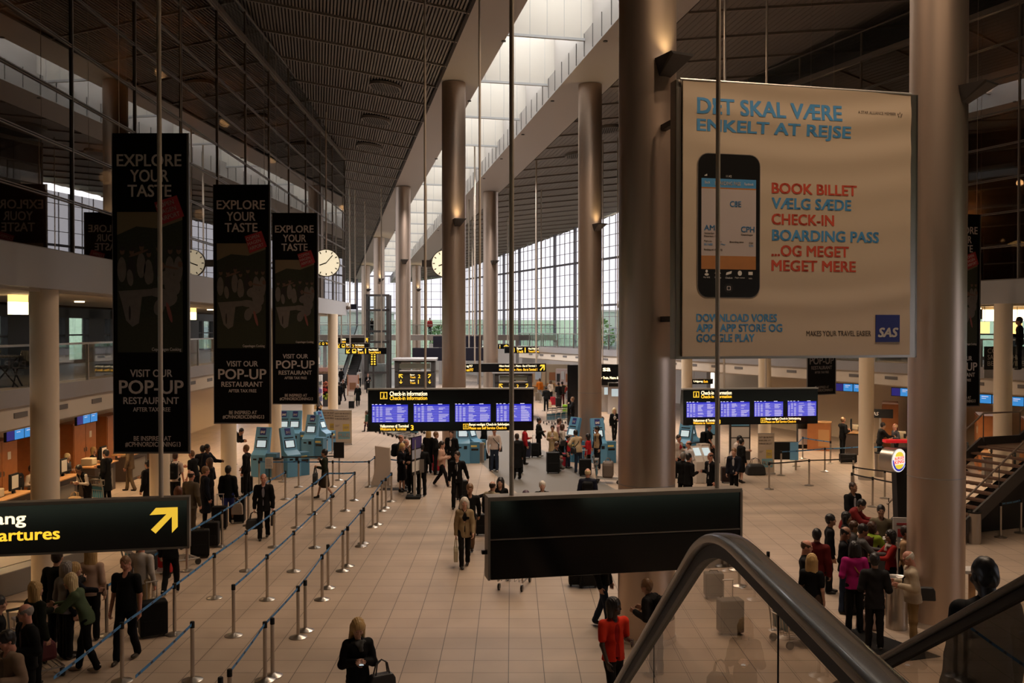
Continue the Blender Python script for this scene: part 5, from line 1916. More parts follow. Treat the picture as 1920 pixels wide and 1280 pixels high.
MB().box(-0.42, 0.36, -0.01, 0, 1.5, 2.1).build('blue_poster', mat('panel_light_blue', (0.14, 0.36, 0.60), 0.6), t)
MB().box(-0.42, 0.36, -0.01, 0, 1.0, 1.45).build('white_poster', M_PAPERW, t)
MB().box(-0.42, 0.36, -0.01, 0, 0.45, 0.95).build('lower_poster', M_PAPERW, t)
t = thing('tall_screen_panel', 'navy and white upright display behind the man with the black backpack', 'display', G(1336, 868))
MB().box(-0.3, 0.32, 0, 0.12, 0, 2.2).build('body', M_MATTBLACK, t)
MB().box(-0.26, 0.28, -0.01, 0, 1.75, 2.15).build('navy_header', mat('header_purple', (0.05, 0.035, 0.16), 0.5), t)
MB().box(-0.26, 0.28, -0.01, 0, 1.25, 1.7).build('blue_poster', mat('panel_light_blue', (0.14, 0.36, 0.60), 0.6), t)
MB().box(-0.26, 0.28, -0.01, 0, 0.75, 1.2).build('white_poster', M_PAPERW, t)
for k, (px, py, w, h, z, c) in enumerate(((1316, 878, .44, .42, .22, 'top carton'), (1313, 876, .42, .36, .66, 'x'),)):
    o = thing('carton', ['pale carton at the bottom of the trolley by the right kiosks', 'smaller pale carton stacked on top at the right kiosks'][k], 'box', G(1318, 878) + Vector((0.02, 0.05, z)), 0.4)
    MB().box(-w / 2, w / 2, -.2, .2, 0, h).build('box', mat('carton_pale', (0.45, 0.38, 0.32), 0.8), o)
    MB().box(-w / 2 - .003, w / 2 + .003, -.03, .03, 0, h + .003).build('tape', mat('tape_brown', (0.3, 0.22, 0.15), 0.5), o)
for k, (px, py) in enumerate(((1311, 905), (1328, 905))):
    t = thing('ticket_terminal', ['white curved ticket terminal between the two dark suits', 'white ticket terminal before the bald man in a suit'][k], 'terminal', G(px, py), 0.4)
    prof = [(-0.12, 0), (0.2, 0), (0.24, 0.8), (0.36, 1.3), (0.28, 1.36), (-0.02, 0.95), (-0.12, 0.8)]
    b = MB()
    n = len(prof)
    b.add([(-0.2, y, z) for y, z in prof] + [(0.2, y, z) for y, z in prof], [tuple(range(n - 1, -1, -1)), tuple(range(n, 2 * n))] + [(i, (i + 1) % n, (i + 1) % n + n, i + n) for i in range(n)])
    b.build('cabinet', mat('terminal_white', (0.5, 0.45, 0.40), 0.5), t, bev=0.02)
    MB().hexa([(-0.15, 0.03, 1.02), (0.15, 0.03, 1.02), (0.15, 0.22, 1.28), (-0.15, 0.22, 1.28), (-0.15, 0.02, 1.035), (0.15, 0.02, 1.035), (0.15, 0.21, 1.295), (-0.15, 0.21, 1.295)]).build('screen', M_KSCR, t)

# ================================================================ burger stand around the right column
p = at(1693, 905, 27.0)
t = thing('burger_sign_tower', 'black sign tower with round lit burger restaurant sign', 'sign', (at(1692, 900, 27.0).x, 27.0, 0), 0)
MB().hexa([(-0.16, -0.15, 0), (0.45, -0.15, 0), (0.45, 0.2, 0), (-0.16, 0.2, 0), (-0.26, -0.15, 2.4), (0.45, -0.15, 2.4), (0.45, 0.2, 2.4), (-0.26, 0.2, 2.4)]).build('tower', M_MATTBLACK, t)
MB().box(-0.48, 0.2, -0.02, 0.25, 2.55, 2.63).build('red_canopy', mat('canopy_red', (0.5, 0.015, 0.02), 0.4, emit=(0.6, 0.01, 0.015), estr=0.5), t)
c = at(1686, 863, 26.7) - Vector(t.location)
dr = MB()
dirv = Vector((-0.55, 0.83, 0)).normalized()
dr.tube([c + dirv * 0.02, c + dirv * 0.42], 0.335, 40)
dr.build('drum', M_BIN, t, smooth=True)
face = thing('x', 'x', 'x')
bpy.data.objects.remove(face)


def bk_plate(fn, m, nm, off):
    mb = MB()
    fn(mb)
    o = mb.build(nm, m, t)
    o.location = c - dirv * off
    o.rotation_euler = (0, 0, math.atan2(dirv.y, dirv.x) - math.pi / 2)
    return o


bk_plate(lambda m: disc(m, 0, 0, 0.325, 0.325, 0, 40), mat('bk_white', (0.8, 0.8, 0.8), 0.5, emit=(0.95, 0.92, 0.86), estr=0.85), 'lit_face', 0.0)


def cres(m):
    n = 24
    P = [(0.30 * math.cos(a), 0.30 * math.sin(a)) for a in [math.radians(172 + 200 * k / n) for k in range(n + 1)]]
    Q = [(0.02 + 0.268 * math.cos(a), 0.035 + 0.275 * math.sin(a)) for a in [math.radians(185 + 165 * k / n) for k in range(n + 1)]]
    for k in range(n):
        m.add([(P[k][0], -0.003, P[k][1]), (P[k + 1][0], -0.003, P[k + 1][1]), (Q[k + 1][0], -0.003, Q[k + 1][1]), (Q[k][0], -0.003, Q[k][1])], [(0, 1, 2, 3)])


bk_plate(cres, mat('bk_blue', (0.02, 0.03, 0.4), 0.5, emit=(0.03, 0.04, 0.45), estr=0.8), 'blue_crescent', 0.003)


def bun(sg):
    def fn(m):
        P = [(0.185 * math.cos(a), sg * 0.115 + sg * 0.13 * max(0.0, math.sin(a))) for a in [math.pi * k / 14 for k in range(15)]]
        m.plate(P if sg < 0 else P[::-1], -0.003, 0)
    return fn


MY = mat('bk_yellow', (0.8, 0.6, 0.05), 0.5, emit=(0.9, 0.72, 0.06), estr=0.8)
bk_plate(bun(1), MY, 'bun_top', 0.004)
bk_plate(bun(-1), MY, 'bun_bottom', 0.004)
MRD = mat('bk_red', (0.7, 0.05, 0.02), 0.5, emit=(0.85, 0.07, 0.02), estr=0.8)
for s, x0, x1, z0, z1 in (('BURGER', -0.21, 0.22, 0.015, 0.095), ('KING', -0.22, 0.22, -0.10, 0.0)):
    o = text(s, x0, x1, z0, z1, MRD, t, y=-0.004, bold=0.03, rot=0.06)
    o.location = c - dirv * 0.006
    o.rotation_euler = (0, 0, math.atan2(dirv.y, dirv.x) - math.pi / 2)

# drinks stand of the burger kiosk
t = thing('drinks_counter', 'dark serving counter of the burger stand beside the right column', 'counter', G(1683, 1105), 0.1)
MB().box(-0.45, 0.5, -0.3, 0.35, 0, 1.0).build('body', M_MATTBLACK, t)
MB().box(-0.5, 0.55, -0.34, 0.4, 1.0, 1.04).build('worktop', M_STEEL, t)
MB().tube([(-0.28, -0.4, 0.0), (-0.28, -0.4, 1.15)], 0.075, 14).build('steel_post', M_BIN, t, smooth=True)
t = thing('poster_board', 'white poster board with red print standing on the burger counter', 'poster', G(1683, 1105) + Vector((0.22, 0.05, 1.04)), -0.1)
MB().box(-0.3, 0.35, 0, 0.03, 0.0, 0.55).build('sheet', mat('board_white', (0.55, 0.50, 0.47), 0.6), t)
b = MB()
b.box(-0.2, -0.05, -0.006, 0, 0.12, 0.3)
b.box(-0.22, 0.1, -0.006, 0, 0.38, 0.43)
b.build('red_print', mat('print_red', (0.4, 0.03, 0.03), 0.6), t)
b = MB()
b.box(0.0, 0.1, -0.006, 0, 0.08, 0.3)
b.box(0.14, 0.26, -0.006, 0, 0.06, 0.36)
b.build('dark_print', M_MATTBLACK, t)
for k, (x, y, c_, lab) in enumerate(((-0.38, -0.2, (.45, .40, .38), 'white paper cup at the front of the burger counter'), (-0.3, -0.02, (.3, .03, .03), 'red paper cup on the burger counter'), (-0.16, -0.22, (.02, .02, .02), 'dark drink cup with lid on the burger counter'), (0.0, -0.25, (.45, .42, .38), 'white cup at the right of the burger counter'))):
    q = G(1683, 1105) + Vector((x, y, 1.04))
    o = thing('paper_cup', lab, 'cup', q, 0, 'cups on the burger counter')
    MB().lathe([(0.032, 0), (0.042, 0.12)], 14).build('cup', mat('cup%d' % k, c_, 0.5), o, smooth=True)
    MB().lathe([(0.045, 0.12), (0.045, 0.13), (0.038, 0.138)], 14).build('lid', M_PAPERW, o, smooth=True)
t = thing('bar_table', 'steel cylinder bar table with dished top before the right column', 'bar table', G(1681, 1177))
MB().lathe([(0.20, 0), (0.20, 0.02), (0.195, 0.9)], 32).build('pedestal', M_BIN, t, smooth=True)
MB().lathe([(0.19, 0.88), (0.30, 0.95), (0.315, 0.965), (0.30, 0.97), (0.26, 0.945), (0.0, 0.935)], 36).build('dish_top', M_STEEL, t, smooth=True)
o = thing('napkin_stack', 'white napkins on the dished bar table', 'napkins', G(1681, 1177) + Vector((0.08, 0.02, 0.94)))
MB().box(-0.07, 0.07, -0.06, 0.06, 0, 0.04).build('napkins', M_PAPERW, o)
t = thing('small_table', 'small pale table right of the right metal column', 'table', G(1822, 1150), 0.0)
MB().box(-0.3, 0.24, -0.2, 0.2, 0.86, 0.92).build('top', M_PAPERW, t)
MB().box(-0.05, 0.05, -0.05, 0.05, 0, 0.86).build('leg', M_WOODL, t)
MB().box(-0.2, 0.2, -0.15, 0.15, 0, 0.03).build('foot', M_STEEL, t)

# ================================================================ dark staircase on the right
SA = G(1671, 995)
SB = G(1784, 1022)
SD = Vector((0.93, 0.368, 0)).normalized()
t = thing('staircase', 'dark steel staircase with wooden treads rising to the right gallery', 'staircase', (SA.x, SA.y, 0))
wv = SB - SA
wv.z = 0
tan = 0.65
run1 = 3.5
n1 = 13


def sp(s, w, z):
    return SD * s + wv * w + Vector((0, 0, z))


stringers = MB()
for w, nm in ((0.0, 'stringer'), (1.0, 'stringer')):
    mb = MB()
    mb.bar(sp(-0.1, w, 0.08), sp(run1, w, run1 * tan + 0.12), 0.07, 0.34)
    mb.bar(sp(run1, w, run1 * tan + 0.1), sp(run1 + 1.5, w, run1 * tan + 0.1), 0.07, 0.34)
    mb.bar(sp(run1 + 1.5, w, run1 * tan + 0.1), sp(run1 + 4.9, w, 4.45), 0.07, 0.34)
    mb.build(nm, mat('stair_steel', (0.035, 0.03, 0.028), 0.5), t)
TR = mat('tread_wood_dark', (0.075, 0.038, 0.022), 0.5)
for k in range(n1):
    s = run1 * (k + 0.5) / n1
    a = sp(s, 0.02, s * tan + 0.08)
    b = sp(s, 0.98, s * tan + 0.08)
    MB().bar(a, b, 0.3, 0.05).build('tread', TR, t)
for k in range(n1):
    s = run1 + 1.5 + 3.4 * (k + 0.5) / n1
    z = run1 * tan + (4.4 - run1 * tan) * (k + 0.5) / n1
    MB().bar(sp(s, 0.02, z), sp(s, 0.98, z), 0.3, 0.05).build('tread', TR, t)
MB().bar(sp(run1 + 0.75, 0.02, run1 * tan), sp(run1 + 0.75, 0.98, run1 * tan), 1.5, 0.08).build('landing', TR, t)
for w in (0.0, 1.0):
    mb = MB()
    mb.tube([sp(-0.15, w, 0.78), sp(run1, w, run1 * tan + 0.98), sp(run1 + 1.5, w, run1 * tan + 0.98), sp(run1 + 4.9, w, 5.4)], 0.028, 8)
    mb.build('handrail', mat('rail_brown_metal', (0.22, 0.17, 0.14), 0.4, 0.6), t, smooth=True)
    mb = MB()
    for s in (-0.1, 1.7, run1, run1 + 1.5, run1 + 3.2):
        zz = max(0, min(s, run1)) * tan + (0 if s < run1 + 1.5 else (s - run1 - 1.5) * 0.63)
        mb.tube([sp(s, w, zz), sp(s, w, zz + 0.95)], 0.014, 6)
    mb.build('baluster_posts', M_DARKFRAME, t)
for k in (5, 8):
    s = run1 * k / n1 - 0.11
    for q in range(7):
        MB().bar(sp(s, 0.2 + 0.1 * q, s * tan + 0.03), sp(s, 0.26 + 0.1 * q, s * tan + 0.03), 0.012, 0.07).build('riser_print', mat('riser_print', (0.22, 0.19, 0.17), 0.7), t)
mb = MB()
P = [sp(0.3, 0.5, 0), sp(run1 + 4.9, 0.5, 0), sp(run1 + 4.9, 0.5, 4.2), sp(0.3, 0.5, 0.1)]
q = SD.cross(Vector((0, 0, 1))) * 0.05
mb.hexa([P[0] - q, P[1] - q, P[1] + q, P[0] + q, P[3] - q, P[2] - q, P[2] + q, P[3] + q])
mb.build('dark_panel_below', M_MATTBLACK, t)

t = thing('daylight_window', 'window with a glowing pane standing in for daylight behind the right check-in desks', 'window', (at(1658, 760, 50).x, 50, 0), -0.376)
MB().box(-1.1, 1.1, 0, 0.1, 1.6, 3.5).build('daylight_glow_pane', mat('daylight_glow', (0.6, 0.6, 0.62), 0.4, emit=(0.62, 0.60, 0.62), estr=0.75), t)  # glow put into the pane in place of daylight from outside
MB().box(-1.1, 1.1, 0, 0.15, 0, 1.6).build('lower_wall', M_BEIGE, t)
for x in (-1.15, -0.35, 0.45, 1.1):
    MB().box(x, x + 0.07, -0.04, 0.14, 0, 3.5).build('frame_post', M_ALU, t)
t = thing('airline_sign', 'small black airline sign with star beside the cream column at the right desks', 'sign', (at(1650, 774, 43).x, 43, 0), -0.376)
MB().box(-0.6, 0.55, 0, 0.06, 1.75, 2.15).build('panel', M_MATTBLACK, t)
text('SAS', -0.42, -0.05, 1.86, 2.02, mat('logo_white', (0.75, 0.7, 0.65), 0.6), t, y=-0.01, bold=0.03, shear=0.2)
MB().box(-0.03, 0.03, 0.06, 0.1, 0, 1.75).build('post', M_ALU, t)
# cafe sign and lamps on the right balcony
p = at(1848, 655, 30.2)
t = thing('cafe_sign', 'black cafe board with words coffee, sandwiches, beer on the right balcony rail', 'sign', at(1846, 690, 33.0), 0.05)
MB().box(0, 2.6, 0, 0.05, -0.05, 0.75).build('board', M_MATTBLACK, t)
MB().box(0.0, 2.6, 0.02, 0.06, -0.35, -0.05).build('lower_rail', M_STEEL, t)
for i, s in enumerate(('COFFEE', 'SANDWICHES', 'BEER & WINE')):
    text(s, 0.1, (0.85, 1.3, 1.4)[i], 0.52 - 0.22 * i, 0.68 - 0.22 * i, mat('sign_outline', (0.35, 0.30, 0.25), 0.6), t, y=-0.01)
for k, (px, py, Y) in enumerate(((1846, 614, 33), (1907, 615, 33.5))):
    c0 = at(px, py, Y)
    t = thing('pendant_lamp', ['orange drum pendant lamp left of the cream column on the right balcony', 'orange drum pendant lamp right of the cream column on the right balcony'][k], 'pendant lamp', c0, 0, 'orange balcony pendants')
    MB().lathe([(0.16, -0.2), (0.16, 0.2)], 20).build('shade', M_LAMPO, t, smooth=True)
    MB().tube([(0, 0, 0.2), (0, 0, 6.55 - c0.z)], 0.01, 5).build('cord', M_MATTBLACK, t)
for k, (px, py, Y, w) in enumerate(((1860, 592, 34.0, .3), (1902, 592, 34.0, .62))):
    c0 = at(px, py, Y)
    t = thing('light_panel', ['bright panel light left of the cream column on the right balcony', 'bright wide panel light right of the cream column on the right balcony'][k], 'light', c0, 0)
    MB().box(-w, w, 0, 0.08, -0.18, 0.22).build('panel', M_LAMPW, t)
    MB().box(-w - .03, w + .03, 0.02, 0.1, 0.22, 6.56 - c0.z).build('frame', M_CREAM, t)
c0 = at(1908, 455, 33.5)
t = thing('table_lamp', 'white layered pendant lamp glowing behind the upper right glass', 'lamp', c0)
MB().lathe([(0.05, 0.08), (0.30, -0.02), (0.31, -0.05), (0.18, -0.06), (0.2, -0.12), (0.1, -0.13)], 24).build('shade', mat('lamp_shade_lit', (0.8, 0.6, 0.3), 0.5, emit=(1, .7, .3), estr=1.5), t, smooth=True)
MB().tube([(0, 0, 0.05), (0, 0, 1.8)], 0.012, 5).build('cord', M_MATTBLACK, t)
for k, (px, py, Y) in enumerate(((38, 566, 21.5), (361, 585, 35.5))):
    c0 = at(px, py, Y)
    t = thing('light_panel', ['bright square light box under the left gallery beside the nearest cream column', 'bright square light box under the left gallery between two banners'][k], 'light', c0, 1.3)
    MB().box(-0.24, 0.24, 0, 0.12, -0.28, 0.0).build('panel', M_LAMPW, t)
    MB().box(-0.24, 0.24, 0, 0.12, 0.0, 6.57 - c0.z).build('frame', M_LAMPO, t)
# table and chairs on the left balcony
for k, (px, py, Y) in enumerate(((10, 735, 22.3), (48, 730, 22.5))):
    p = at(px, py, Y)
    t = thing('cafe_table' if k == 0 else 'folding_chair', ['dark round cafe table on the left balcony', 'dark folding chair on the left balcony behind the nearest cream column'][k], ['table', 'chair'][k], (p.x, p.y, 4.42))
    if k == 0:
        MB().lathe([(0.4, 0.70), (0.4, 0.73)], 24).build('top', M_DARKFRAME, t)
        f = MB()
        f.bar((-0.3, 0, 0), (0.3, 0, 0.7), 0.03, 0.03); f.bar((0.3, 0, 0), (-0.3, 0, 0.7), 0.03, 0.03)
        f.build('legs', M_DARKFRAME, t)
    else:
        MB().box(-0.2, 0.2, -0.2, 0.2, 0.43, 0.46).build('seat', M_DARKFRAME, t)
        MB().box(-0.2, 0.2, 0.2, 0.23, 0.5, 0.85).build('backrest', M_DARKFRAME, t)
        f = MB()
        for x in (-0.19, 0.19):
            f.bar((x, -0.22, 0), (x, 0.22, 0.85), 0.025, 0.025); f.bar((x, 0.22, 0), (x, -0.2, 0.44), 0.025, 0.025)
        f.build('legs', M_DARKFRAME, t)


# ================================================================ far end of the hall
def far_sign(p, w, h, yaw, label, items, rods=True):
    """black sign with yellow print; items: (kind, x0, x1, z0, z1, extra) in fractions"""
    t = thing('direction_sign', label, 'sign', p, yaw, None)
    MB().box(0, w, 0, 0.12, 0, h).build('panel', M_BLACK, t)
    MB().box(-0.02, w + 0.02, -0.01, 0.13, h, h + 0.03).build('top_rail', M_ALU, t)
    for it in items:
        if it[0] == 'arrow':
            arrow(it[6], M_YEL, t, (it[2] - it[1]) * w, (it[4] - it[3]) * h, it[1] * w, it[3] * h)
        elif it[0] == 'box':
            b = MB()
            x0, x1, z0, z1 = it[1] * w, it[2] * w, it[3] * h, it[4] * h
            b.plate(rrect(x0, x1, z0, z1, min(x1 - x0, z1 - z0) * 0.25, 3)[::-1], -0.006, -0.001)
            pb = b.build('pictogram', M_YEL, t)
            MB().box(x0 + (x1 - x0) * .18, x1 - (x1 - x0) * .18, -0.009, -0.006, z0 + (z1 - z0) * .45, z1 - (z1 - z0) * .15).build('pictogram_window', M_BLACK, pb)
        else:
            text(it[5], it[1] * w, it[2] * w, it[3] * h, it[4] * h, M_YEL if it[6] == 'y' else M_YELW, t, bold=0.03, depth=0.004)
    if not rods:
        for x in (0.12 * w, 0.88 * w):
            rod(t, x, h, 3.53 - p[2], 0.012, y=0.06)
    if rods:
        for x in (0.12 * w, 0.88 * w):
            q = Vector(p) + Vector((math.cos(yaw), math.sin(yaw), 0)) * x
            rod(t, x, h, roofz(q.x, q.y) - p[2], 0.05, y=0.06)
    return t


def psign(px0, px1, py0, py1, Y, label, items, rods=True, yaw=0.1):
    a, b = at(px0, py1, Y), at(px1, py0, Y)
    return far_sign((a.x, a.y, a.z), b.x - a.x, b.z - a.z, yaw, label, items, rods)


psign(647, 724, 652, 664, 68, 'black hanging sign Spor Track 1 left of the far lift tower', [('arrow', .03, .12, .15, .85, '', SW), ('box', .17, .27, .15, .85), ('t', .30, .42, .52, .92, 'Spor', 'w'), ('t', .30, .45, .08, .48, 'Track', 'y'), ('t', .48, .52, .12, .88, '1', 'y'), ('t', .57, .80, .55, .85, 'Mod Malmö S', 'w'), ('t', .57, .86, .12, .45, 'Toward Malmö S', 'y')])
psign(633, 691, 633, 643, 76, 'black hanging sign Metro above the Track 2 sign', [('t', .10, .26, .52, .95, 'Metro', 'w'), ('t', .10, .26, .05, .46, 'Metro', 'y'), ('arrow', .86, .97, .1, .95, '', NE)], True)
psign(633, 691, 643.5, 653, 74, 'black hanging sign Spor Track 2 above the Track 1 sign', [('arrow', .0, .08, .1, .9, '', SW), ('box', .13, .24, .15, .85), ('t', .27, .40, .52, .92, 'Spor', 'w'), ('t', .27, .42, .08, .48, 'Track', 'y'), ('t', .46, .53, .12, .88, '2', 'y'), ('t', .56, .85, .5, .8, 'Mod København', 'w'), ('t', .56, .85, .12, .42, 'Toward Copenhagen', 'y')], True)
psign(594, 632, 640, 648, 80, 'small black hanging sign left of the last cream column', [('arrow', .03, .2, .2, .8, '', SW), ('box', .26, .36, .2, .8), ('t', .42, .95, .3, .75, 'Terminal', 'y')], True)
psign(946, 1025, 650, 662, 70, 'black hanging sign Spor Track 1 with arrow pointing down right', [('box', .17, .24, .15, .85), ('t', .29, .43, .52, .92, 'Spor', 'w'), ('t', .29, .45, .08, .48, 'Track', 'y'), ('t', .48, .53, .12, .88, '1', 'y'), ('t', .57, .82, .55, .85, 'Mod Malmö S', 'w'), ('t', .57, .86, .12, .45, 'Toward Malmö S', 'y'), ('arrow', .88, .98, .12, .88, '', SE)])
psign(872, 1025, 682, 697.5, 58, 'long black hanging sign with hotel, metro and bus lines and a yellow arrow', [('t', .0, .09, .52, .88, '3 og P17', 'w'), ('t', .0, .10, .10, .46, '3 and P17', 'y'), ('t', .42, .88, .55, .85, 'Hilton Hotel - Tog - Metro - Bus til Terminal 1', 'w'), ('t', .42, .89, .14, .44, 'Hilton Hotel - Train - Metro - Bus to Terminal 1', 'y'), ('arrow', .92, .985, .12, .88, '', NE)])
psign(908, 958, 645, 654, 84, 'small black hanging sign with yellow arrow right of the far column', [('t', .0, .6, .5, .85, 'Terminal 1', 'w'), ('t', .0, .6, .1, .45, 'Terminal 1', 'y'), ('arrow', .7, .95, .1, .9, '', UPA)])
psign(1297, 1338, 711, 720, 51.3, 'black Exit sign Udgang under the right gallery', [('t', .08, .52, .3, .8, 'Udgang', 'w'), ('t', .56, .76, .3, .8, 'Exit', 'y')], False)

# unlit screens hanging before the footbridge
for k, (a, b, c, d, Y, lab) in enumerate(((773, 906, 652, 676, 72, 'wide dark hanging screen before the far footbridge'), (812, 904, 630, 651, 80, 'dark hanging screen above the wide one at the far end'), (742, 770, 650, 664, 74, 'small dark hanging screen left of the metal column'), (652, 669, 570, 580, 70, 'tiny dark hanging display at the corner of the left gallery'))):
    p, q = at(a, d, Y), at(b, c, Y)
    t = thing('dark_screen', lab, 'screen', p, 0.0)
    MB().box(0, q.x - p.x, 0, 0.2, 0, q.z - p.z).build('case', mat('screen_dark_navy', (0.012, 0.012, 0.022), 0.3), t)
    for x in (0.2, 0.8):
        xx = (q.x - p.x) * x
        rod(t, xx, q.z - p.z, roofz(p.x + xx, Y) - p.z, 0.05, y=0.1)


# lift and stair kiosks to the trains
def stair_kiosk(px0, px1, pyt, pyb, Y, label, flip=False):
    a, b = at(px0, pyb, Y), at(px1, pyt, Y)
    w, h = b.x - a.x, b.z
    t = thing('stair_kiosk', label, 'kiosk', (a.x, Y, 0), 0.06)
    f = MB()
    for x in (0, w - 0.25):
        f.box(x, x + 0.25, 0, 3.2, 0, h)
    f.box(0, w, 0, 3.2, h - 0.12, h)
    f.box(0, w, 0, 0.2, h * 0.50, h * 0.54)
    f.box(0, w, 0, 0.2, h * 0.79, h * 0.81)
    f.build('frame', M_DARKFRAME, t)
    MB().box(-0.15, w + 0.15, -0.1, 3.3, h, h + 0.12).build('roof', M_GREYFASCIA, t)
    MB().box(0.25, w - 0.25, 0.1, 0.14, 0.0, h * 0.79).build('sign_board', mat('kiosk_board', (0.02, 0.018, 0.015), 0.4), t)
    MB().box(0.3, w - 0.3, 0.06, 0.1, h * 0.86, h * 0.95).build('light_box', mat('dull_light_box', (0.10, 0.10, 0.075), 0.5), t)
    MB().box(0.3, w - 0.3, 0.06, 0.1, h * 0.815, h * 0.83).build('light_strip', M_PAPERW, t)
    MB().box(0.25, w - 0.25, 3.0, 3.04, 0, h - 0.2).build('rear_glass', M_CGLASS, t)
    for i, (n, zz) in enumerate((('2', 0.69), ('1', 0.59))):
        text('Spor', w * .38, w * .5, h * zz + .15, h * zz + .27, M_YELW, t, y=0.09, bold=0.02)
        text('Track', w * .38, w * .52, h * zz, h * zz + .12, M_YEL, t, y=0.09, bold=0.02)
        text(n, w * .58, w * .64, h * zz, h * zz + .27, M_YEL, t, y=0.09, bold=0.02)
        o = arrow(DN if i else NW, M_YEL, t, .28, .27, w * .1, h * zz)
        o.location.y = 0.09
        o = arrow(DN if i else NE, M_YEL, t, .28, .27, w * .82, h * zz)
        o.location.y = 0.09
    return t


stair_kiosk(740, 815, 676, 760, 62.0, 'dark train stair kiosk left of the metal column behind the flight board')
stair_kiosk(928, 998, 700, 765, 60.0, 'dark train stair kiosk right of the metal column behind the flight board')

# lift tower
a = at(683, 720, 90)
t = thing('lift_tower', 'tall dark framed glass lift tower at the far end', 'lift', (a.x, 90, 0), 0.05)
w = (730 - 683) * 90 / F
f = MB()
for x in (0, w - 0.3):
    for y in (0, 2.4):
        f.box(x, x + 0.3, y, y + 0.3, 0, 9.0)
for z in (1.5, 4.4, 5.4, 7.4, 8.8):
    f.box(0, w, 0, 0.2, z, z + 0.2)
f.build('frame', M_DARKFRAME, t)
MB().box(0.1, w - 0.1, 0.1, 0.12, 0, 8.8).build('glass', M_CGLASS, t)
MB().box(0.4, w - 0.4, 0.4, 2.2, 0.1, 2.4).build('cabin', M_GREYFASCIA, t)
a = at(735, 700, 88)
t = thing('symbol_sign', 'narrow dark panel of yellow symbols beside the far lift', 'sign', (at(700, 700, 86).x, 86, 3.6), 0)
MB().box(-0.3, 0.3, 0, .1, -1.2, 0.05).build('panel', M_BLACK, t)
for k in range(5):
    b = MB()
    b.box(-0.2, -0.06, -.01, 0, -1.1 + k * .22, -.96 + k * .22)
    b.box(0.05, 0.2, -.01, 0, -1.1 + k * .22, -.96 + k * .22)
    b.build('symbols', M_YEL, t)
MB().box(-0.08, 0.08, 0.02, 0.12, -3.6, -1.2).build('post', M_DARKFRAME, t)

# footbridge
t = thing('footbridge', 'far footbridge with glass rail crossing the end of the hall', 'bridge', (0, 0, 0))
MB().box(-24, 4.5, 98, 102.5, 4.55, 5.1).build('deck', mat('bridge_deck', (0.20, 0.17, 0.15), 0.6), t)
MB().box(-24, 4.5, 97.9, 97.95, 5.2, 6.1).build('glass_rail', M_CGLASS, t)
MB().box(-24, 4.5, 97.86, 98.0, 6.1, 6.18).build('top_rail', M_STEEL, t)
for k in range(8):
    MB().box(-23.6 + 4 * k, -23.3 + 4 * k, 99, 99.4, 0, 4.56).build('support', M_GREYFASCIA, t)

# far escalator on the left
a = G(655, 722)
t = thing('escalator', 'far escalator rising to the footbridge on the left', 'escalator', (a.x, a.y, 0))
for k in range(24):
    MB().box(-0.55, 0.55, k * 0.4, k * 0.4 + 0.42, 0.0 + k * 0.21, 0.21 + k * 0.21).build('step', mat('step_dark', (0.10, 0.10, 0.10), 0.5), t)
for x in (-0.75, 0.75):
    m = MB()
    m.hexa([(x - .06, 0, 0.0), (x + .06, 0, 0.0), (x + .06, 9.8, 5.0), (x - .06, 9.8, 5.0), (x - .06, 0, 1.0), (x + .06, 0, 1.0), (x + .06, 9.8, 6.0), (x - .06, 9.8, 6.0)])
    m.build('side_panel', mat('escalator_side', (0.45, 0.47, 0.50), 0.3, 0.3), t)
    m = MB()
    m.bar((x, -0.2, 1.03), (x, 9.8, 6.08), .09, .06)
    m.build('handrail', M_RUBBER, t)

# flower and gift shop at the left, beneath the gallery
a = G(607, 762)
t = thing('flower_stand', 'flower stall with red and yellow blooms behind the last cream column', 'flower stall', (a.x, a.y, 0))
MB().box(-0.7, 0.7, 0, 0.6, 0, 0.55).build('crate', M_DARKFRAME, t)
rn = random.Random(5)
for c_, z, nm in (((.35, .42, .04), .75, 'yellow_flowers'), ((.5, .03, .03), 1.15, 'red_flowers'), ((.40, .12, .06), 1.65, 'orange_flowers')):
    m = MB()
    for k in range(40):
        m.ball((rn.uniform(-.65, .65), rn.uniform(-.05, .5), z + rn.uniform(-.16, .18)), rn.uniform(.06, .11), 6, 4)
    m.build(nm, mat(nm, c_, 0.7), t)
MB().box(-0.75, 0.75, 0.6, 0.7, 0, 2.4).build('back_board', M_DARKFRAME, t)
for k, (px, py, w, h, c_, lab) in enumerate(((596, 775, .55, 2.6, (.75, .72, .68), 'tall white lit shop shelf by the flower stall'), (612, 745, 1.6, 2.5, (.45, .25, .2), 'shop shelf with coloured goods behind the flower stall'))):
    a = G(px, py)
    t = thing('shop_shelf', lab, 'shelf', (a.x, a.y, 0), 0.1)
    MB().box(-w / 2, w / 2, 0, .5, 0, h).build('body', mat('shelf%d' % k, c_, 0.6), t)
    for q in range(4):
        m = MB()
        for x in range(6):
            m.box(-w / 2 + .05 + x * w / 6.2, -w / 2 + .05 + (x + .8) * w / 6.2, -.12, .0, .3 + q * .55, .3 + q * .55 + rn.uniform(.2, .38))
        m.build('goods', mat('goods%d%d' % (k, q), (rn.uniform(.1, .5), rn.uniform(.1, .3), rn.uniform(.05, .3)), 0.6), t)
a = G(662, 741)
t = thing('poster_stand', 'low wooden poster stand on the far left walkway', 'poster stand', (a.x, a.y, 0), 0.05)
MB().box(-.45, .45, 0, .06, .35, 1.75).build('poster', mat('poster_rose', (.42, .28, .24), .7), t)
for x in (-.49, .43):
    MB().box(x, x + .06, -.02, .08, 0, 1.8).build('frame_post', M_WOOD, t)
MB().box(-.3, .25, -.01, 0, .5, 1.1).build('picture', mat('poster_brown', (.20, .09, .04), .7), t)

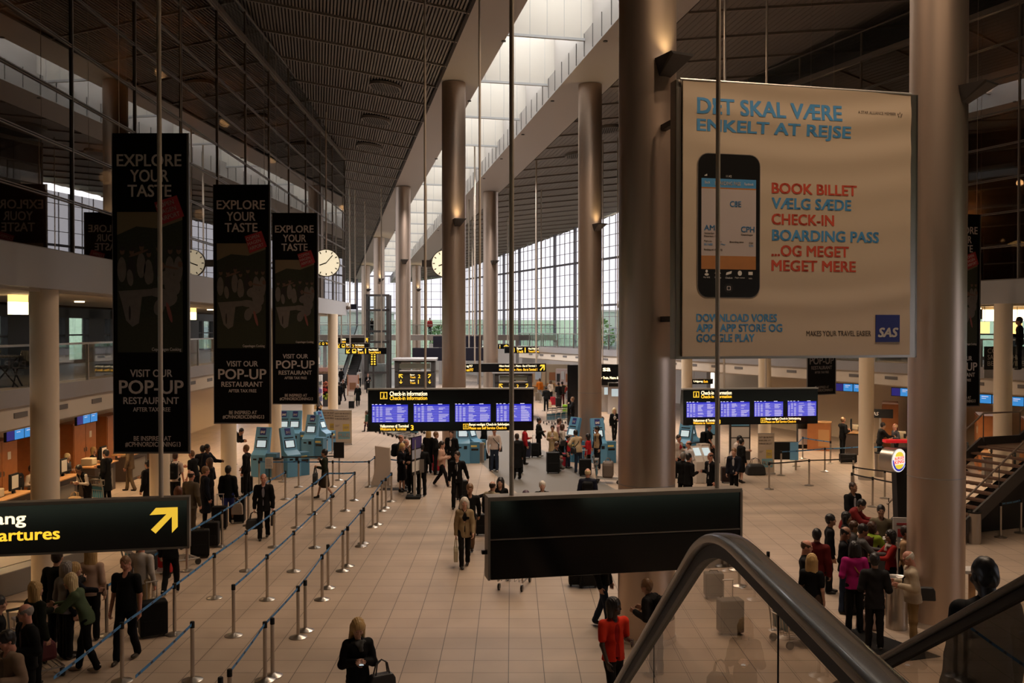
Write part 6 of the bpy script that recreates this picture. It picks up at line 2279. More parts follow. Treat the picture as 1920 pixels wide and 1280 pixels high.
# shops and black pylons at the right far end
for k, (a_, b_, c, d, Y, lab) in enumerate(((1064, 1085, 684, 732, 57, 'tall black pylon left of the far metal column'), (1127, 1161, 683, 716, 55, 'black hanging board with white words Train, Metro beside the column'))):
    p, q = at(a_, d, Y), at(b_, c, Y)
    t = thing('black_board', lab, 'sign', (p.x, Y, p.z if k else 0), 0.0)
    MB().box(0, q.x - p.x, 0, .2, 0, q.z - (p.z if k else 0)).build('panel', M_BLACK, t)
    if k:
        W_b = q.x - p.x
        text('sa', .1, .55, .62, .82, M_YELW, t, bold=.03)
        text('r Train, Metro &', .02, W_b - .05, .15, .32, M_YELW, t, bold=.03)
        for x in (0.1, W_b - .1):
            rod(t, x, q.z - p.z, roofz(p.x + x, Y) - p.z, .03, y=.1)
for k, (px, py, w, h, c_, lab) in enumerate(((988, 742, 3.2, 2.5, (.35, .25, .15), 'far shop unit with brown shelves beyond the queue'), (1030, 738, 3.4, 2.6, (.42, .33, .22), 'far shop counter with screens behind the queue'), (1060, 742, 1.7, 2.3, (.50, .40, .38), 'pale notice wall behind the far queue'), (1096, 748, 1.6, 2.4, (.45, .42, .42), 'white ticket machine behind the metal column'))):
    a = G(px, py)
    t = thing('shop_unit', lab, 'shop', (a.x, a.y, 0), -0.25)
    MB().box(-w / 2, w / 2, 0, .6, 0, h).build('wall', mat('shopwall%d' % k, c_, .7), t)
    for q in range(4):
        c2 = [(.02, .02, .02), (.5, .5, .5), (.3, .12, .05), (.35, .4, .45)][q]
        MB().box(-w / 2 + .1 + q * w / 4.3, -w / 2 + .1 + (q + .7) * w / 4.3, -.04, 0, 1.2 + .2 * (q % 2), 1.9 + .2 * (q % 2)).build('display', mat('shop_disp%d' % q, c2, .5), t)
    MB().box(-w / 2 - .05, w / 2 + .05, -.25, .0, .85, .95).build('counter_top', M_WOODL, t)
for k, (px, py) in enumerate(((1141, 772), (1155, 776))):
    a = G(px, py)
    t = thing('ticket_machine', ['pale ticket machine behind the dark haired woman at the far right', 'pale ticket machine at the far right beside the nearest column'][k], 'ticket machine', (a.x, a.y, 0), -0.1)
    MB().box(-.55, .55, 0, .5, 0, 2.1).build('body', mat('machine_grey', (.42, .40, .40), .5), t)
    MB().box(-.3, .3, -.02, 0, 1.2, 1.7).build('screen', M_KSCR, t)
    MB().box(-.5, .5, -.04, 0, 1.85, 2.1).build('header', M_BLACK, t)


# clocks
def clock(p, yaw, r, label, cord):
    t = thing('station_clock', label, 'clock', p, yaw, 'round hanging clocks')
    FACE = mat('clock_face_lit', (0.8, 0.75, 0.6), 0.5, emit=(1.0, 0.86, 0.60), estr=0.8)
    m = MB()
    m.tube([(0, -.1, 0), (0, .1, 0)], r, 40)
    m.build('case', M_DARKFRAME, t, smooth=True)
    for sg in (-1, 1):
        m = MB()
        m.tube([(0, sg * .101, 0), (0, sg * .115, 0)], r * .95, 40)
        f = m.build('face', FACE, t)
        h = MB()
        for k in range(12):
            a = math.pi * k / 6
            h.bar((r * .74 * math.sin(a), sg * .12, r * .74 * math.cos(a)), (r * .9 * math.sin(a), sg * .12, r * .9 * math.cos(a)), .05, .012, (0, 1, 0))
        for a, L, w in ((math.radians(250), .5, .06), (math.radians(40), .72, .045)):
            h.bar((0, sg * .122, 0), (r * L * math.sin(a), sg * .122, r * L * math.cos(a)), w, .012, (0, 1, 0))
        h.build('hands_and_marks', M_MATTBLACK, f)
    rod(t, 0, r, roofz(p[0], p[1]) - p[2] if cord else r + .8, .04, y=0)
    MB().box(-r - .5, -r, -.12, .12, -.18, .18).build('bracket', M_DARKFRAME, t)


c0 = at(835, 494, 51)
clock(c0, 0.0, .74, 'round lit station clock half hidden by the metal column', True)
c0 = at(607, 493, 50.0)  # solid second clock added in place of a reflection in the glass
clock((-9.72, 50.0, c0.z), 0.15, .72, 'added lit clock standing in for a reflection in the left glass wall', True)

# security cameras at the corners of the galleries
for k, (px, py, Y, lab) in enumerate(((648, 576, 59.3, 'white dome camera at the end of the left gallery fascia'), (1144, 577, 55.5, 'white dome camera at the end of the right gallery'))):
    c0 = LP(59.85, -0.2, 7.1) if k == 0 else RP(56.35, -0.2, 7.1)
    t = thing('dome_camera', lab, 'camera', c0)
    MB().ball((0, 0, 0), .16, 12, 8).build('dome', mat('dome_brown', (.12, .09, .07), .3), t, smooth=True)
    MB().box(-.12, .12, -.12, .12, .05, .3).build('mount', M_WHITE, t)


# ================================================================ escalators beside the camera
def escalator():
    t = thing('escalator', 'escalator with black handrails and glass sides in the lower right foreground', 'escalator', (0, 0, 0))
    TN = math.tan(math.radians(29.5))
    YF = 2.3
    YA = 2.62

    def rail_path(x, z0):
        pts = []
        for k in range(12):
            pts.append(Vector((x, -2.0 + (YF + 2.0) * k / 11, z0)))
        for k in range(1, 10):
            a = math.radians(29.5) * k / 9
            Rr = 1.2
            pts.append(Vector((x, YF + Rr * math.sin(a), z0 - Rr * (1 - math.cos(a)))))
        q = pts[-1]
        for k in range(1, 12):
            L = 6.6 * k / 11
            pts.append(q + Vector((0, L, -L * TN)))
        return pts

    def sweep(mb, pts, prof):
        vs, fs = [], []
        n = len(prof)
        for i, p in enumerate(pts):
            d = (pts[min(i + 1, len(pts) - 1)] - pts[max(i - 1, 0)]).normalized()
            up = Vector((1, 0, 0)).cross(d)
            for a, b in prof:
                vs.append(p + Vector((a, 0, 0)) + up * b)
        for i in range(len(pts) - 1):
            for k in range(n):
                a, b = i * n + k, i * n + (k + 1) % n
                fs.append((a, b, b + n, a + n))
        fs.append(tuple(range(n)))
        fs.append(tuple(range(len(pts) * n - 1, (len(pts) - 1) * n - 1, -1)))
        mb.add(vs, fs)
    for x in (0.56, 1.70):
        pts = rail_path(x, 5.275)
        R_ = []
        for k in range(14):
            a = 2 * math.pi * k / 14
            R_.append((0.033 * math.copysign(abs(math.cos(a)) ** 0.6, math.cos(a)), -0.012 + 0.016 * math.copysign(abs(math.sin(a)) ** 0.6, math.sin(a))))
        mb = MB()
        sweep(mb, pts, R_)
        mb.build('handrail', mat('handrail_rubber', (0.034, 0.028, 0.023), 0.27, coat=0.2), t, smooth=True)
        mb = MB()
        sweep(mb, [p + Vector((0, 0, -0.05)) for p in pts], [(-0.014, -0.014), (0.014, -0.014), (0.014, 0.024), (-0.014, 0.024)])
        mb.build('rail_channel', M_MATTBLACK, t)
        g = MB()
        vs, fs = [], []
        for p in pts:
            vs += [(x, p.y, p.z - 0.06), (x, p.y, p.z - 0.86)]
        for i in range(len(pts) - 1):
            fs.append((2 * i, 2 * i + 1, 2 * i + 3, 2 * i + 2))
        g.add(vs, fs)
        g.build('glass_side', glass('escalator_glass', (0.66, 0.60, 0.54), 1.45), t)
        for yy in ((2.0, 3.75, 5.5) if x < 1 else (3.03, 4.8)):
            zt = 5.22 - max(0, yy - YA + 0.02) * TN
            MB().box(x - 0.0015, x + 0.0015, yy - 0.002, yy + 0.002, zt - 0.8, zt - 0.02).build('glass_joint', M_MATTBLACK, t)
        sk = MB()
        sweep(sk, [p + Vector((0, 0, -0.96)) for p in pts], [(-0.06, -0.16), (0.06, -0.16), (0.06, 0.10), (-0.06, 0.10)])
        sk.build('skirt', M_STEEL, t)
    for k in range(22):
        y = 2.4 + 0.36 * k
        z = 4.32 - max(0, (k - 0.4)) * 0.36 * TN
        if z < 0.05:
            break
        MB().box(0.66, 1.60, y, y + 0.38, z - 0.2, z).build('step', M_BIN, t)
    tr = MB()
    tr.hexa([(0.56, 2.1, 3.6), (1.70, 2.1, 3.6), (1.70, 9.4, -0.02), (0.56, 9.4, -0.02), (0.56, 2.1, 4.1), (1.70, 2.1, 4.1), (1.70, 9.4, 0.0), (0.56, 9.4, 0.0)])
    tr.build('truss', M_DARKFRAME, t)
    # second flight further right, where the man in black stands
    t2 = thing('escalator', 'second escalator under the man in the dark coat at the lower right corner', 'escalator', (0, 0, 0))
    for k in range(18):
        y = 3.3 + 0.36 * k
        z = 4.32 - k * 0.36 * 0.577
        if z < 0.05:
            break
        MB().box(2.75, 3.85, y, y + 0.38, z - 0.2, z).build('step', M_BIN, t2)
    tr = MB()
    tr.hexa([(2.7, 3.2, 3.5), (3.9, 3.2, 3.5), (3.9, 10.3, -0.02), (2.7, 10.3, -0.02), (2.7, 3.2, 4.0), (3.9, 3.2, 4.0), (3.9, 10.3, 0.0), (2.7, 10.3, 0.0)])
    tr.build('truss', M_DARKFRAME, t2)
    mb = MB()
    mb.box(2.6, 4.3, 1.9, 3.35, 3.95, 4.32)
    mb.build('landing_plate', M_BIN, t2)


escalator()

# ================================================================ people
def rx(a):
    c, s = math.cos(a), math.sin(a)
    return np.array([[1, 0, 0], [0, c, -s], [0, s, c]])


def rz_(a):
    c, s = math.cos(a), math.sin(a)
    return np.array([[c, -s, 0], [s, c, 0], [0, 0, 1]])


I3 = np.eye(3)
Z3 = np.zeros(3)


class Sdf:
    """smooth union of simple bodies on a regular grid, turned into one closed surface"""

    def __init__(self, lo, hi, h):
        self.lo, self.h = np.array(lo, float), h
        n = np.ceil((np.array(hi) - self.lo) / h).astype(int) + 2
        self.ax = [self.lo[i] + h * np.arange(n[i]) for i in range(3)]
        self.F = np.full(n, 0.25)

    def _win(self, mn, mx):
        s = []
        for i in range(3):
            a = int(max(0, math.floor((mn[i] - self.lo[i]) / self.h)))
            b = int(min(len(self.ax[i]), math.ceil((mx[i] - self.lo[i]) / self.h) + 1))
            if b <= a:
                return None
            s.append(slice(a, b))
        return tuple(s)

    def _put(self, d, s, k, op):
        f = self.F[s]
        if op == 'sub':
            self.F[s] = np.maximum(f, -d)
        elif op == 'and':
            self.F[s] = np.maximum(f, d)
        else:
            t = np.clip(0.5 + 0.5 * (d - f) / k, 0, 1)
            self.F[s] = d * (1 - t) + f * t - k * t * (1 - t)

    def cap(self, a, b, ra, rb=None, k=0.02, R=I3, o=Z3, flat=1.0, op='add', s=1.0):
        """tapered capsule; a, b in the frame (R, o)"""
        rb = ra if rb is None else rb
        a, b = np.array(a, float) * s, np.array(b, float) * s
        ra, rb = ra * s, rb * s
        m = max(ra, rb) + 0.07
        wa, wb = R @ a + o, R @ b + o
        w = self._win(np.minimum(wa, wb) - m, np.maximum(wa, wb) + m)
        if w is None:
            return
        X, Y, Z = np.meshgrid(self.ax[0][w[0]] - o[0], self.ax[1][w[1]] - o[1], self.ax[2][w[2]] - o[2], indexing='ij')
        if R is not I3:
            X, Y, Z = (R[0, i] * X + R[1, i] * Y + R[2, i] * Z for i in range(3))
        Y = Y / flat
        ab = b - a
        aby = ab[1] / flat
        px, py, pz = X - a[0], Y - a[1] / flat, Z - a[2]
        dd = ab[0] ** 2 + aby ** 2 + ab[2] ** 2 + 1e-12
        t = np.clip((px * ab[0] + py * aby + pz * ab[2]) / dd, 0, 1)
        d = np.sqrt((px - t * ab[0]) ** 2 + (py - t * aby) ** 2 + (pz - t * ab[2]) ** 2) - (ra + (rb - ra) * t)
        self._put(d * min(1, (1 + flat) / 2), w, k, op)

    def ell(self, c, r, k=0.02, R=I3, o=Z3, op='add', s=1.0):
        c, r = np.array(c, float) * s, np.array(r, float) * s
        wc = R @ c + o
        m = max(r) + 0.06
        w = self._win(wc - m, wc + m)
        if w is None:
            return
        X, Y, Z = np.meshgrid(self.ax[0][w[0]] - o[0], self.ax[1][w[1]] - o[1], self.ax[2][w[2]] - o[2], indexing='ij')
        if R is not I3:
            X, Y, Z = (R[0, i] * X + R[1, i] * Y + R[2, i] * Z for i in range(3))
        q = np.sqrt(((X - c[0]) / r[0]) ** 2 + ((Y - c[1]) / r[1]) ** 2 + ((Z - c[2]) / r[2]) ** 2)
        self._put((q - 1) * min(r) * 0.9, w, k, op)

    def box(self, c, r, rnd=0.03, k=0.02, R=I3, o=Z3, op='add', s=1.0):
        c, r = np.array(c, float) * s, np.array(r, float) * s - rnd
        wc = R @ c + o
        m = np.linalg.norm(r) + 0.08
        w = self._win(wc - m, wc + m)
        if w is None:
            return
        X, Y, Z = np.meshgrid(self.ax[0][w[0]] - o[0], self.ax[1][w[1]] - o[1], self.ax[2][w[2]] - o[2], indexing='ij')
        if R is not I3:
            X, Y, Z = (R[0, i] * X + R[1, i] * Y + R[2, i] * Z for i in range(3))
        q = [np.abs(A - c[i]) - r[i] for i, A in enumerate((X, Y, Z))]
        d = np.sqrt(sum(np.maximum(a, 0) ** 2 for a in q)) + np.minimum(np.maximum(np.maximum(q[0], q[1]), q[2]), 0) - rnd
        self._put(d, w, k, op)

    def below(self, z):
        self.F = np.maximum(self.F, z - self.ax[2][None, None, :])

    def cut(self, z, R, o, s=1.0):
        X, Y, Z = np.meshgrid(self.ax[0] - o[0], self.ax[1] - o[1], self.ax[2] - o[2], indexing='ij')
        self.F = np.maximum(self.F, z * s - (R[0, 2] * X + R[1, 2] * Y + R[2, 2] * Z))

    def ripple(self, amp, fx=9.0, fz=23.0, seed=0.0):
        X, Y, Z = np.meshgrid(*self.ax, indexing='ij')
        self.F = self.F + amp * np.sin(fz * Z + 2.2 * np.sin(fx * X + seed) + 1.7 * np.sin(fx * Y * 1.3 + seed * 2))

    def strands(self, amp, seed=0.0):
        X, Y, Z = np.meshgrid(*self.ax, indexing='ij')
        self.F = self.F + amp * np.sin(210 * X + 40 * Y + 2.5 * np.sin(7 * Z + seed)) + amp * np.sin(190 * Y - 50 * X + 2.0 * np.sin(9 * Z + seed))

    def surface(self):
        F = self.F
        S = F < 0
        n = F.shape
        c = np.zeros((n[0] - 1, n[1] - 1, n[2] - 1), int)
        cs = [(i, j, k) for i in (0, 1) for j in (0, 1) for k in (0, 1)]

        def sh(A, i, j, k):
            return A[i:n[0] - 1 + i, j:n[1] - 1 + j, k:n[2] - 1 + k]
        for q in cs:
            c += sh(S, *q)
        act = (c > 0) & (c < 8)
        I = np.argwhere(act)
        if len(I) == 0:
            return np.zeros((0, 3)), np.zeros((0, 4), int)
        idx = -np.ones(act.shape, int)
        idx[act] = np.arange(len(I))
        acc = np.zeros((len(I), 3))
        cnt = np.zeros(len(I))
        for q in cs:
            for ax in range(3):
                if q[ax]:
                    continue
                r = list(q)
                r[ax] = 1
                f0 = F[I[:, 0] + q[0], I[:, 1] + q[1], I[:, 2] + q[2]]
                f1 = F[I[:, 0] + r[0], I[:, 1] + r[1], I[:, 2] + r[2]]
                m = (f0 < 0) != (f1 < 0)
                t = np.where(m, f0 / np.where(m, f0 - f1, 1), 0)
                p = np.tile(np.array(q, float), (len(I), 1))
                p[:, ax] += t
                acc += p * m[:, None]
                cnt += m
        V = self.lo + self.h * (I + acc / cnt[:, None])
        quads = []
        for ax in range(3):
            a, b = (ax + 1) % 3, (ax + 2) % 3
            sl0 = [slice(0, n[i] - 1) for i in range(3)]
            A = S[tuple(slice(0, n[i] - 1) if i == ax else slice(1, n[i] - 1) for i in range(3))]
            B = S[tuple(slice(1, n[i]) if i == ax else slice(1, n[i] - 1) for i in range(3))]
            for pol in (True, False):
                E = np.argwhere(A & ~B if pol else ~A & B)
                if len(E) == 0:
                    continue
                base = E.copy()
                base[:, a] += 1
                base[:, b] += 1
                o = np.zeros(3, int)

                def at_(da, db):
                    g = base.copy()
                    g[:, a] += da
                    g[:, b] += db
                    return idx[g[:, 0], g[:, 1], g[:, 2]]
                q4 = np.stack([at_(-1, -1), at_(0, -1), at_(0, 0), at_(-1, 0)], 1)
                quads.append(q4 if pol else q4[:, ::-1])
        Q = np.concatenate(quads) if quads else np.zeros((0, 4), int)
        Q = Q[(Q >= 0).all(1)]
        return V, Q


def soft_mesh(name, parts, mats, parent=None):
    """parts: list of (V, Q, material index)"""
    V = np.concatenate([p[0] for p in parts])
    o = 0
    fs, mi = [], []
    for v, q, m in parts:
        fs.append(q + o)
        mi.append(np.full(len(q), m))
        o += len(v)
    Q = np.concatenate(fs).astype(np.int32)
    mi = np.concatenate(mi).astype(np.int32)
    me = bpy.data.meshes.new(name)
    me.vertices.add(len(V))
    me.vertices.foreach_set('co', V.astype(np.float32).ravel())
    me.loops.add(len(Q) * 4)
    me.loops.foreach_set('vertex_index', Q.ravel())
    me.polygons.add(len(Q))
    me.polygons.foreach_set('loop_start', np.arange(0, len(Q) * 4, 4, dtype=np.int32))
    for m in mats:
        me.materials.append(m)
    me.polygons.foreach_set('material_index', mi)
    me.polygons.foreach_set('use_smooth', np.ones(len(Q), bool))
    me.update(calc_edges=True)
    me.validate()
    o = bpy.data.objects.new(name, me)
    COL.objects.link(o)
    if parent:
        o.parent = parent
    return o


def cmat(kind, c, rough=0.75):
    if kind == 'cloth' and max(c) < 0.04:
        c = tuple(x * 0.45 for x in c)          # dark cloth
    return mat('%s_%s' % (kind, '_'.join('%03d' % int(x * 999) for x in c)), c, rough, spec=0.12 if kind == 'cloth' else 0.4, noise=0.12 if kind != 'skin' else 0.0, nscale=25, bump=0.15 if kind == 'cloth' else 0.0, bscale=90)


SK = {'fair': (0.46, 0.26, 0.19), 'tan': (0.36, 0.19, 0.125), 'ruddy': (0.45, 0.21, 0.15), 'brown': (0.20, 0.10, 0.06), 'dark': (0.045, 0.025, 0.018), 'deep': (0.012, 0.008, 0.007)}
HC = {'black': (0.010, 0.008, 0.008), 'brown': (0.055, 0.026, 0.014), 'dkbrown': (0.025, 0.014, 0.010), 'red': (0.11, 0.035, 0.015), 'grey': (0.20, 0.18, 0.165), 'white': (0.50, 0.45, 0.38), 'blond': (0.42, 0.27, 0.11), 'pale': (0.52, 0.40, 0.22), 'ltbrown': (0.16, 0.085, 0.04)}
K = (0.010, 0.010, 0.011)
NAVY = (0.010, 0.012, 0.022)
GREY = (0.07, 0.065, 0.06)
DENIM = (0.020, 0.030, 0.055)

ARMS = {  # elbow and wrist, relative to the shoulder: outward, forward(-), up
    'down': ((.05, .02, -.29), (.06, -.06, -.54)), 'fwd': ((.06, .03, -.28), (-.02, -.23, -.23)), 'phone': ((.07, .0, -.28), (-.10, -.21, -.20)),
    'reach': ((.05, -.18, -.21), (.02, -.42, -.22)), 'up': ((.08, -.12, -.24), (-.05, -.20, -.02)), 'hip': ((.21, .10, -.20), (.03, -.02, -.36)),
    'side': ((.24, -.05, -.12), (.46, -.14, -.17)), 'back': ((.07, .10, -.27), (.10, .24, -.48)), 'swing': ((.05, -.07, -.28), (.05, -.22, -.49)),
    'cross': ((.08, -.03, -.27), (-.12, -.19, -.19)), 'carry': ((.05, .02, -.29), (.06, -.01, -.55)), 'low': ((.05, -.08, -.27), (.0, -.22, -.44)), 'behind': ((.09, .12, -.26), (-.08, .17, -.44))}
ALLP = []
rnd_p = random.Random(8)


def person(px, py, label, h=1.74, face=0.0, top=('jacket', K), bot=('trousers', K), hair=('short', 'dkbrown'), skin='fair', legs='stand', arms=('down', 'down'),
           lean=0.0, hyaw=0.0, hpitch=0.0, fem=False, fat=1.0, shirt=None, tie=None, shoes=None, scarf=None, pos=None, z0=0.0, bags=(), pack=None, strap=None, fine=None, ground_y=None, child=False, group=None):
    s = h / 1.75
    hs = max(0.9, min(1.0, s * 1.02)) if not child else 0.88
    lean, hy, hp = math.radians(lean), math.radians(hyaw), math.radians(hpitch)
    sh = (0.158 if fem else 0.182) * (0.94 + 0.06 * fat)
    # ---- legs
    pz = 0.93
    L = {'stand': [((.09, .02, .50), (.10, .04, .09)), ((.09, -.01, .50), (.105, -.01, .09))],
         'wide': [((.13, .0, .50), (.18, .02, .09)), ((.13, -.02, .50), (.19, -.04, .09))],
         'walk': [((.085, -.17, .51), (.08, -.27, .09)), ((.085, .05, .48), (.085, .31, .14))],
         'walk2': [((.085, -.12, .51), (.08, -.17, .09)), ((.085, .03, .49), (.085, .20, .11))],
         'sit': [((.10, -.42, .50), (.10, -.40, .09)), ((.10, -.42, .50), (.11, -.36, .09))],
         'crouch': [((.13, -.33, .46), (.12, -.12, .09)), ((.11, -.27, .12), (.11, .16, .10))]}[legs]
    if legs == 'sit':
        pz = 0.52
    if legs == 'crouch':
        pz = 0.40
    if legs == 'wide':
        pz = 0.91
    if legs == 'walk':
        pz = 0.89
    Pv = np.array([0, 0, pz]) * s
    Rt = rx(lean)

    def tp(x, y, z):
        return Pv + Rt @ (np.array([x, y, z]) * s)
    hc = tp(0, -0.025, 0.70 if not child else 0.68)
    Rh = rz_(hy) @ rx(hp + lean * 0.45)
    top_z = (hc + Rh @ np.array([0, 0.0, 0.122 * hs]))
    # ---- where it stands
    fa = math.radians(face)
    if pos is None:
        p = G(px, py, z0 + max(top_z[2], hc[2] + 0.115 * hs))
        hw = rz_(fa) @ hc
        loc = Vector((p.x - hw[0], p.y - hw[1], z0))
    else:
        loc = Vector(pos)
    dist = loc.length
    v = fine or max(0.013, min(0.042, dist * 0.00085))
    vh = max(0.007, min(0.022, dist * 0.00040))
    t = thing('person', label, 'person', loc, fa, group)
    skm = cmat('skin', SK[skin], 0.5)
    # ---- arms
    AR = []
    for side, nm in ((-1, arms[0]), (1, arms[1])):      # arms[0]: viewer's left when facing the camera
        e, w = ARMS[nm]
        S_ = tp(side * sh, 0.0, 0.455)
        E = S_ + np.array([side * e[0], e[1], e[2]]) * s
        W = S_ + np.array([side * w[0], w[1], w[2]]) * s
        AR.append((side, S_, E, W))
    LG = []
    for side, (kn, an) in zip((-1, 1), L):
        H_ = Pv + np.array([side * 0.088, 0, -0.02]) * s
        LG.append((side, H_, np.array([side * kn[0], kn[1], kn[2]]) * s, np.array([side * an[0], an[1], an[2]]) * s))
    pts = [hc, top_z, Pv] + [q for a in AR for q in a[1:]] + [q for a in LG for q in a[1:]]
    lo = np.min(pts, 0) - 0.30
    hi = np.max(pts, 0) + 0.26
    lo[2] = -0.03
    # ---- body
    B = Sdf(lo, hi, v * 1.15)
    B.cap((0, 0, -.02), (0, 0, .2), .125, .115, .04, Rt, Pv, .72, s=s)
    B.cap((0, 0, .2), (0, 0, .38), .12, .14, .04, Rt, Pv, .68, s=s)
    B.cap((-sh * .8, 0, .45), (sh * .8, 0, .45), .05, .05, .04, Rt, Pv, s=s)
    B.cap(tp(0, 0, .45), hc + Rh @ np.array([0, .015, -.06]), .058 * s, .052 * s, .03)
    for side, S_, E, W in AR:
        B.cap(S_, E, .046 * s, .037 * s)
        B.cap(E, W, .037 * s, .027 * s)
    for side, H_, Kn, An in LG:
        B.cap(H_, Kn, .078 * s, .05 * s)
        B.cap(Kn, An, .05 * s, .034 * s)
    parts = [(*B.surface(), 0)]
    # head
    a = 0.17 * hs
    Hd = Sdf(hc - np.array([a, a, a + .02]), hc + np.array([a, a, a]), vh)
    kw = dict(R=Rh, o=hc, s=hs)
    Hd.ell((0, .012, .028), (.077, .096, .097), **kw)
    Hd.ell((0, -.022, -.045), (.060, .070, .078), k=.03, **kw)
    Hd.ell((0, -.072, -.094), (.026, .024, .020), k=.02, **kw)
    Hd.cap((-.035, -.083, .024), (.035, -.083, .024), .010, .010, k=.015, **kw)
    Hd.cap((0, -.090, .012), (0, -.102, -.030), .009, .0135, k=.012, **kw)
    Hd.ell((0, -.088, -.064), (.024, .012, .010), k=.008, **kw)
    for sx in (-1, 1):
        Hd.ell((sx * .031, -.098, .004), (.017, .014, .011), op='sub', **kw)
        Hd.ell((sx * .079, .012, -.012), (.011, .022, .031), k=.01, **kw)
        Hd.ell((sx * .045, -.062, -.030), (.024, .022, .022), k=.02, **kw)
    Hd.cap((0, .015, -.05), (0, .015, -.15), .052 if fem else .056, .054 if fem else .058, k=.03, **kw)
    parts.append((*Hd.surface(), 0))
    # eyes and lips
    ev = MB()
    for sx in (-1, 1):
        q = hc + Rh @ (np.array([sx * .031, -.0855, .004]) * hs)
        ev.ball(q, (.0095 * hs, .007 * hs, .0055 * hs), 8, 4)
    # hands with five fingers
    vf = max(0.006, min(0.014, dist * 0.0003))
    wrists = {}
    for side, S_, E, W in AR:
        d = (W - E) / np.linalg.norm(W - E)
        wrists[side] = W + d * 0.09
        inn = np.array([-side, 0, 0.0])
        inn = inn - d * inn.dot(d)
        inn /= np.linalg.norm(inn)
        pn = np.cross(d, inn) * side              # across the palm, thumb side forward
        if pn[1] > 0:
            pn = -pn
        hb = Sdf(W - 0.14, W + d * 0.12 + 0.14, vf)
        hb.cap(W - d * .02, W + d * .02, .026, .028, k=.015)
        for j in range(4):
            o0 = pn * (.030 - .020 * j)
            base = W + d * .085 + o0
            ln = (.070, .078, .072, .056)[j]
            curl = 0.45 + 0.12 * j
            m1 = base + (d * math.cos(curl * .6) + inn * math.sin(curl * .6)) * ln * .55
            m2 = m1 + (d * math.cos(curl * 1.9) + inn * math.sin(curl * 1.9)) * ln * .5
            hb.cap(W + d * .01 + o0 * .8, base, .016, .0145, k=.008)
            hb.cap(base, m1, .0095, .0085, k=.004)
            hb.cap(m1, m2, .0085, .0072, k=.004)
        th = W + d * .025 + pn * .028
        m1 = th + (d * .6 + pn * .75 + inn * .25) * .045
        hb.cap(th, m1, .014, .0105, k=.008)
        hb.cap(m1, m1 + (d * .9 + pn * .25 + inn * .35) * .032, .010, .008, k=.004)
        parts.append((*hb.surface(), 0))
    body = soft_mesh('body', parts, [skm], t)
    ev.build('eyes', mat('eye_dark', (0.05, 0.035, 0.03), 0.3), t, smooth=True)
    # ---- top garment
    kind, tc = top[0], top[1]
    hem = {'jacket': -.10, 'blazer': -.17, 'coat': -.50, 'shirt': -.05, 'tshirt': -.08, 'sweater': -.08, 'vest': -.06, 'dress': -.46, 'uniform': -.15}[kind]
    th = {'jacket': .026, 'blazer': .020, 'coat': .028, 'shirt': .012, 'tshirt': .014, 'sweater': .018, 'vest': .020, 'dress': .012, 'uniform': .018}[kind]
    sl = {'tshirt': 'short', 'vest': 'none'}.get(kind, 'long')

    def torso(T, th, hem, flare=0.0):
        bust = .008 if fem else 0
        T.cap((0, 0, .2), (0, -bust, .385), (.118 * fat if not fem else .106) + th, .142 + th, .04, Rt, Pv, .70 if fat < 1.1 else .76, s=s)
        T.cap((0, -(fat - 1) * .08, .02), (0, -(fat - 1) * .05, .2), .128 * fat + th, (.120 * fat if not fem else .104) + th, .05, Rt, Pv, .74 if fat < 1.1 else .85, s=s)
        if hem < 0 and legs in ('stand', 'wide', 'walk', 'walk2'):
            Rh_ = Rt if abs(lean) < .3 else rx(lean * .3)
            T.cap((0, 0, hem - .02), (0, 0, .05), (.168 if not fem else .156) * (1 + (fat - 1) * .5) + th + flare, .130 * fat + th, .05, Rh_, Pv, .74, s=s)
            T.cut(hem, Rh_, Pv, s)
        T.cap((-sh * .88, 0, .452), (sh * .88, 0, .452), .052 + th, .052 + th, .05, Rt, Pv, s=s)
        T.cap((0, .012, .44), (0, .004, .515), .075 + th, .052 + th * .6, .04, Rt, Pv, s=s)
        if fem:
            for sx in (-1, 1):
                T.ell((sx * .065, -.085, .335), (.06, .05, .06), .04, Rt, Pv, s=s)

    seed = rnd_p.uniform(0, 6)
    T = Sdf(lo, hi, v)
    torso(T, th, hem, .05 if kind in ('dress',) else (.02 if kind == 'coat' else 0))
    if sl != 'none':
        for side, S_, E, W in AR:
            E2 = E if sl == 'long' else S_ + (E - S_) * .72
            T.cap(S_, E2, (.055 + th) * s, (.045 + th) * s, .03)
            if sl == 'long':
                T.cap(E, W + (E - W) * 0.03, (.043 + th * .9) * s, (.034 + th * .8) * s, .025)
    if kind not in ('tshirt',):
        T.ripple(0.0035, 11, 31, seed)
    else:
        T.ripple(0.003, 7, 16, seed)
    if shirt is not None:
        T.ell((0, -.20, .33), (.060, .14, .20), op='sub', R=Rt, o=Pv, s=s)
        T.ell((0, -.22, .05), (.05 if kind == 'tshirt' else .022 if kind != 'coat' else .03, .14, .25), op='sub', R=Rt, o=Pv, s=s)
    T.ell((0, -.075, .555), (.06, .075, .09), op='sub', R=Rt, o=Pv, s=s)
    pt = [(*T.surface(), 0)]
    nm = {'jacket': 'jacket', 'blazer': 'blazer', 'coat': 'coat', 'shirt': 'shirt', 'tshirt': 'tshirt', 'sweater': 'sweater', 'vest': 'vest', 'dress': 'dress', 'uniform': 'uniform_jacket'}[kind]
    soft_mesh(nm, pt, [cmat('cloth', tc)], t)
    if shirt is not None:
        T = Sdf(lo, hi, v)
        torso(T, max(0.0, th - .022), -.02)
        if kind == 'vest':
            for side, S_, E, W in AR:
                T.cap(S_, E, .058 * s, .05 * s, .03)
                T.cap(E, W, .05 * s, .038 * s, .02)
        T.ell((0, -.08, .56), (.045, .06, .085), op='sub', R=Rt, o=Pv, s=s)
        soft_mesh('shirt', [(*T.surface(), 0)], [cmat('cloth', shirt)], t)
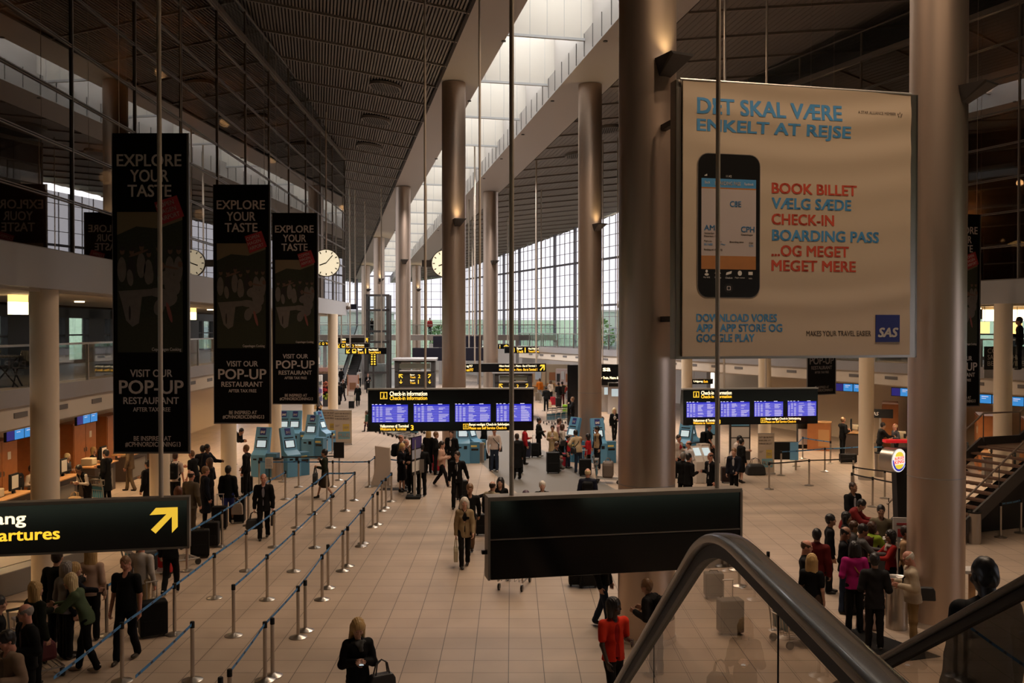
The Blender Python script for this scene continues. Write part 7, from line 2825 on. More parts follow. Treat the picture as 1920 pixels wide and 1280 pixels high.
    if tie is not None:
        T = Sdf(tp(0, -.1, .3) - .35, tp(0, -.1, .3) + .35, min(v, .014))
        yy = -(.118 + th) * .74
        T.cap((0, yy - .012, .44), (0, yy - .034, .36), .018, .020, .01, Rt, Pv, .6, s=s)
        T.cap((0, yy - .034, .36), (0, yy - .018, .10), .022, .03, .01, Rt, Pv, .4, s=s)
        soft_mesh('tie', [(*T.surface(), 0)], [cmat('cloth', tie)], t)
    if scarf is not None:
        T = Sdf(hc - .3, hc + .12, max(.012, v))
        for k in range(5):
            a = -.9 + k * .45
            T.ell((.075 * math.sin(a * 1.7), -.075 * math.cos(a * 1.2) + .01, .475 + .02 * (k % 2)), (.055, .05, .04), .03, Rt, Pv, s=s)
        T.ell((0, .05, .50), (.09, .05, .045), .03, Rt, Pv, s=s)
        T.cap((.03, -.12, .45), (.04, -.15, .22), .035, .03, .03, Rt, Pv, s=s)
        T.ripple(0.006, 40, 60, seed)
        soft_mesh('scarf', [(*T.surface(), 0)], [cmat('cloth', scarf)], t)
    # ---- lower garment
    bk, bc = bot
    T = Sdf(lo, hi, v)
    if bk in ('trousers', 'shorts'):
        T.cap((0, 0, -.03), (0, 0, .08), .128 * (1 + (fat - 1) * .6), .122 * fat, .04, Rt if abs(lean) < .3 else rx(lean * .4), Pv, .74, s=s)
        for side, H_, Kn, An in LG:
            ex = .014 if bk == 'trousers' else .024
            K2 = Kn if bk == 'trousers' else H_ + (Kn - H_) * .92
            T.cap(H_, K2, (.073 + ex) * s, (.056 + ex) * s, .04)
            if bk == 'trousers':
                T.cap(Kn, An + np.array([0, 0, -.015]), (.054 + ex) * s, (.046 + ex) * s, .03)
        T.ripple(0.0035, 9, 26, seed)
    elif bk == 'skirt':
        T.cap((0, 0, -.40), (0, 0, .05), .185, .125, .04, I3, Pv, .85, s=s)
        for side, H_, Kn, An in LG:
            T.cap(H_, Kn, .10 * s, .095 * s, .05)
        T.cut(-.50, I3, Pv, s)
        T.ripple(0.004, 26, 4, seed)
    if bk != 'none':
        soft_mesh({'trousers': 'trousers', 'shorts': 'shorts', 'skirt': 'skirt'}[bk], [(*T.surface(), 0)], [cmat('cloth', bc)], t)
    # ---- shoes
    for side, H_, Kn, An in LG:
        tilt = -0.55 if An[2] > .125 * s else 0.0
        T = Sdf(An - .26, An + .26, max(.011, min(v, .03)))
        Rs = rz_(-side * .12) @ rx(-tilt)
        b = An + np.array([0, 0, -.045 * s])
        T.ell((0, -.10, -.012), (.042, .085, .034), .02, Rs, b)
        T.ell((0, -.01, -.002), (.038, .07, .045), .02, Rs, b)
        T.cap((0, .01, .03), (0, .012, .06), .040, .042, .02, Rs, b)
        if tilt == 0:
            T.below(max(0.002, 0.004))
        soft_mesh('shoe', [(*T.surface(), 0)], [cmat('shoe', shoes or (0.012, 0.010, 0.009), 0.4)], t)
    # ---- hair
    st, hcn = hair
    if st != 'none':
        hcol = HC[hcn] if isinstance(hcn, str) else hcn
        a = 0.19 * hs
        ext = .60 if st == 'long' else .12
        Hr = Sdf(hc - np.array([a, a + .02, a + ext]), hc + np.array([a, a + .08, a]), max(vh, .009))
        kw = dict(R=Rh, o=hc, s=hs)
        g = {'buzz': .004, 'short': .014, 'bald': .007}.get(st, .018)
        Hr.ell((0, .018, .030), (.078 + g, .095 + g, .098 + g), **kw)
        if st in ('long', 'bob', 'full'):
            dn = {'long': -.42, 'bob': -.13, 'full': -.08}[st]
            for sx in (-1, 1):
                Hr.cap((sx * .072, .03, .0), (sx * .082, .035, dn), .036, .034, k=.04, **kw)
            Hr.ell((0, .060, dn * .5), (.092, .050, .06 - dn * .55), k=.05, **kw)
        if st in ('short', 'buzz', 'cap', 'bun', 'pony'):
            Hr.ell((0, .055, -.035), (.068, .045, .06), k=.03, **kw)
        Hr.ell((0, -.150, -.050), (.074, .108, .122), op='sub', **kw)
        if st not in ('long', 'bob', 'full'):
            for sx in (-1, 1):
                Hr.ell((sx * .085, -.045, -.06), (.035, .06, .06), op='sub', **kw)
        if st == 'bald':
            Hr.ell((0, -.03, .135), (.105, .16, .105), op='sub', **kw)
        if st == 'bun':
            Hr.ell((0, .085, .09), (.045, .045, .04), k=.015, **kw)
        if st == 'pony':
            Hr.cap((0, .11, .03), (0, .14, -.13), .03, .022, k=.02, **kw)
        if st in ('long', 'bob') and dist < 30:
            Hr.strands(0.0022, seed)
        elif dist < 30:
            Hr.ripple(0.002, 60, 70, seed)
        soft_mesh('hair' if st != 'cap' else 'cap', [(*Hr.surface(), 0)], [cmat('hair', hcol, 0.45)], t)
    M = Matrix.Translation(loc) @ Matrix.Rotation(fa, 4, 'Z')
    # ---- things carried
    if pack is not None:
        T = Sdf(tp(0, .2, .3) - .42, tp(0, .2, .3) + .42, v)
        T.box((0, .215, .25), (.155, .105, .235), .07, .02, Rt, Pv, s=s)
        T.box((0, .315, .15), (.115, .04, .11), .035, .015, Rt, Pv, s=s)
        T.cap((-.06, .17, .50), (.06, .17, .50), .012, .012, .01, Rt, Pv, s=s)
        b = soft_mesh('backpack', [(*T.surface(), 0)], [cmat('cloth', pack[0])])
        b.matrix_world = M
        tag(b, pack[1], 'backpack')
        st_ = MB()
        for sx in (-1, 1):
            st_.tube([M.to_3x3() @ Vector((0, 0, 0)) + Vector(tp(sx * .09, .12, .44)), Vector(tp(sx * .11, .0, .525)), Vector(tp(sx * .12, -.125, .40)), Vector(tp(sx * .14, -.12, .22)), Vector(tp(sx * .15, .05, .12))], 0.022 * s, 6)
        so = st_.build('shoulder_straps', cmat('cloth', pack[0]), b, smooth=True)
    if strap is not None:        # a bag on a diagonal strap: (side of bag, colour, label)
        sd, c_, lab = strap[:3]
        q = tp(sd * .24, .03, -.02) if len(strap) < 4 else tp(sd * .10, .27, .0)
        bw = M @ Vector(q)
        b = soft_bag(bw - Vector((0, 0, .12 * s)), fa + 1.57, .30, .12, .24, c_, lab, 'shoulder_bag', 'bag', 0)
        st_ = MB()
        st_.tube([Vector(tp(sd * .21, .04, .08)), Vector(tp(0.02 * sd, .135, .28)), Vector(tp(-sd * .12, .03, .52)), Vector(tp(-.03 * sd, -.155, .34)), Vector(tp(sd * .18, -.12, .12)), Vector(tp(sd * .22, .0, .06))], .014 * s, 6)
        so = st_.build('strap', cmat('cloth', c_), b, smooth=True)
        so.matrix_parent_inverse = Matrix.Identity(4)
        so.matrix_local = b.matrix_basis.inverted() @ M
    for bg in bags:
        sd, w, d, hh, c_, lab, stp = bg[:7]
        q = M @ Vector(wrists[sd])
        zb = max(0.0, q.z - hh - stp)
        soft_bag(Vector((q.x, q.y, zb)), fa + (bg[7] if len(bg) > 7 else 1.57), w, d, hh, c_, lab, 'hand_bag', 'bag', stp)
    ALLP.append((t, wrists, M))
    return t, wrists, M, tp

P_ = person
WHITE, CREAM, BEIGE, KHAKI = (.46, .43, .40), (.45, .38, .28), (.30, .23, .15), (.27, .18, .085)
RED = (.42, .022, .02)
# --- foreground
P_(671, 1163, 'blonde woman with grey scarf looking at her phone, standing alone at the bottom', 1.66, 18, ('jacket', K), ('trousers', NAVY), ('long', 'blond'), 'fair', 'walk2', ('phone', 'phone'), hpitch=24, fem=True, scarf=(.05, .05, .048), fine=.012)
r = ALLP[-1]
q_ = r[2] @ Vector((.33, -.06, .60))
soft_bag(q_, math.radians(30), .42, .15, .28, (.012, .011, .011), 'large black handbag hanging from the arm of the phone woman', 'hand_bag', 'bag', .2)
ph_ = thing('mobile_phone', 'small phone in the hands of the blonde woman at the bottom', 'phone', r[2] @ Vector((0, -.30, 1.175 * 1.66 / 1.75)), math.radians(18))
MB().box(-.035, .035, -.06, .06, 0, .012).build('case', M_MATTBLACK, ph_)
MB().box(-.03, .03, -.052, .052, .012, .014).build('screen', M_KSCR, ph_)
P_(1152, 1121, 'man in bright red short-sleeved shirt with dreadlocks walking beside the escalator', 1.78, 25, ('tshirt', (.56, .030, .012)), ('trousers', (.02, .018, .018)), ('bob', 'black'), 'dark', 'walk2', ('swing', 'fwd'), hyaw=35, fine=.012, shirt=(.30, .012, .010), fat=1.08)
P_(1212, 1085, 'person in grey jacket leaning on a trolley behind the red shirt man', 1.62, 235, ('jacket', (.030, .028, .028)), ('trousers', K), ('short', 'ltbrown'), 'tan', 'stand', ('fwd', 'fwd'), lean=14, pack=(K, 'black backpack with blue strap on the person leaning behind the red shirt man'), fine=.014)
P_(1845, 1046, 'man in dark coat seen from behind on the second escalator, close to camera', 1.74, 186, ('coat', (.010, .009, .009)), ('trousers', K), ('buzz', 'black'), 'deep', 'stand', ('down', 'down'), hpitch=14, z0=2.45, fine=.012, fat=1.12)
P_(1703, 1034, 'bald man in cream jacket and khaki trousers at the steel bar table', 1.74, 262, ('jacket', (.40, .32, .23)), ('trousers', (.26, .165, .07)), ('bald', 'white'), 'ruddy', 'stand', ('fwd', 'fwd'), hpitch=22, lean=5, strap=(-1, K, 'black shoulder bag on the back of the man in the cream jacket', 1), fat=1.15, fine=.013, shoes=(.05, .035, .02))
# --- group around the burger stand
P_(1600, 904, 'man in dark blazer and pale shirt walking toward the burger group, back row', 1.80, 20, ('blazer', K), ('trousers', K), ('buzz', 'dkbrown'), 'brown', 'walk2', ('swing', 'carry'), shirt=(.30, .30, .34), hyaw=20)
P_(1616, 937, 'person in dark red top bending beside the tall belt post', 1.70, 60, ('jacket', (.13, .012, .012)), ('trousers', K), ('short', 'black'), 'tan', 'stand', ('reach', 'reach'), lean=35, hpitch=10)
P_(1652, 947, 'man with black hair in an olive shirt facing the burger counter crowd', 1.74, 345, ('shirt', (.13, .105, .065)), ('trousers', K), ('short', 'black'), 'tan', 'stand', ('fwd', 'fwd'))
P_(1588, 960, 'woman with black hair to the shoulders in black, behind the burger group', 1.62, 60, ('jacket', K), ('trousers', K), ('bob', 'black'), 'tan', 'stand', ('down', 'fwd'), fem=True)
P_(1558, 964, 'man in black sweater with white collar looking right in the burger group', 1.72, 75, ('sweater', (.014, .013, .015)), ('trousers', K), ('short', 'black'), 'tan', 'stand', ('down', 'down'), shirt=WHITE)
P_(1602, 977, 'person with brown hair half hidden in the middle of the burger group', 1.58, 70, ('jacket', (.05, .045, .045)), ('trousers', K), ('short', 'brown'), 'tan', 'stand', ('fwd', 'fwd'))
P_(1586, 988, 'balding man in black sweater and jeans in the middle of the burger group', 1.76, 60, ('sweater', (.012, .012, .014)), ('trousers', DENIM), ('bald', 'black'), 'tan', 'wide', ('fwd', 'phone'), hpitch=15)
P_(1619, 983, 'man with glasses in a grey top reaching to the burger counter', 1.70, 80, ('sweater', (.075, .07, .07)), ('trousers', K), ('short', 'black'), 'tan', 'stand', ('reach', 'reach'), hpitch=12)
P_(1636, 978, 'person with brown hair in a lime green jacket at the burger counter', 1.62, 130, ('jacket', (.26, .36, .03)), ('trousers', K), ('full', 'brown'), 'fair', 'stand', ('reach', 'fwd'), lean=8, pack=((.05, .012, .012), 'dark red rucksack on the person in lime green'))
P_(1532, 991, 'man with black hair in dark red jacket seen from behind', 1.76, 150, ('jacket', (.10, .010, .009)), ('trousers', K), ('short', 'black'), 'tan', 'stand', ('down', 'fwd'))
P_(1513, 1013, 'balding man in black blazer and pale shirt at the left of the burger group', 1.78, 70, ('blazer', (.012, .011, .012)), ('trousers', K), ('bald', 'brown'), 'ruddy', 'stand', ('down', 'down'), shirt=(.36, .33, .36), hpitch=10)
P_(1523, 1039, 'woman with long blond curls in a black top at the left of the burger group', 1.64, 150, ('tshirt', K), ('skirt', (.05, .03, .02)), ('long', 'blond'), 'fair', 'stand', ('down', 'fwd'), fem=True)
P_(1602, 1015, 'person in magenta sweater with tan strap seen from behind', 1.72, 175, ('sweater', (.30, .012, .12)), ('trousers', K), ('bob', 'black'), 'tan', 'stand', ('down', 'fwd'), strap=(-1, (.25, .11, .04), 'small tan shoulder bag of the person in magenta'), fine=.014)
P_(1640, 1037, 'man in charcoal suit from behind, nearest of the burger group, beside the bar table', 1.72, 165, ('blazer', (.026, .024, .025)), ('trousers', (.020, .018, .018)), ('short', 'black'), 'tan', 'stand', ('fwd', 'fwd'), fine=.014, shoes=(.40, .36, .32))
P_(1669, 994, 'burger seller with black hair in a red shirt behind the counter', 1.62, 270, ('shirt', (.26, .014, .012)), ('trousers', K), ('bob', 'black'), 'tan', 'stand', ('reach', 'reach'), fem=True, scarf=(.40, .34, .30))
P_(1700, 986, 'person in tan shirt half hidden by the right metal column', 1.70, 60, ('shirt', (.36, .22, .12)), ('trousers', K), ('short', 'dkbrown'), 'tan', 'stand', ('down', 'down'))
# --- walkers in the middle
P_(871, 933, 'woman with white hair in beige blazer carrying a cloth bag toward the camera', 1.68, 5, ('blazer', (.22, .155, .085)), ('trousers', (.016, .014, .014)), ('bob', 'white'), 'fair', 'walk2', ('carry', 'swing'), shirt=K, fem=True, fine=.014,
   bags=[(-1, .30, .10, .34, (.36, .30, .20), 'cream cloth bag carried by the woman with white hair', .22)])
P_(881, 907, 'man with grey hair in black sweater walking behind the white haired woman', 1.80, 12, ('sweater', (.012, .012, .013)), ('trousers', (.16, .10, .06)), ('short', 'ltbrown'), 'tan', 'walk2', ('swing', 'back'), hpitch=12, fine=.015)
P_(857, 846, 'pilot in black uniform with tie pulling a case', 1.84, 350, ('uniform', K), ('trousers', K), ('short', 'dkbrown'), 'fair', 'walk2', ('down', 'back'), shirt=(.55, .52, .52), tie=K, hyaw=-20)
P_(924, 902, 'balding man with light backpack hugging a woman, seen from behind', 1.76, 150, ('jacket', (.28, .23, .15)), ('trousers', KHAKI), ('bald', 'dkbrown'), 'fair', 'stand', ('fwd', 'fwd'), pack=(K, 'black rucksack on the balding man beside the black sign'))
P_(938, 896, 'woman with long black hair stretching out an arm behind the balding man', 1.66, 350, ('sweater', K), ('trousers', K), ('long', 'black'), 'fair', 'stand', ('side', 'fwd'), fem=True)
P_(1017, 902, 'woman with pale short hair just above the black sign', 1.68, 0, ('jacket', K), ('trousers', K), ('short', 'white'), 'fair', 'stand', ('down', 'down'), fem=True)
P_(986, 920, 'person with purple grey hair whose head just shows above the black sign', 1.64, 0, ('jacket', K), ('trousers', K), ('bob', (.06, .03, .05)), 'fair', 'stand', ('down', 'down'), fem=True)
P_(1102, 878, 'bald man in navy jacket from behind above the black sign', 1.76, 175, ('jacket', (.014, .017, .035)), ('trousers', K), ('bald', 'pale'), 'ruddy', 'stand', ('down', 'fwd'), pack=(K, 'dark rucksack on the bald man in navy'))
P_(829, 827, 'woman in pale pink jacket striding to the right', 1.70, 80, ('jacket', (.44, .27, .20)), ('trousers', (.02, .017, .02)), ('pony', 'dkbrown'), 'fair', 'walk', ('fwd', 'fwd'), fem=True, shoes=(.35, .27, .22))
P_(846, 806, 'man in dark suit with open collar beside the blue kiosk', 1.84, 340, ('blazer', K), ('trousers', K), ('short', 'dkbrown'), 'fair', 'stand', ('down', 'down'), shirt=(.50, .46, .46))
P_(804, 806, 'woman with long blond hair in black coat under the left flight board', 1.72, 160, ('coat', K), ('trousers', K), ('long', 'blond'), 'fair', 'stand', ('down', 'down'), fem=True)
P_(818, 809, 'person with brown hair in black beside the blond woman under the board', 1.70, 100, ('jacket', K), ('trousers', K), ('short', 'ltbrown'), 'fair', 'stand', ('fwd', 'down'))
P_(790, 831, 'man in dark uniform with black hair right of the information stand', 1.82, 200, ('uniform', K), ('trousers', K), ('short', 'black'), 'tan', 'stand', ('fwd', 'down'))
P_(755, 831, 'blond woman in dark uniform dress on the black mat', 1.72, 70, ('blazer', (.010, .010, .016)), ('skirt', (.010, .010, .016)), ('pony', 'blond'), 'fair', 'stand', ('fwd', 'fwd'), fem=True)
P_(770, 834, 'woman holding white paper behind the information stand', 1.70, 330, ('uniform', (.012, .012, .02)), ('trousers', K), ('short', 'ltbrown'), 'fair', 'stand', ('fwd', 'fwd'), fem=True)
P_(752, 815, 'bald man in dark olive jacket with a backpack left of the uniformed staff', 1.78, 80, ('jacket', (.035, .03, .026)), ('trousers', K), ('bald', 'brown'), 'ruddy', 'stand', ('down', 'fwd'), pack=(K, 'black rucksack on the bald man beside the staff'))
P_(762, 823, 'bald man with ruddy face behind the blond uniformed woman', 1.76, 75, ('jacket', K), ('trousers', K), ('bald', 'grey'), 'ruddy', 'stand', ('down', 'down'))
P_(927, 801, 'man in white shirt and jeans with shoulder bag below the flight board', 1.80, 15, ('shirt', (.46, .38, .34)), ('trousers', DENIM), ('short', 'dkbrown'), 'ruddy', 'stand', ('down', 'low'), strap=(1, K, 'black messenger bag of the man in the white shirt'), shoes=(.4, .36, .32), fat=1.05)
P_(907, 785, 'dark figure walking away behind the man in the white shirt', 1.78, 250, ('jacket', K), ('trousers', K), ('short', 'black'), 'tan', 'walk2', ('swing', 'down'))
P_(969, 812, 'bald man in long dark coat behind the hanging rod', 1.76, 200, ('coat', (.014, .014, .016)), ('trousers', K), ('buzz', 'dkbrown'), 'ruddy', 'stand', ('down', 'down'), fat=1.08)
P_(985, 797, 'person in bright red jacket with a dark blue suitcase', 1.66, 100, ('jacket', (.34, .014, .02)), ('trousers', K), ('short', 'black'), 'tan', 'stand', ('down', 'fwd'), fem=True)
# --- travel group by the middle column
P_(1011, 783, 'man in black jacket and cap with a bag, left edge of the travel group', 1.78, 80, ('jacket', (.016, .017, .014)), ('trousers', K), ('short', 'black'), 'tan', 'wide', ('fwd', 'low'), shoes=(.3, .28, .26), strap=(1, (.03, .03, .027), 'dark crossbody bag of the man at the left of the travel group'))
P_(1036, 797, 'woman with bun in a beige shawl in the travel group', 1.64, 350, ('coat', (.36, .27, .15)), ('trousers', DENIM), ('bun', 'dkbrown'), 'tan', 'stand', ('fwd', 'phone'), fem=True, shirt=(.42, .36, .33))
P_(1049, 784, 'man in pink shirt behind the travel group', 1.74, 100, ('shirt', (.46, .24, .22)), ('trousers', K), ('short', 'brown'), 'tan', 'stand', ('down', 'reach'))
P_(1055, 795, 'woman with brown bob in white jacket at the tilted kiosk', 1.64, 110, ('jacket', (.46, .40, .36)), ('trousers', K), ('bob', 'brown'), 'tan', 'stand', ('down', 'reach'), fem=True, strap=(-1, K, 'black bag of the woman in the white jacket'))
P_(1044, 829, 'person in black crouching beside the tall black suitcase', 1.66, 60, ('sweater', K), ('trousers', (.11, .10, .095)), ('short', 'brown'), 'tan', 'crouch', ('fwd', 'reach'), hpitch=15)
P_(1066, 816, 'child in red vest with black sleeves in the travel group', 1.36, 60, ('vest', (.34, .014, .02)), ('trousers', DENIM), ('short', 'black'), 'tan', 'stand', ('down', 'down'), shirt=K, child=True)
P_(1079, 806, 'man in beige jacket bending over the tilted kiosk, seen from behind', 1.74, 205, ('jacket', (.34, .25, .15)), ('trousers', DENIM), ('short', 'black'), 'tan', 'stand', ('reach', 'hip'), lean=18, shoes=(.36, .30, .22), strap=(1, K, 'dark bag strap across the man in the beige jacket'))
P_(1102, 813, 'woman with short black hair in a red jacket right of the travel group', 1.56, 250, ('jacket', (.36, .012, .018)), ('trousers', K), ('bob', 'black'), 'tan', 'stand', ('fwd', 'down'), fem=True)
P_(1119, 799, 'man in beige vest and jeans standing before the blue kiosk', 1.78, 300, ('vest', (.30, .21, .12)), ('trousers', (.016, .02, .03)), ('short', 'black'), 'tan', 'wide', ('down', 'down'), shirt=(.016, .018, .03), shoes=(.42, .36, .32), hyaw=-25)
P_(1152, 765, 'young blonde woman in black jacket and white shirt near the column', 1.70, 5, ('jacket', K), ('trousers', (.02, .018, .018)), ('long', 'pale'), 'fair', 'walk2', ('down', 'fwd'), fem=True, shirt=(.45, .42, .40))
P_(1073, 744, 'tall man in black left of the far metal column', 1.82, 265, ('jacket', K), ('trousers', K), ('short', 'ltbrown'), 'tan', 'walk2', ('down', 'up'), shirt=(.3, .3, .3))
FG = 'people queuing at the far shops'
for px, py, h, f, tc, bc, hr, lb, fm in ((1012, 709, 1.76, 170, (.50, .14, .015), (.42, .38, .34), 'brown', 'person in bright orange jacket in the far queue', 0),
                                         (1024, 724, 1.74, 190, K, K, 'black', 'dark clothed man walking in front of the far queue', 0),
                                         (1033, 713, 1.68, 150, (.40, .36, .34), K, 'brown', 'woman in pale jacket in the far queue', 1),
                                         (1047, 717, 1.76, 200, (.03, .03, .032), (.05, .05, .05), 'dkbrown', 'man in dark vest in the far queue', 0),
                                         (1054, 715, 1.80, 190, (.07, .07, .07), (.12, .015, .015), 'black', 'tall man in grey shirt with curly hair in the far queue', 0),
                                         (1066, 718, 1.74, 180, (.20, .03, .025), K, 'black', 'man in dark red shirt in the far queue', 0),
                                         (1068, 725, 1.72, 20, (.10, .10, .11), (.25, .16, .08), 'dkbrown', 'man in grey T-shirt and tan shorts in the far queue', 0),
                                         (1079, 720, 1.72, 180, (.26, .20, .14), K, 'black', 'man in tan jacket at the right of the far queue', 0),
                                         (1083, 727, 1.62, 340, (.50, .25, .20), (.4, .08, .03), 'ltbrown', 'woman in pink and orange at the end of the far queue', 1)):
    P_(px, py, lb, h, f, ('jacket', tc), ('trousers', bc), ('short' if not fm else 'bob', hr), 'tan', 'stand', ('down', 'fwd'), fem=bool(fm), group=None)
P_(1141, 722, 'dark haired woman in black with red bag by the far ticket machines', 1.66, 180, ('jacket', K), ('trousers', K), ('long', 'dkbrown'), 'brown', 'stand', ('down', 'fwd'), fem=True, shirt=(.3, .02, .03))
P_(1149, 741, 'person in beige clothes bending forward by the far ticket machines', 1.72, 170, ('jacket', (.40, .33, .24)), ('trousers', (.42, .35, .27)), ('short', 'grey'), 'fair', 'stand', ('reach', 'reach'), lean=75)
P_(1128, 781, 'person whose head shows behind the blue kiosk at the column', 1.70, 250, ('jacket', (.3, .28, .26)), ('trousers', K), ('short', 'brown'), 'tan', 'stand', ('down', 'down'))
# --- far left walkway
P_(671, 720, 'woman with white hair in black coat pulling a case down the far walkway', 1.64, 10, ('coat', (.018, .02, .016)), ('trousers', K), ('short', 'white'), 'fair', 'walk2', ('back', 'swing'), fem=True, bags=[(-1, .26, .1, .36, (.42, .38, .26), 'pale bag of the far woman in a black coat', .12)])
P_(643, 711, 'person in dark brown jacket walking beside the poster on the far walkway', 1.74, 330, ('jacket', (.03, .022, .016)), ('trousers', (.03, .02, .025)), ('short', 'red'), 'fair', 'walk2', ('down', 'fwd'))
P_(636, 716, 'person in black half hidden behind the last cream column', 1.74, 200, ('jacket', K), ('trousers', K), ('short', 'black'), 'fair', 'walk2', ('down', 'down'))
P_(674, 692, 'man in white shirt walking away toward the far escalator', 1.76, 185, ('shirt', (.52, .50, .48)), ('trousers', K), ('short', 'black'), 'tan', 'stand', ('down', 'down'))
P_(690, 700, 'man in dark suit sitting on a case beyond the left flight board', 1.76, 20, ('blazer', K), ('trousers', K), ('short', 'red'), 'fair', 'stand', ('fwd', 'fwd'), shirt=(.6, .55, .55))
P_(640, 690, 'dark person in black coat before the far escalator', 1.78, 160, ('coat', K), ('trousers', K), ('short', 'black'), 'fair', 'walk2', ('fwd', 'down'))
P_(687, 770, 'child in teal top and plum trousers beside the left edge of the flight board', 1.15, 300, ('jacket', (.05, .12, .10)), ('trousers', (.05, .015, .03)), ('full', 'brown'), 'fair', 'walk2', ('down', 'down'), child=True)
P_(597, 735, 'person in dark jacket walking by the flower shop', 1.74, 100, ('jacket', (.05, .045, .045)), ('trousers', K), ('short', 'brown'), 'fair', 'walk', ('down', 'swing'))
# --- right side of the hall
P_(1273, 815, 'woman with white coat and red scarf beside the nearest column', 1.68, 40, ('jacket', (.44, .38, .34)), ('trousers', K), ('short', 'dkbrown'), 'ruddy', 'stand', ('down', 'fwd'), fem=True, shirt=(.34, .015, .03))
P_(1291, 826, 'balding man in white shirt looking left by the trolley', 1.74, 290, ('shirt', (.46, .43, .43)), ('trousers', K), ('bald', 'black'), 'ruddy', 'stand', ('fwd', 'fwd'), hyaw=-30)
P_(1330, 794, 'man in black T-shirt with black backpack beneath the right flight board', 1.82, 70, ('tshirt', K), ('trousers', (.05, .045, .04)), ('short', 'dkbrown'), 'ruddy', 'stand', ('swing', 'down'), pack=(K, 'black backpack on the man under the right flight board'))
P_(1281, 848, 'man with grey hair in black suit, left one of the three suited men', 1.76, 150, ('blazer', K), ('trousers', K), ('short', 'grey'), 'ruddy', 'stand', ('down', 'fwd'), shirt=WHITE)
P_(1292, 850, 'man with dark hair in black suit, middle one of the three suited men', 1.76, 120, ('blazer', K), ('trousers', K), ('short', 'black'), 'ruddy', 'stand', ('fwd', 'down'), shirt=WHITE)
P_(1332, 848, 'bald man in black suit, right one of the three suited men', 1.78, 300, ('blazer', (.012, .012, .014)), ('trousers', K), ('bald', 'dkbrown'), 'ruddy', 'stand', ('fwd', 'down'), shirt=(.50, .46, .46), hyaw=-15)
P_(1387, 817, 'man in white shirt leaning to a blue display under the right board', 1.78, 75, ('shirt', (.48, .40, .36)), ('trousers', (.28, .2, .13)), ('short', 'black'), 'tan', 'stand', ('down', 'reach'), lean=20, hpitch=10)
P_(1376, 840, 'person with grey brown hair in dark blue jacket beside the flight case', 1.68, 330, ('jacket', (.016, .018, .032)), ('trousers', K), ('short', 'ltbrown'), 'fair', 'stand', ('down', 'low'), shirt=(.35, .33, .33))
P_(1391, 822, 'person with black clothes and bare legs behind the blue display', 1.66, 110, ('jacket', K), ('skirt', K), ('short', 'black'), 'fair', 'stand', ('down', 'down'), fem=True)
P_(1581, 782, 'man in black leaning on the right check-in desk', 1.80, 110, ('jacket', K), ('trousers', K), ('short', 'ltbrown'), 'ruddy', 'stand', ('fwd', 'reach'))
P_(1656, 792, 'man with black hair in black at the desk right of the cream column', 1.78, 90, ('jacket', K), ('trousers', K), ('short', 'black'), 'tan', 'stand', ('reach', 'fwd'), lean=10)
P_(1678, 794, 'agent with pale hair behind the desk right of the cream column', 1.72, 280, ('shirt', (.05, .05, .06)), ('trousers', K), ('bald', 'pale'), 'ruddy', 'stand', ('fwd', 'fwd'))
P_(1912, 555, 'person in black at the balcony cafe on the upper right', 1.74, 250, ('jacket', K), ('trousers', K), ('short', 'black'), 'tan', 'stand', ('fwd', 'fwd'), pos=(at(1912, 600, 31.5).x, 31.5, 4.42))
# --- left queues
P_(12, 1184, 'young man in beige hooded jacket at the bottom left corner', 1.74, 335, ('jacket', (.20, .14, .10)), ('trousers', K), ('short', 'black'), 'ruddy', 'stand', ('down', 'fwd'), hpitch=20, hyaw=-20, shirt=(.12, .10, .08), fine=.013)
P_(-2, 1116, 'person in black with dark hair at the left frame edge', 1.78, 120, ('coat', K), ('trousers', K), ('short', 'black'), 'tan', 'stand', ('down', 'down'))
P_(47, 1133, 'bald old man in dark jacket with patterned shirt at the lower left', 1.76, 320, ('jacket', K), ('trousers', K), ('bald', 'grey'), 'ruddy', 'stand', ('down', 'fwd'), hyaw=-30, hpitch=8, shirt=(.10, .08, .08), fine=.013)
P_(68, 1091, 'woman with very long blond hair in dark green jacket at the lower left', 1.70, 150, ('jacket', (.018, .022, .014)), ('trousers', K), ('long', 'blond'), 'fair', 'stand', ('down', 'reach'), fem=True, fine=.014)
P_(108, 1031, 'tall man in black suit under the yellow arrow sign', 1.86, 170, ('blazer', K), ('trousers', K), ('short', 'dkbrown'), 'fair', 'stand', ('reach', 'down'), fine=.014)
P_(131, 1077, 'woman with pale blond hair in green top bending over a trolley', 1.70, 275, ('sweater', (.060, .085, .045)), ('trousers', K), ('long', 'pale'), 'fair', 'walk2', ('reach', 'reach'), lean=22, fem=True, shoes=(.45, .36, .30), fine=.013)
P_(126, 1052, 'person with grey hair behind the blond bobbed woman', 1.70, 160, ('jacket', (.16, .15, .15)), ('trousers', K), ('bob', 'grey'), 'fair', 'stand', ('down', 'down'), fem=True)
P_(141, 1055, 'woman with blond bob in navy top leaning right', 1.66, 110, ('sweater', NAVY), ('trousers', K), ('bob', 'blond'), 'fair', 'stand', ('down', 'reach'), fem=True, lean=8)
P_(171, 1024, 'woman with long blond hair and pink beige sleeve, arm on hip', 1.74, 190, ('sweater', (.34, .23, .17)), ('trousers', K), ('long', 'blond'), 'fair', 'stand', ('down', 'hip'), fem=True, fine=.014)
P_(235, 1043, 'heavy man in black T-shirt looking down and pulling a suitcase in the queue lane', 1.84, 352, ('tshirt', (.012, .012, .013)), ('trousers', (.010, .011, .016)), ('buzz', 'ltbrown'), 'ruddy', 'walk2', ('down', 'carry'), hpitch=32, fat=1.15, fine=.012, shoes=(.03, .022, .016))
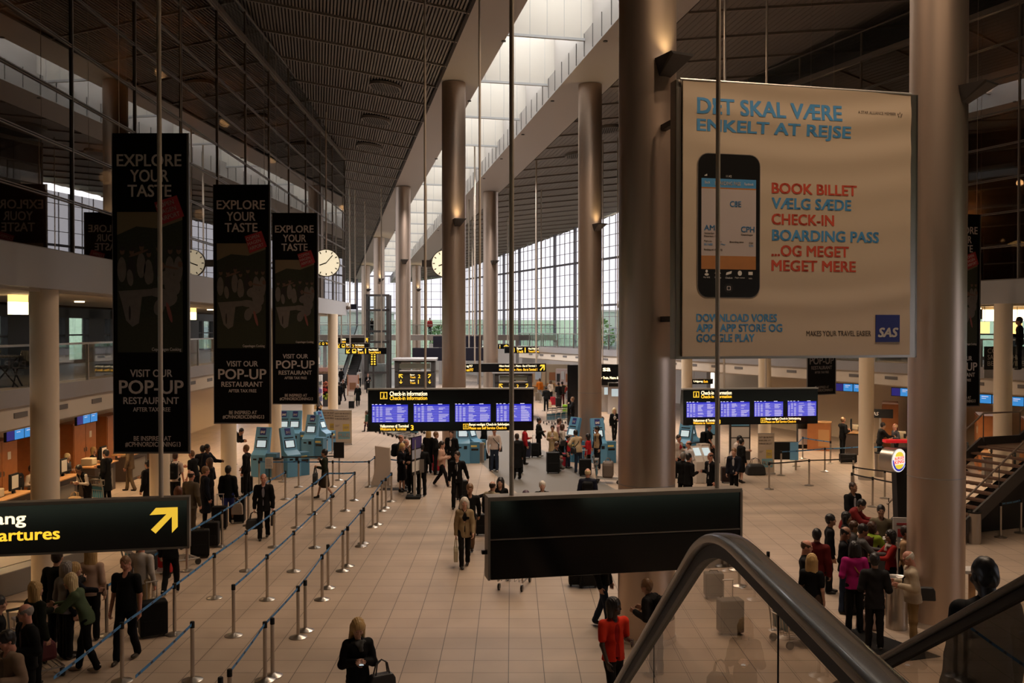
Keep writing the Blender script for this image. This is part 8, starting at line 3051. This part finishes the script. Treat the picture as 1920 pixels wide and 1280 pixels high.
P_(266, 1008, 'person in khaki shorts behind the yellow arrow sign', 1.74, 170, ('shirt', (.36, .33, .30)), ('shorts', (.25, .18, .10)), ('short', 'brown'), 'ruddy', 'stand', ('down', 'down'))
P_(320, 966, 'person in black with white shoes behind the end of the arrow sign', 1.72, 180, ('jacket', K), ('trousers', K), ('short', 'black'), 'tan', 'walk2', ('fwd', 'down'), shoes=(.5, .46, .42))
P_(280, 935, 'person with pale hair just above the arrow sign', 1.62, 200, ('jacket', (.3, .2, .14)), ('trousers', K), ('short', 'pale'), 'fair', 'stand', ('down', 'down'))
P_(335, 912, 'person with red brown hair in olive jacket above the arrow sign end', 1.64, 170, ('jacket', (.030, .030, .016)), ('trousers', K), ('full', 'red'), 'fair', 'stand', ('down', 'down'))
P_(359, 883, 'man in grey tweed jacket seen from behind in the left queue', 1.82, 160, ('blazer', (.085, .066, .045)), ('trousers', (.05, .035, .025)), ('bald', 'dkbrown'), 'ruddy', 'stand', ('down', 'carry'), fine=.015)
P_(386, 874, 'man in navy coat looking right in the left queue', 1.78, 120, ('coat', NAVY), ('trousers', K), ('short', 'ltbrown'), 'ruddy', 'stand', ('down', 'down'))
P_(392, 859, 'woman with long brown hair looking left in the left queue', 1.70, 260, ('jacket', K), ('trousers', K), ('long', 'brown'), 'ruddy', 'stand', ('fwd', 'down'), fem=True)
P_(380, 835, 'person with black hair in dark blue jacket at the rear of the left queue', 1.74, 185, ('jacket', NAVY), ('trousers', K), ('short', 'black'), 'tan', 'stand', ('down', 'down'))
P_(389, 833, 'dark skinned man looking right at the rear of the left queue', 1.78, 80, ('jacket', NAVY), ('trousers', K), ('short', 'black'), 'brown', 'stand', ('down', 'reach'))
P_(359, 844, 'bald man in black T-shirt facing left in the queue', 1.76, 250, ('tshirt', (.012, .011, .011)), ('trousers', K), ('buzz', 'ltbrown'), 'ruddy', 'stand', ('reach', 'down'), lean=10)
P_(368, 873, 'small blond child held in the left queue', 1.20, 330, ('jacket', (.42, .30, .20)), ('trousers', DENIM), ('short', 'pale'), 'fair', 'stand', ('down', 'down'), child=True)
P_(329, 848, 'man in white T-shirt with black backpack right of the cream column', 1.80, 178, ('tshirt', (.50, .42, .38)), ('trousers', K), ('buzz', 'brown'), 'ruddy', 'stand', ('down', 'down'), pack=(K, 'black backpack on the man in white beside the cream column'))
P_(428, 873, 'person with black hair in black jacket and blue shorts seen from behind', 1.74, 178, ('jacket', K), ('shorts', (.025, .035, .16)), ('short', 'black'), 'brown', 'walk2', ('down', 'down'), shoes=(.5, .46, .42), fine=.015,
   bags=[(-1, .34, .1, .34, (.32, .26, .22), 'white and green plastic bag of the person in blue shorts', .12, 0)])
P_(461, 834, 'man in black jacket facing left with hand on a suitcase by the kiosks', 1.78, 265, ('jacket', (.010, .010, .012)), ('trousers', K), ('short', 'ltbrown'), 'ruddy', 'stand', ('low', 'down'))
P_(453, 803, 'person in black bending behind the cream column', 1.76, 70, ('coat', K), ('trousers', K), ('short', 'black'), 'tan', 'stand', ('reach', 'fwd'), lean=40, pack=(K, 'black pack on the bending person by the kiosks'))
P_(494, 888, 'bald man in dark suit and pale shirt walking with a bag in each hand', 1.80, 8, ('blazer', (.012, .011, .013)), ('trousers', (.012, .011, .012)), ('bald', 'ltbrown'), 'ruddy', 'walk2', ('carry', 'carry'), shirt=(.22, .20, .23), fine=.014,
   bags=[(-1, .46, .2, .28, K, 'black leather holdall in the left hand side of the suited man', .2, 0.3), (1, .34, .1, .30, (.025, .018, .016), 'dark briefcase in the right hand side of the suited man', .08)])
P_(608, 842, 'woman in dark green dress walking left with a black bag inside the lanes', 1.72, 268, ('sweater', (.022, .03, .016)), ('skirt', (.04, .028, .018)), ('short', 'black'), 'tan', 'walk', ('up', 'fwd'), fem=True,
   bags=[(1, .40, .14, .38, K, 'black tote bag of the woman in the green dress', .22, 0.1)])
# --- check-in staff and passengers on the left
P_(60, 872, 'agent in white shirt half hidden by the nearest cream column', 1.70, 80, ('shirt', (.45, .38, .32)), ('trousers', K), ('short', 'dkbrown'), 'ruddy', 'sit', ('fwd', 'fwd'))
P_(127, 850, 'agent with blond hair behind the first left desk', 1.68, 90, ('shirt', (.06, .06, .07)), ('trousers', K), ('bob', 'pale'), 'fair', 'sit', ('fwd', 'fwd'), fem=True)
P_(176, 838, 'agent with blond hair behind the second left desk', 1.70, 90, ('shirt', K), ('trousers', K), ('bob', 'blond'), 'fair', 'sit', ('fwd', 'fwd'), fem=True)
P_(147, 872, 'passenger in white shirt and black vest bent over bags at the left desk', 1.66, 330, ('vest', K), ('trousers', K), ('short', 'black'), 'brown', 'stand', ('fwd', 'fwd'), lean=25, shirt=(.46, .40, .34))
P_(198, 843, 'passenger in black at the second left desk', 1.80, 260, ('coat', K), ('trousers', K), ('short', 'black'), 'tan', 'stand', ('reach', 'down'))
P_(243, 826, 'man in brown suit leaning on the left desk', 1.80, 265, ('blazer', (.12, .085, .052)), ('trousers', (.10, .07, .042)), ('short', 'brown'), 'ruddy', 'walk2', ('reach', 'down'))
P_(277, 862, 'slim person in black beside the cream column behind the banner', 1.76, 250, ('coat', K), ('trousers', K), ('short', 'black'), 'tan', 'stand', ('reach', 'down'))
# --- legs that show below the black sign
P_(1132, 1008, 'person in jeans behind the black sign beside the near column', 1.74, 60, ('jacket', K), ('trousers', DENIM), ('short', 'brown'), 'fair', 'walk2', ('down', 'down'))
# --- far footbridge
for px, py, lb, c in ((697, 583, 'person on the far footbridge by the dark lift tower', K), (806, 590, 'person in red on the far footbridge near the clock', (.3, .03, .03))):
    q = at(px, py, 99.0)
    P_(px, py, lb, 1.74, 0, ('jacket', c), ('trousers', K), ('short', 'black'), 'tan', 'stand', ('down', 'down'), pos=(q.x, 99.0, 5.12))
q = at(608, 595, 75.0)
P_(608, 597, 'person sitting at the far left balcony end', 1.72, 40, ('jacket', (.10, .10, .11)), ('trousers', K), ('short', 'grey'), 'fair', 'stand', ('fwd', 'down'), pos=(LP(58, 2.2, 0)[0], 58.0, 4.42))
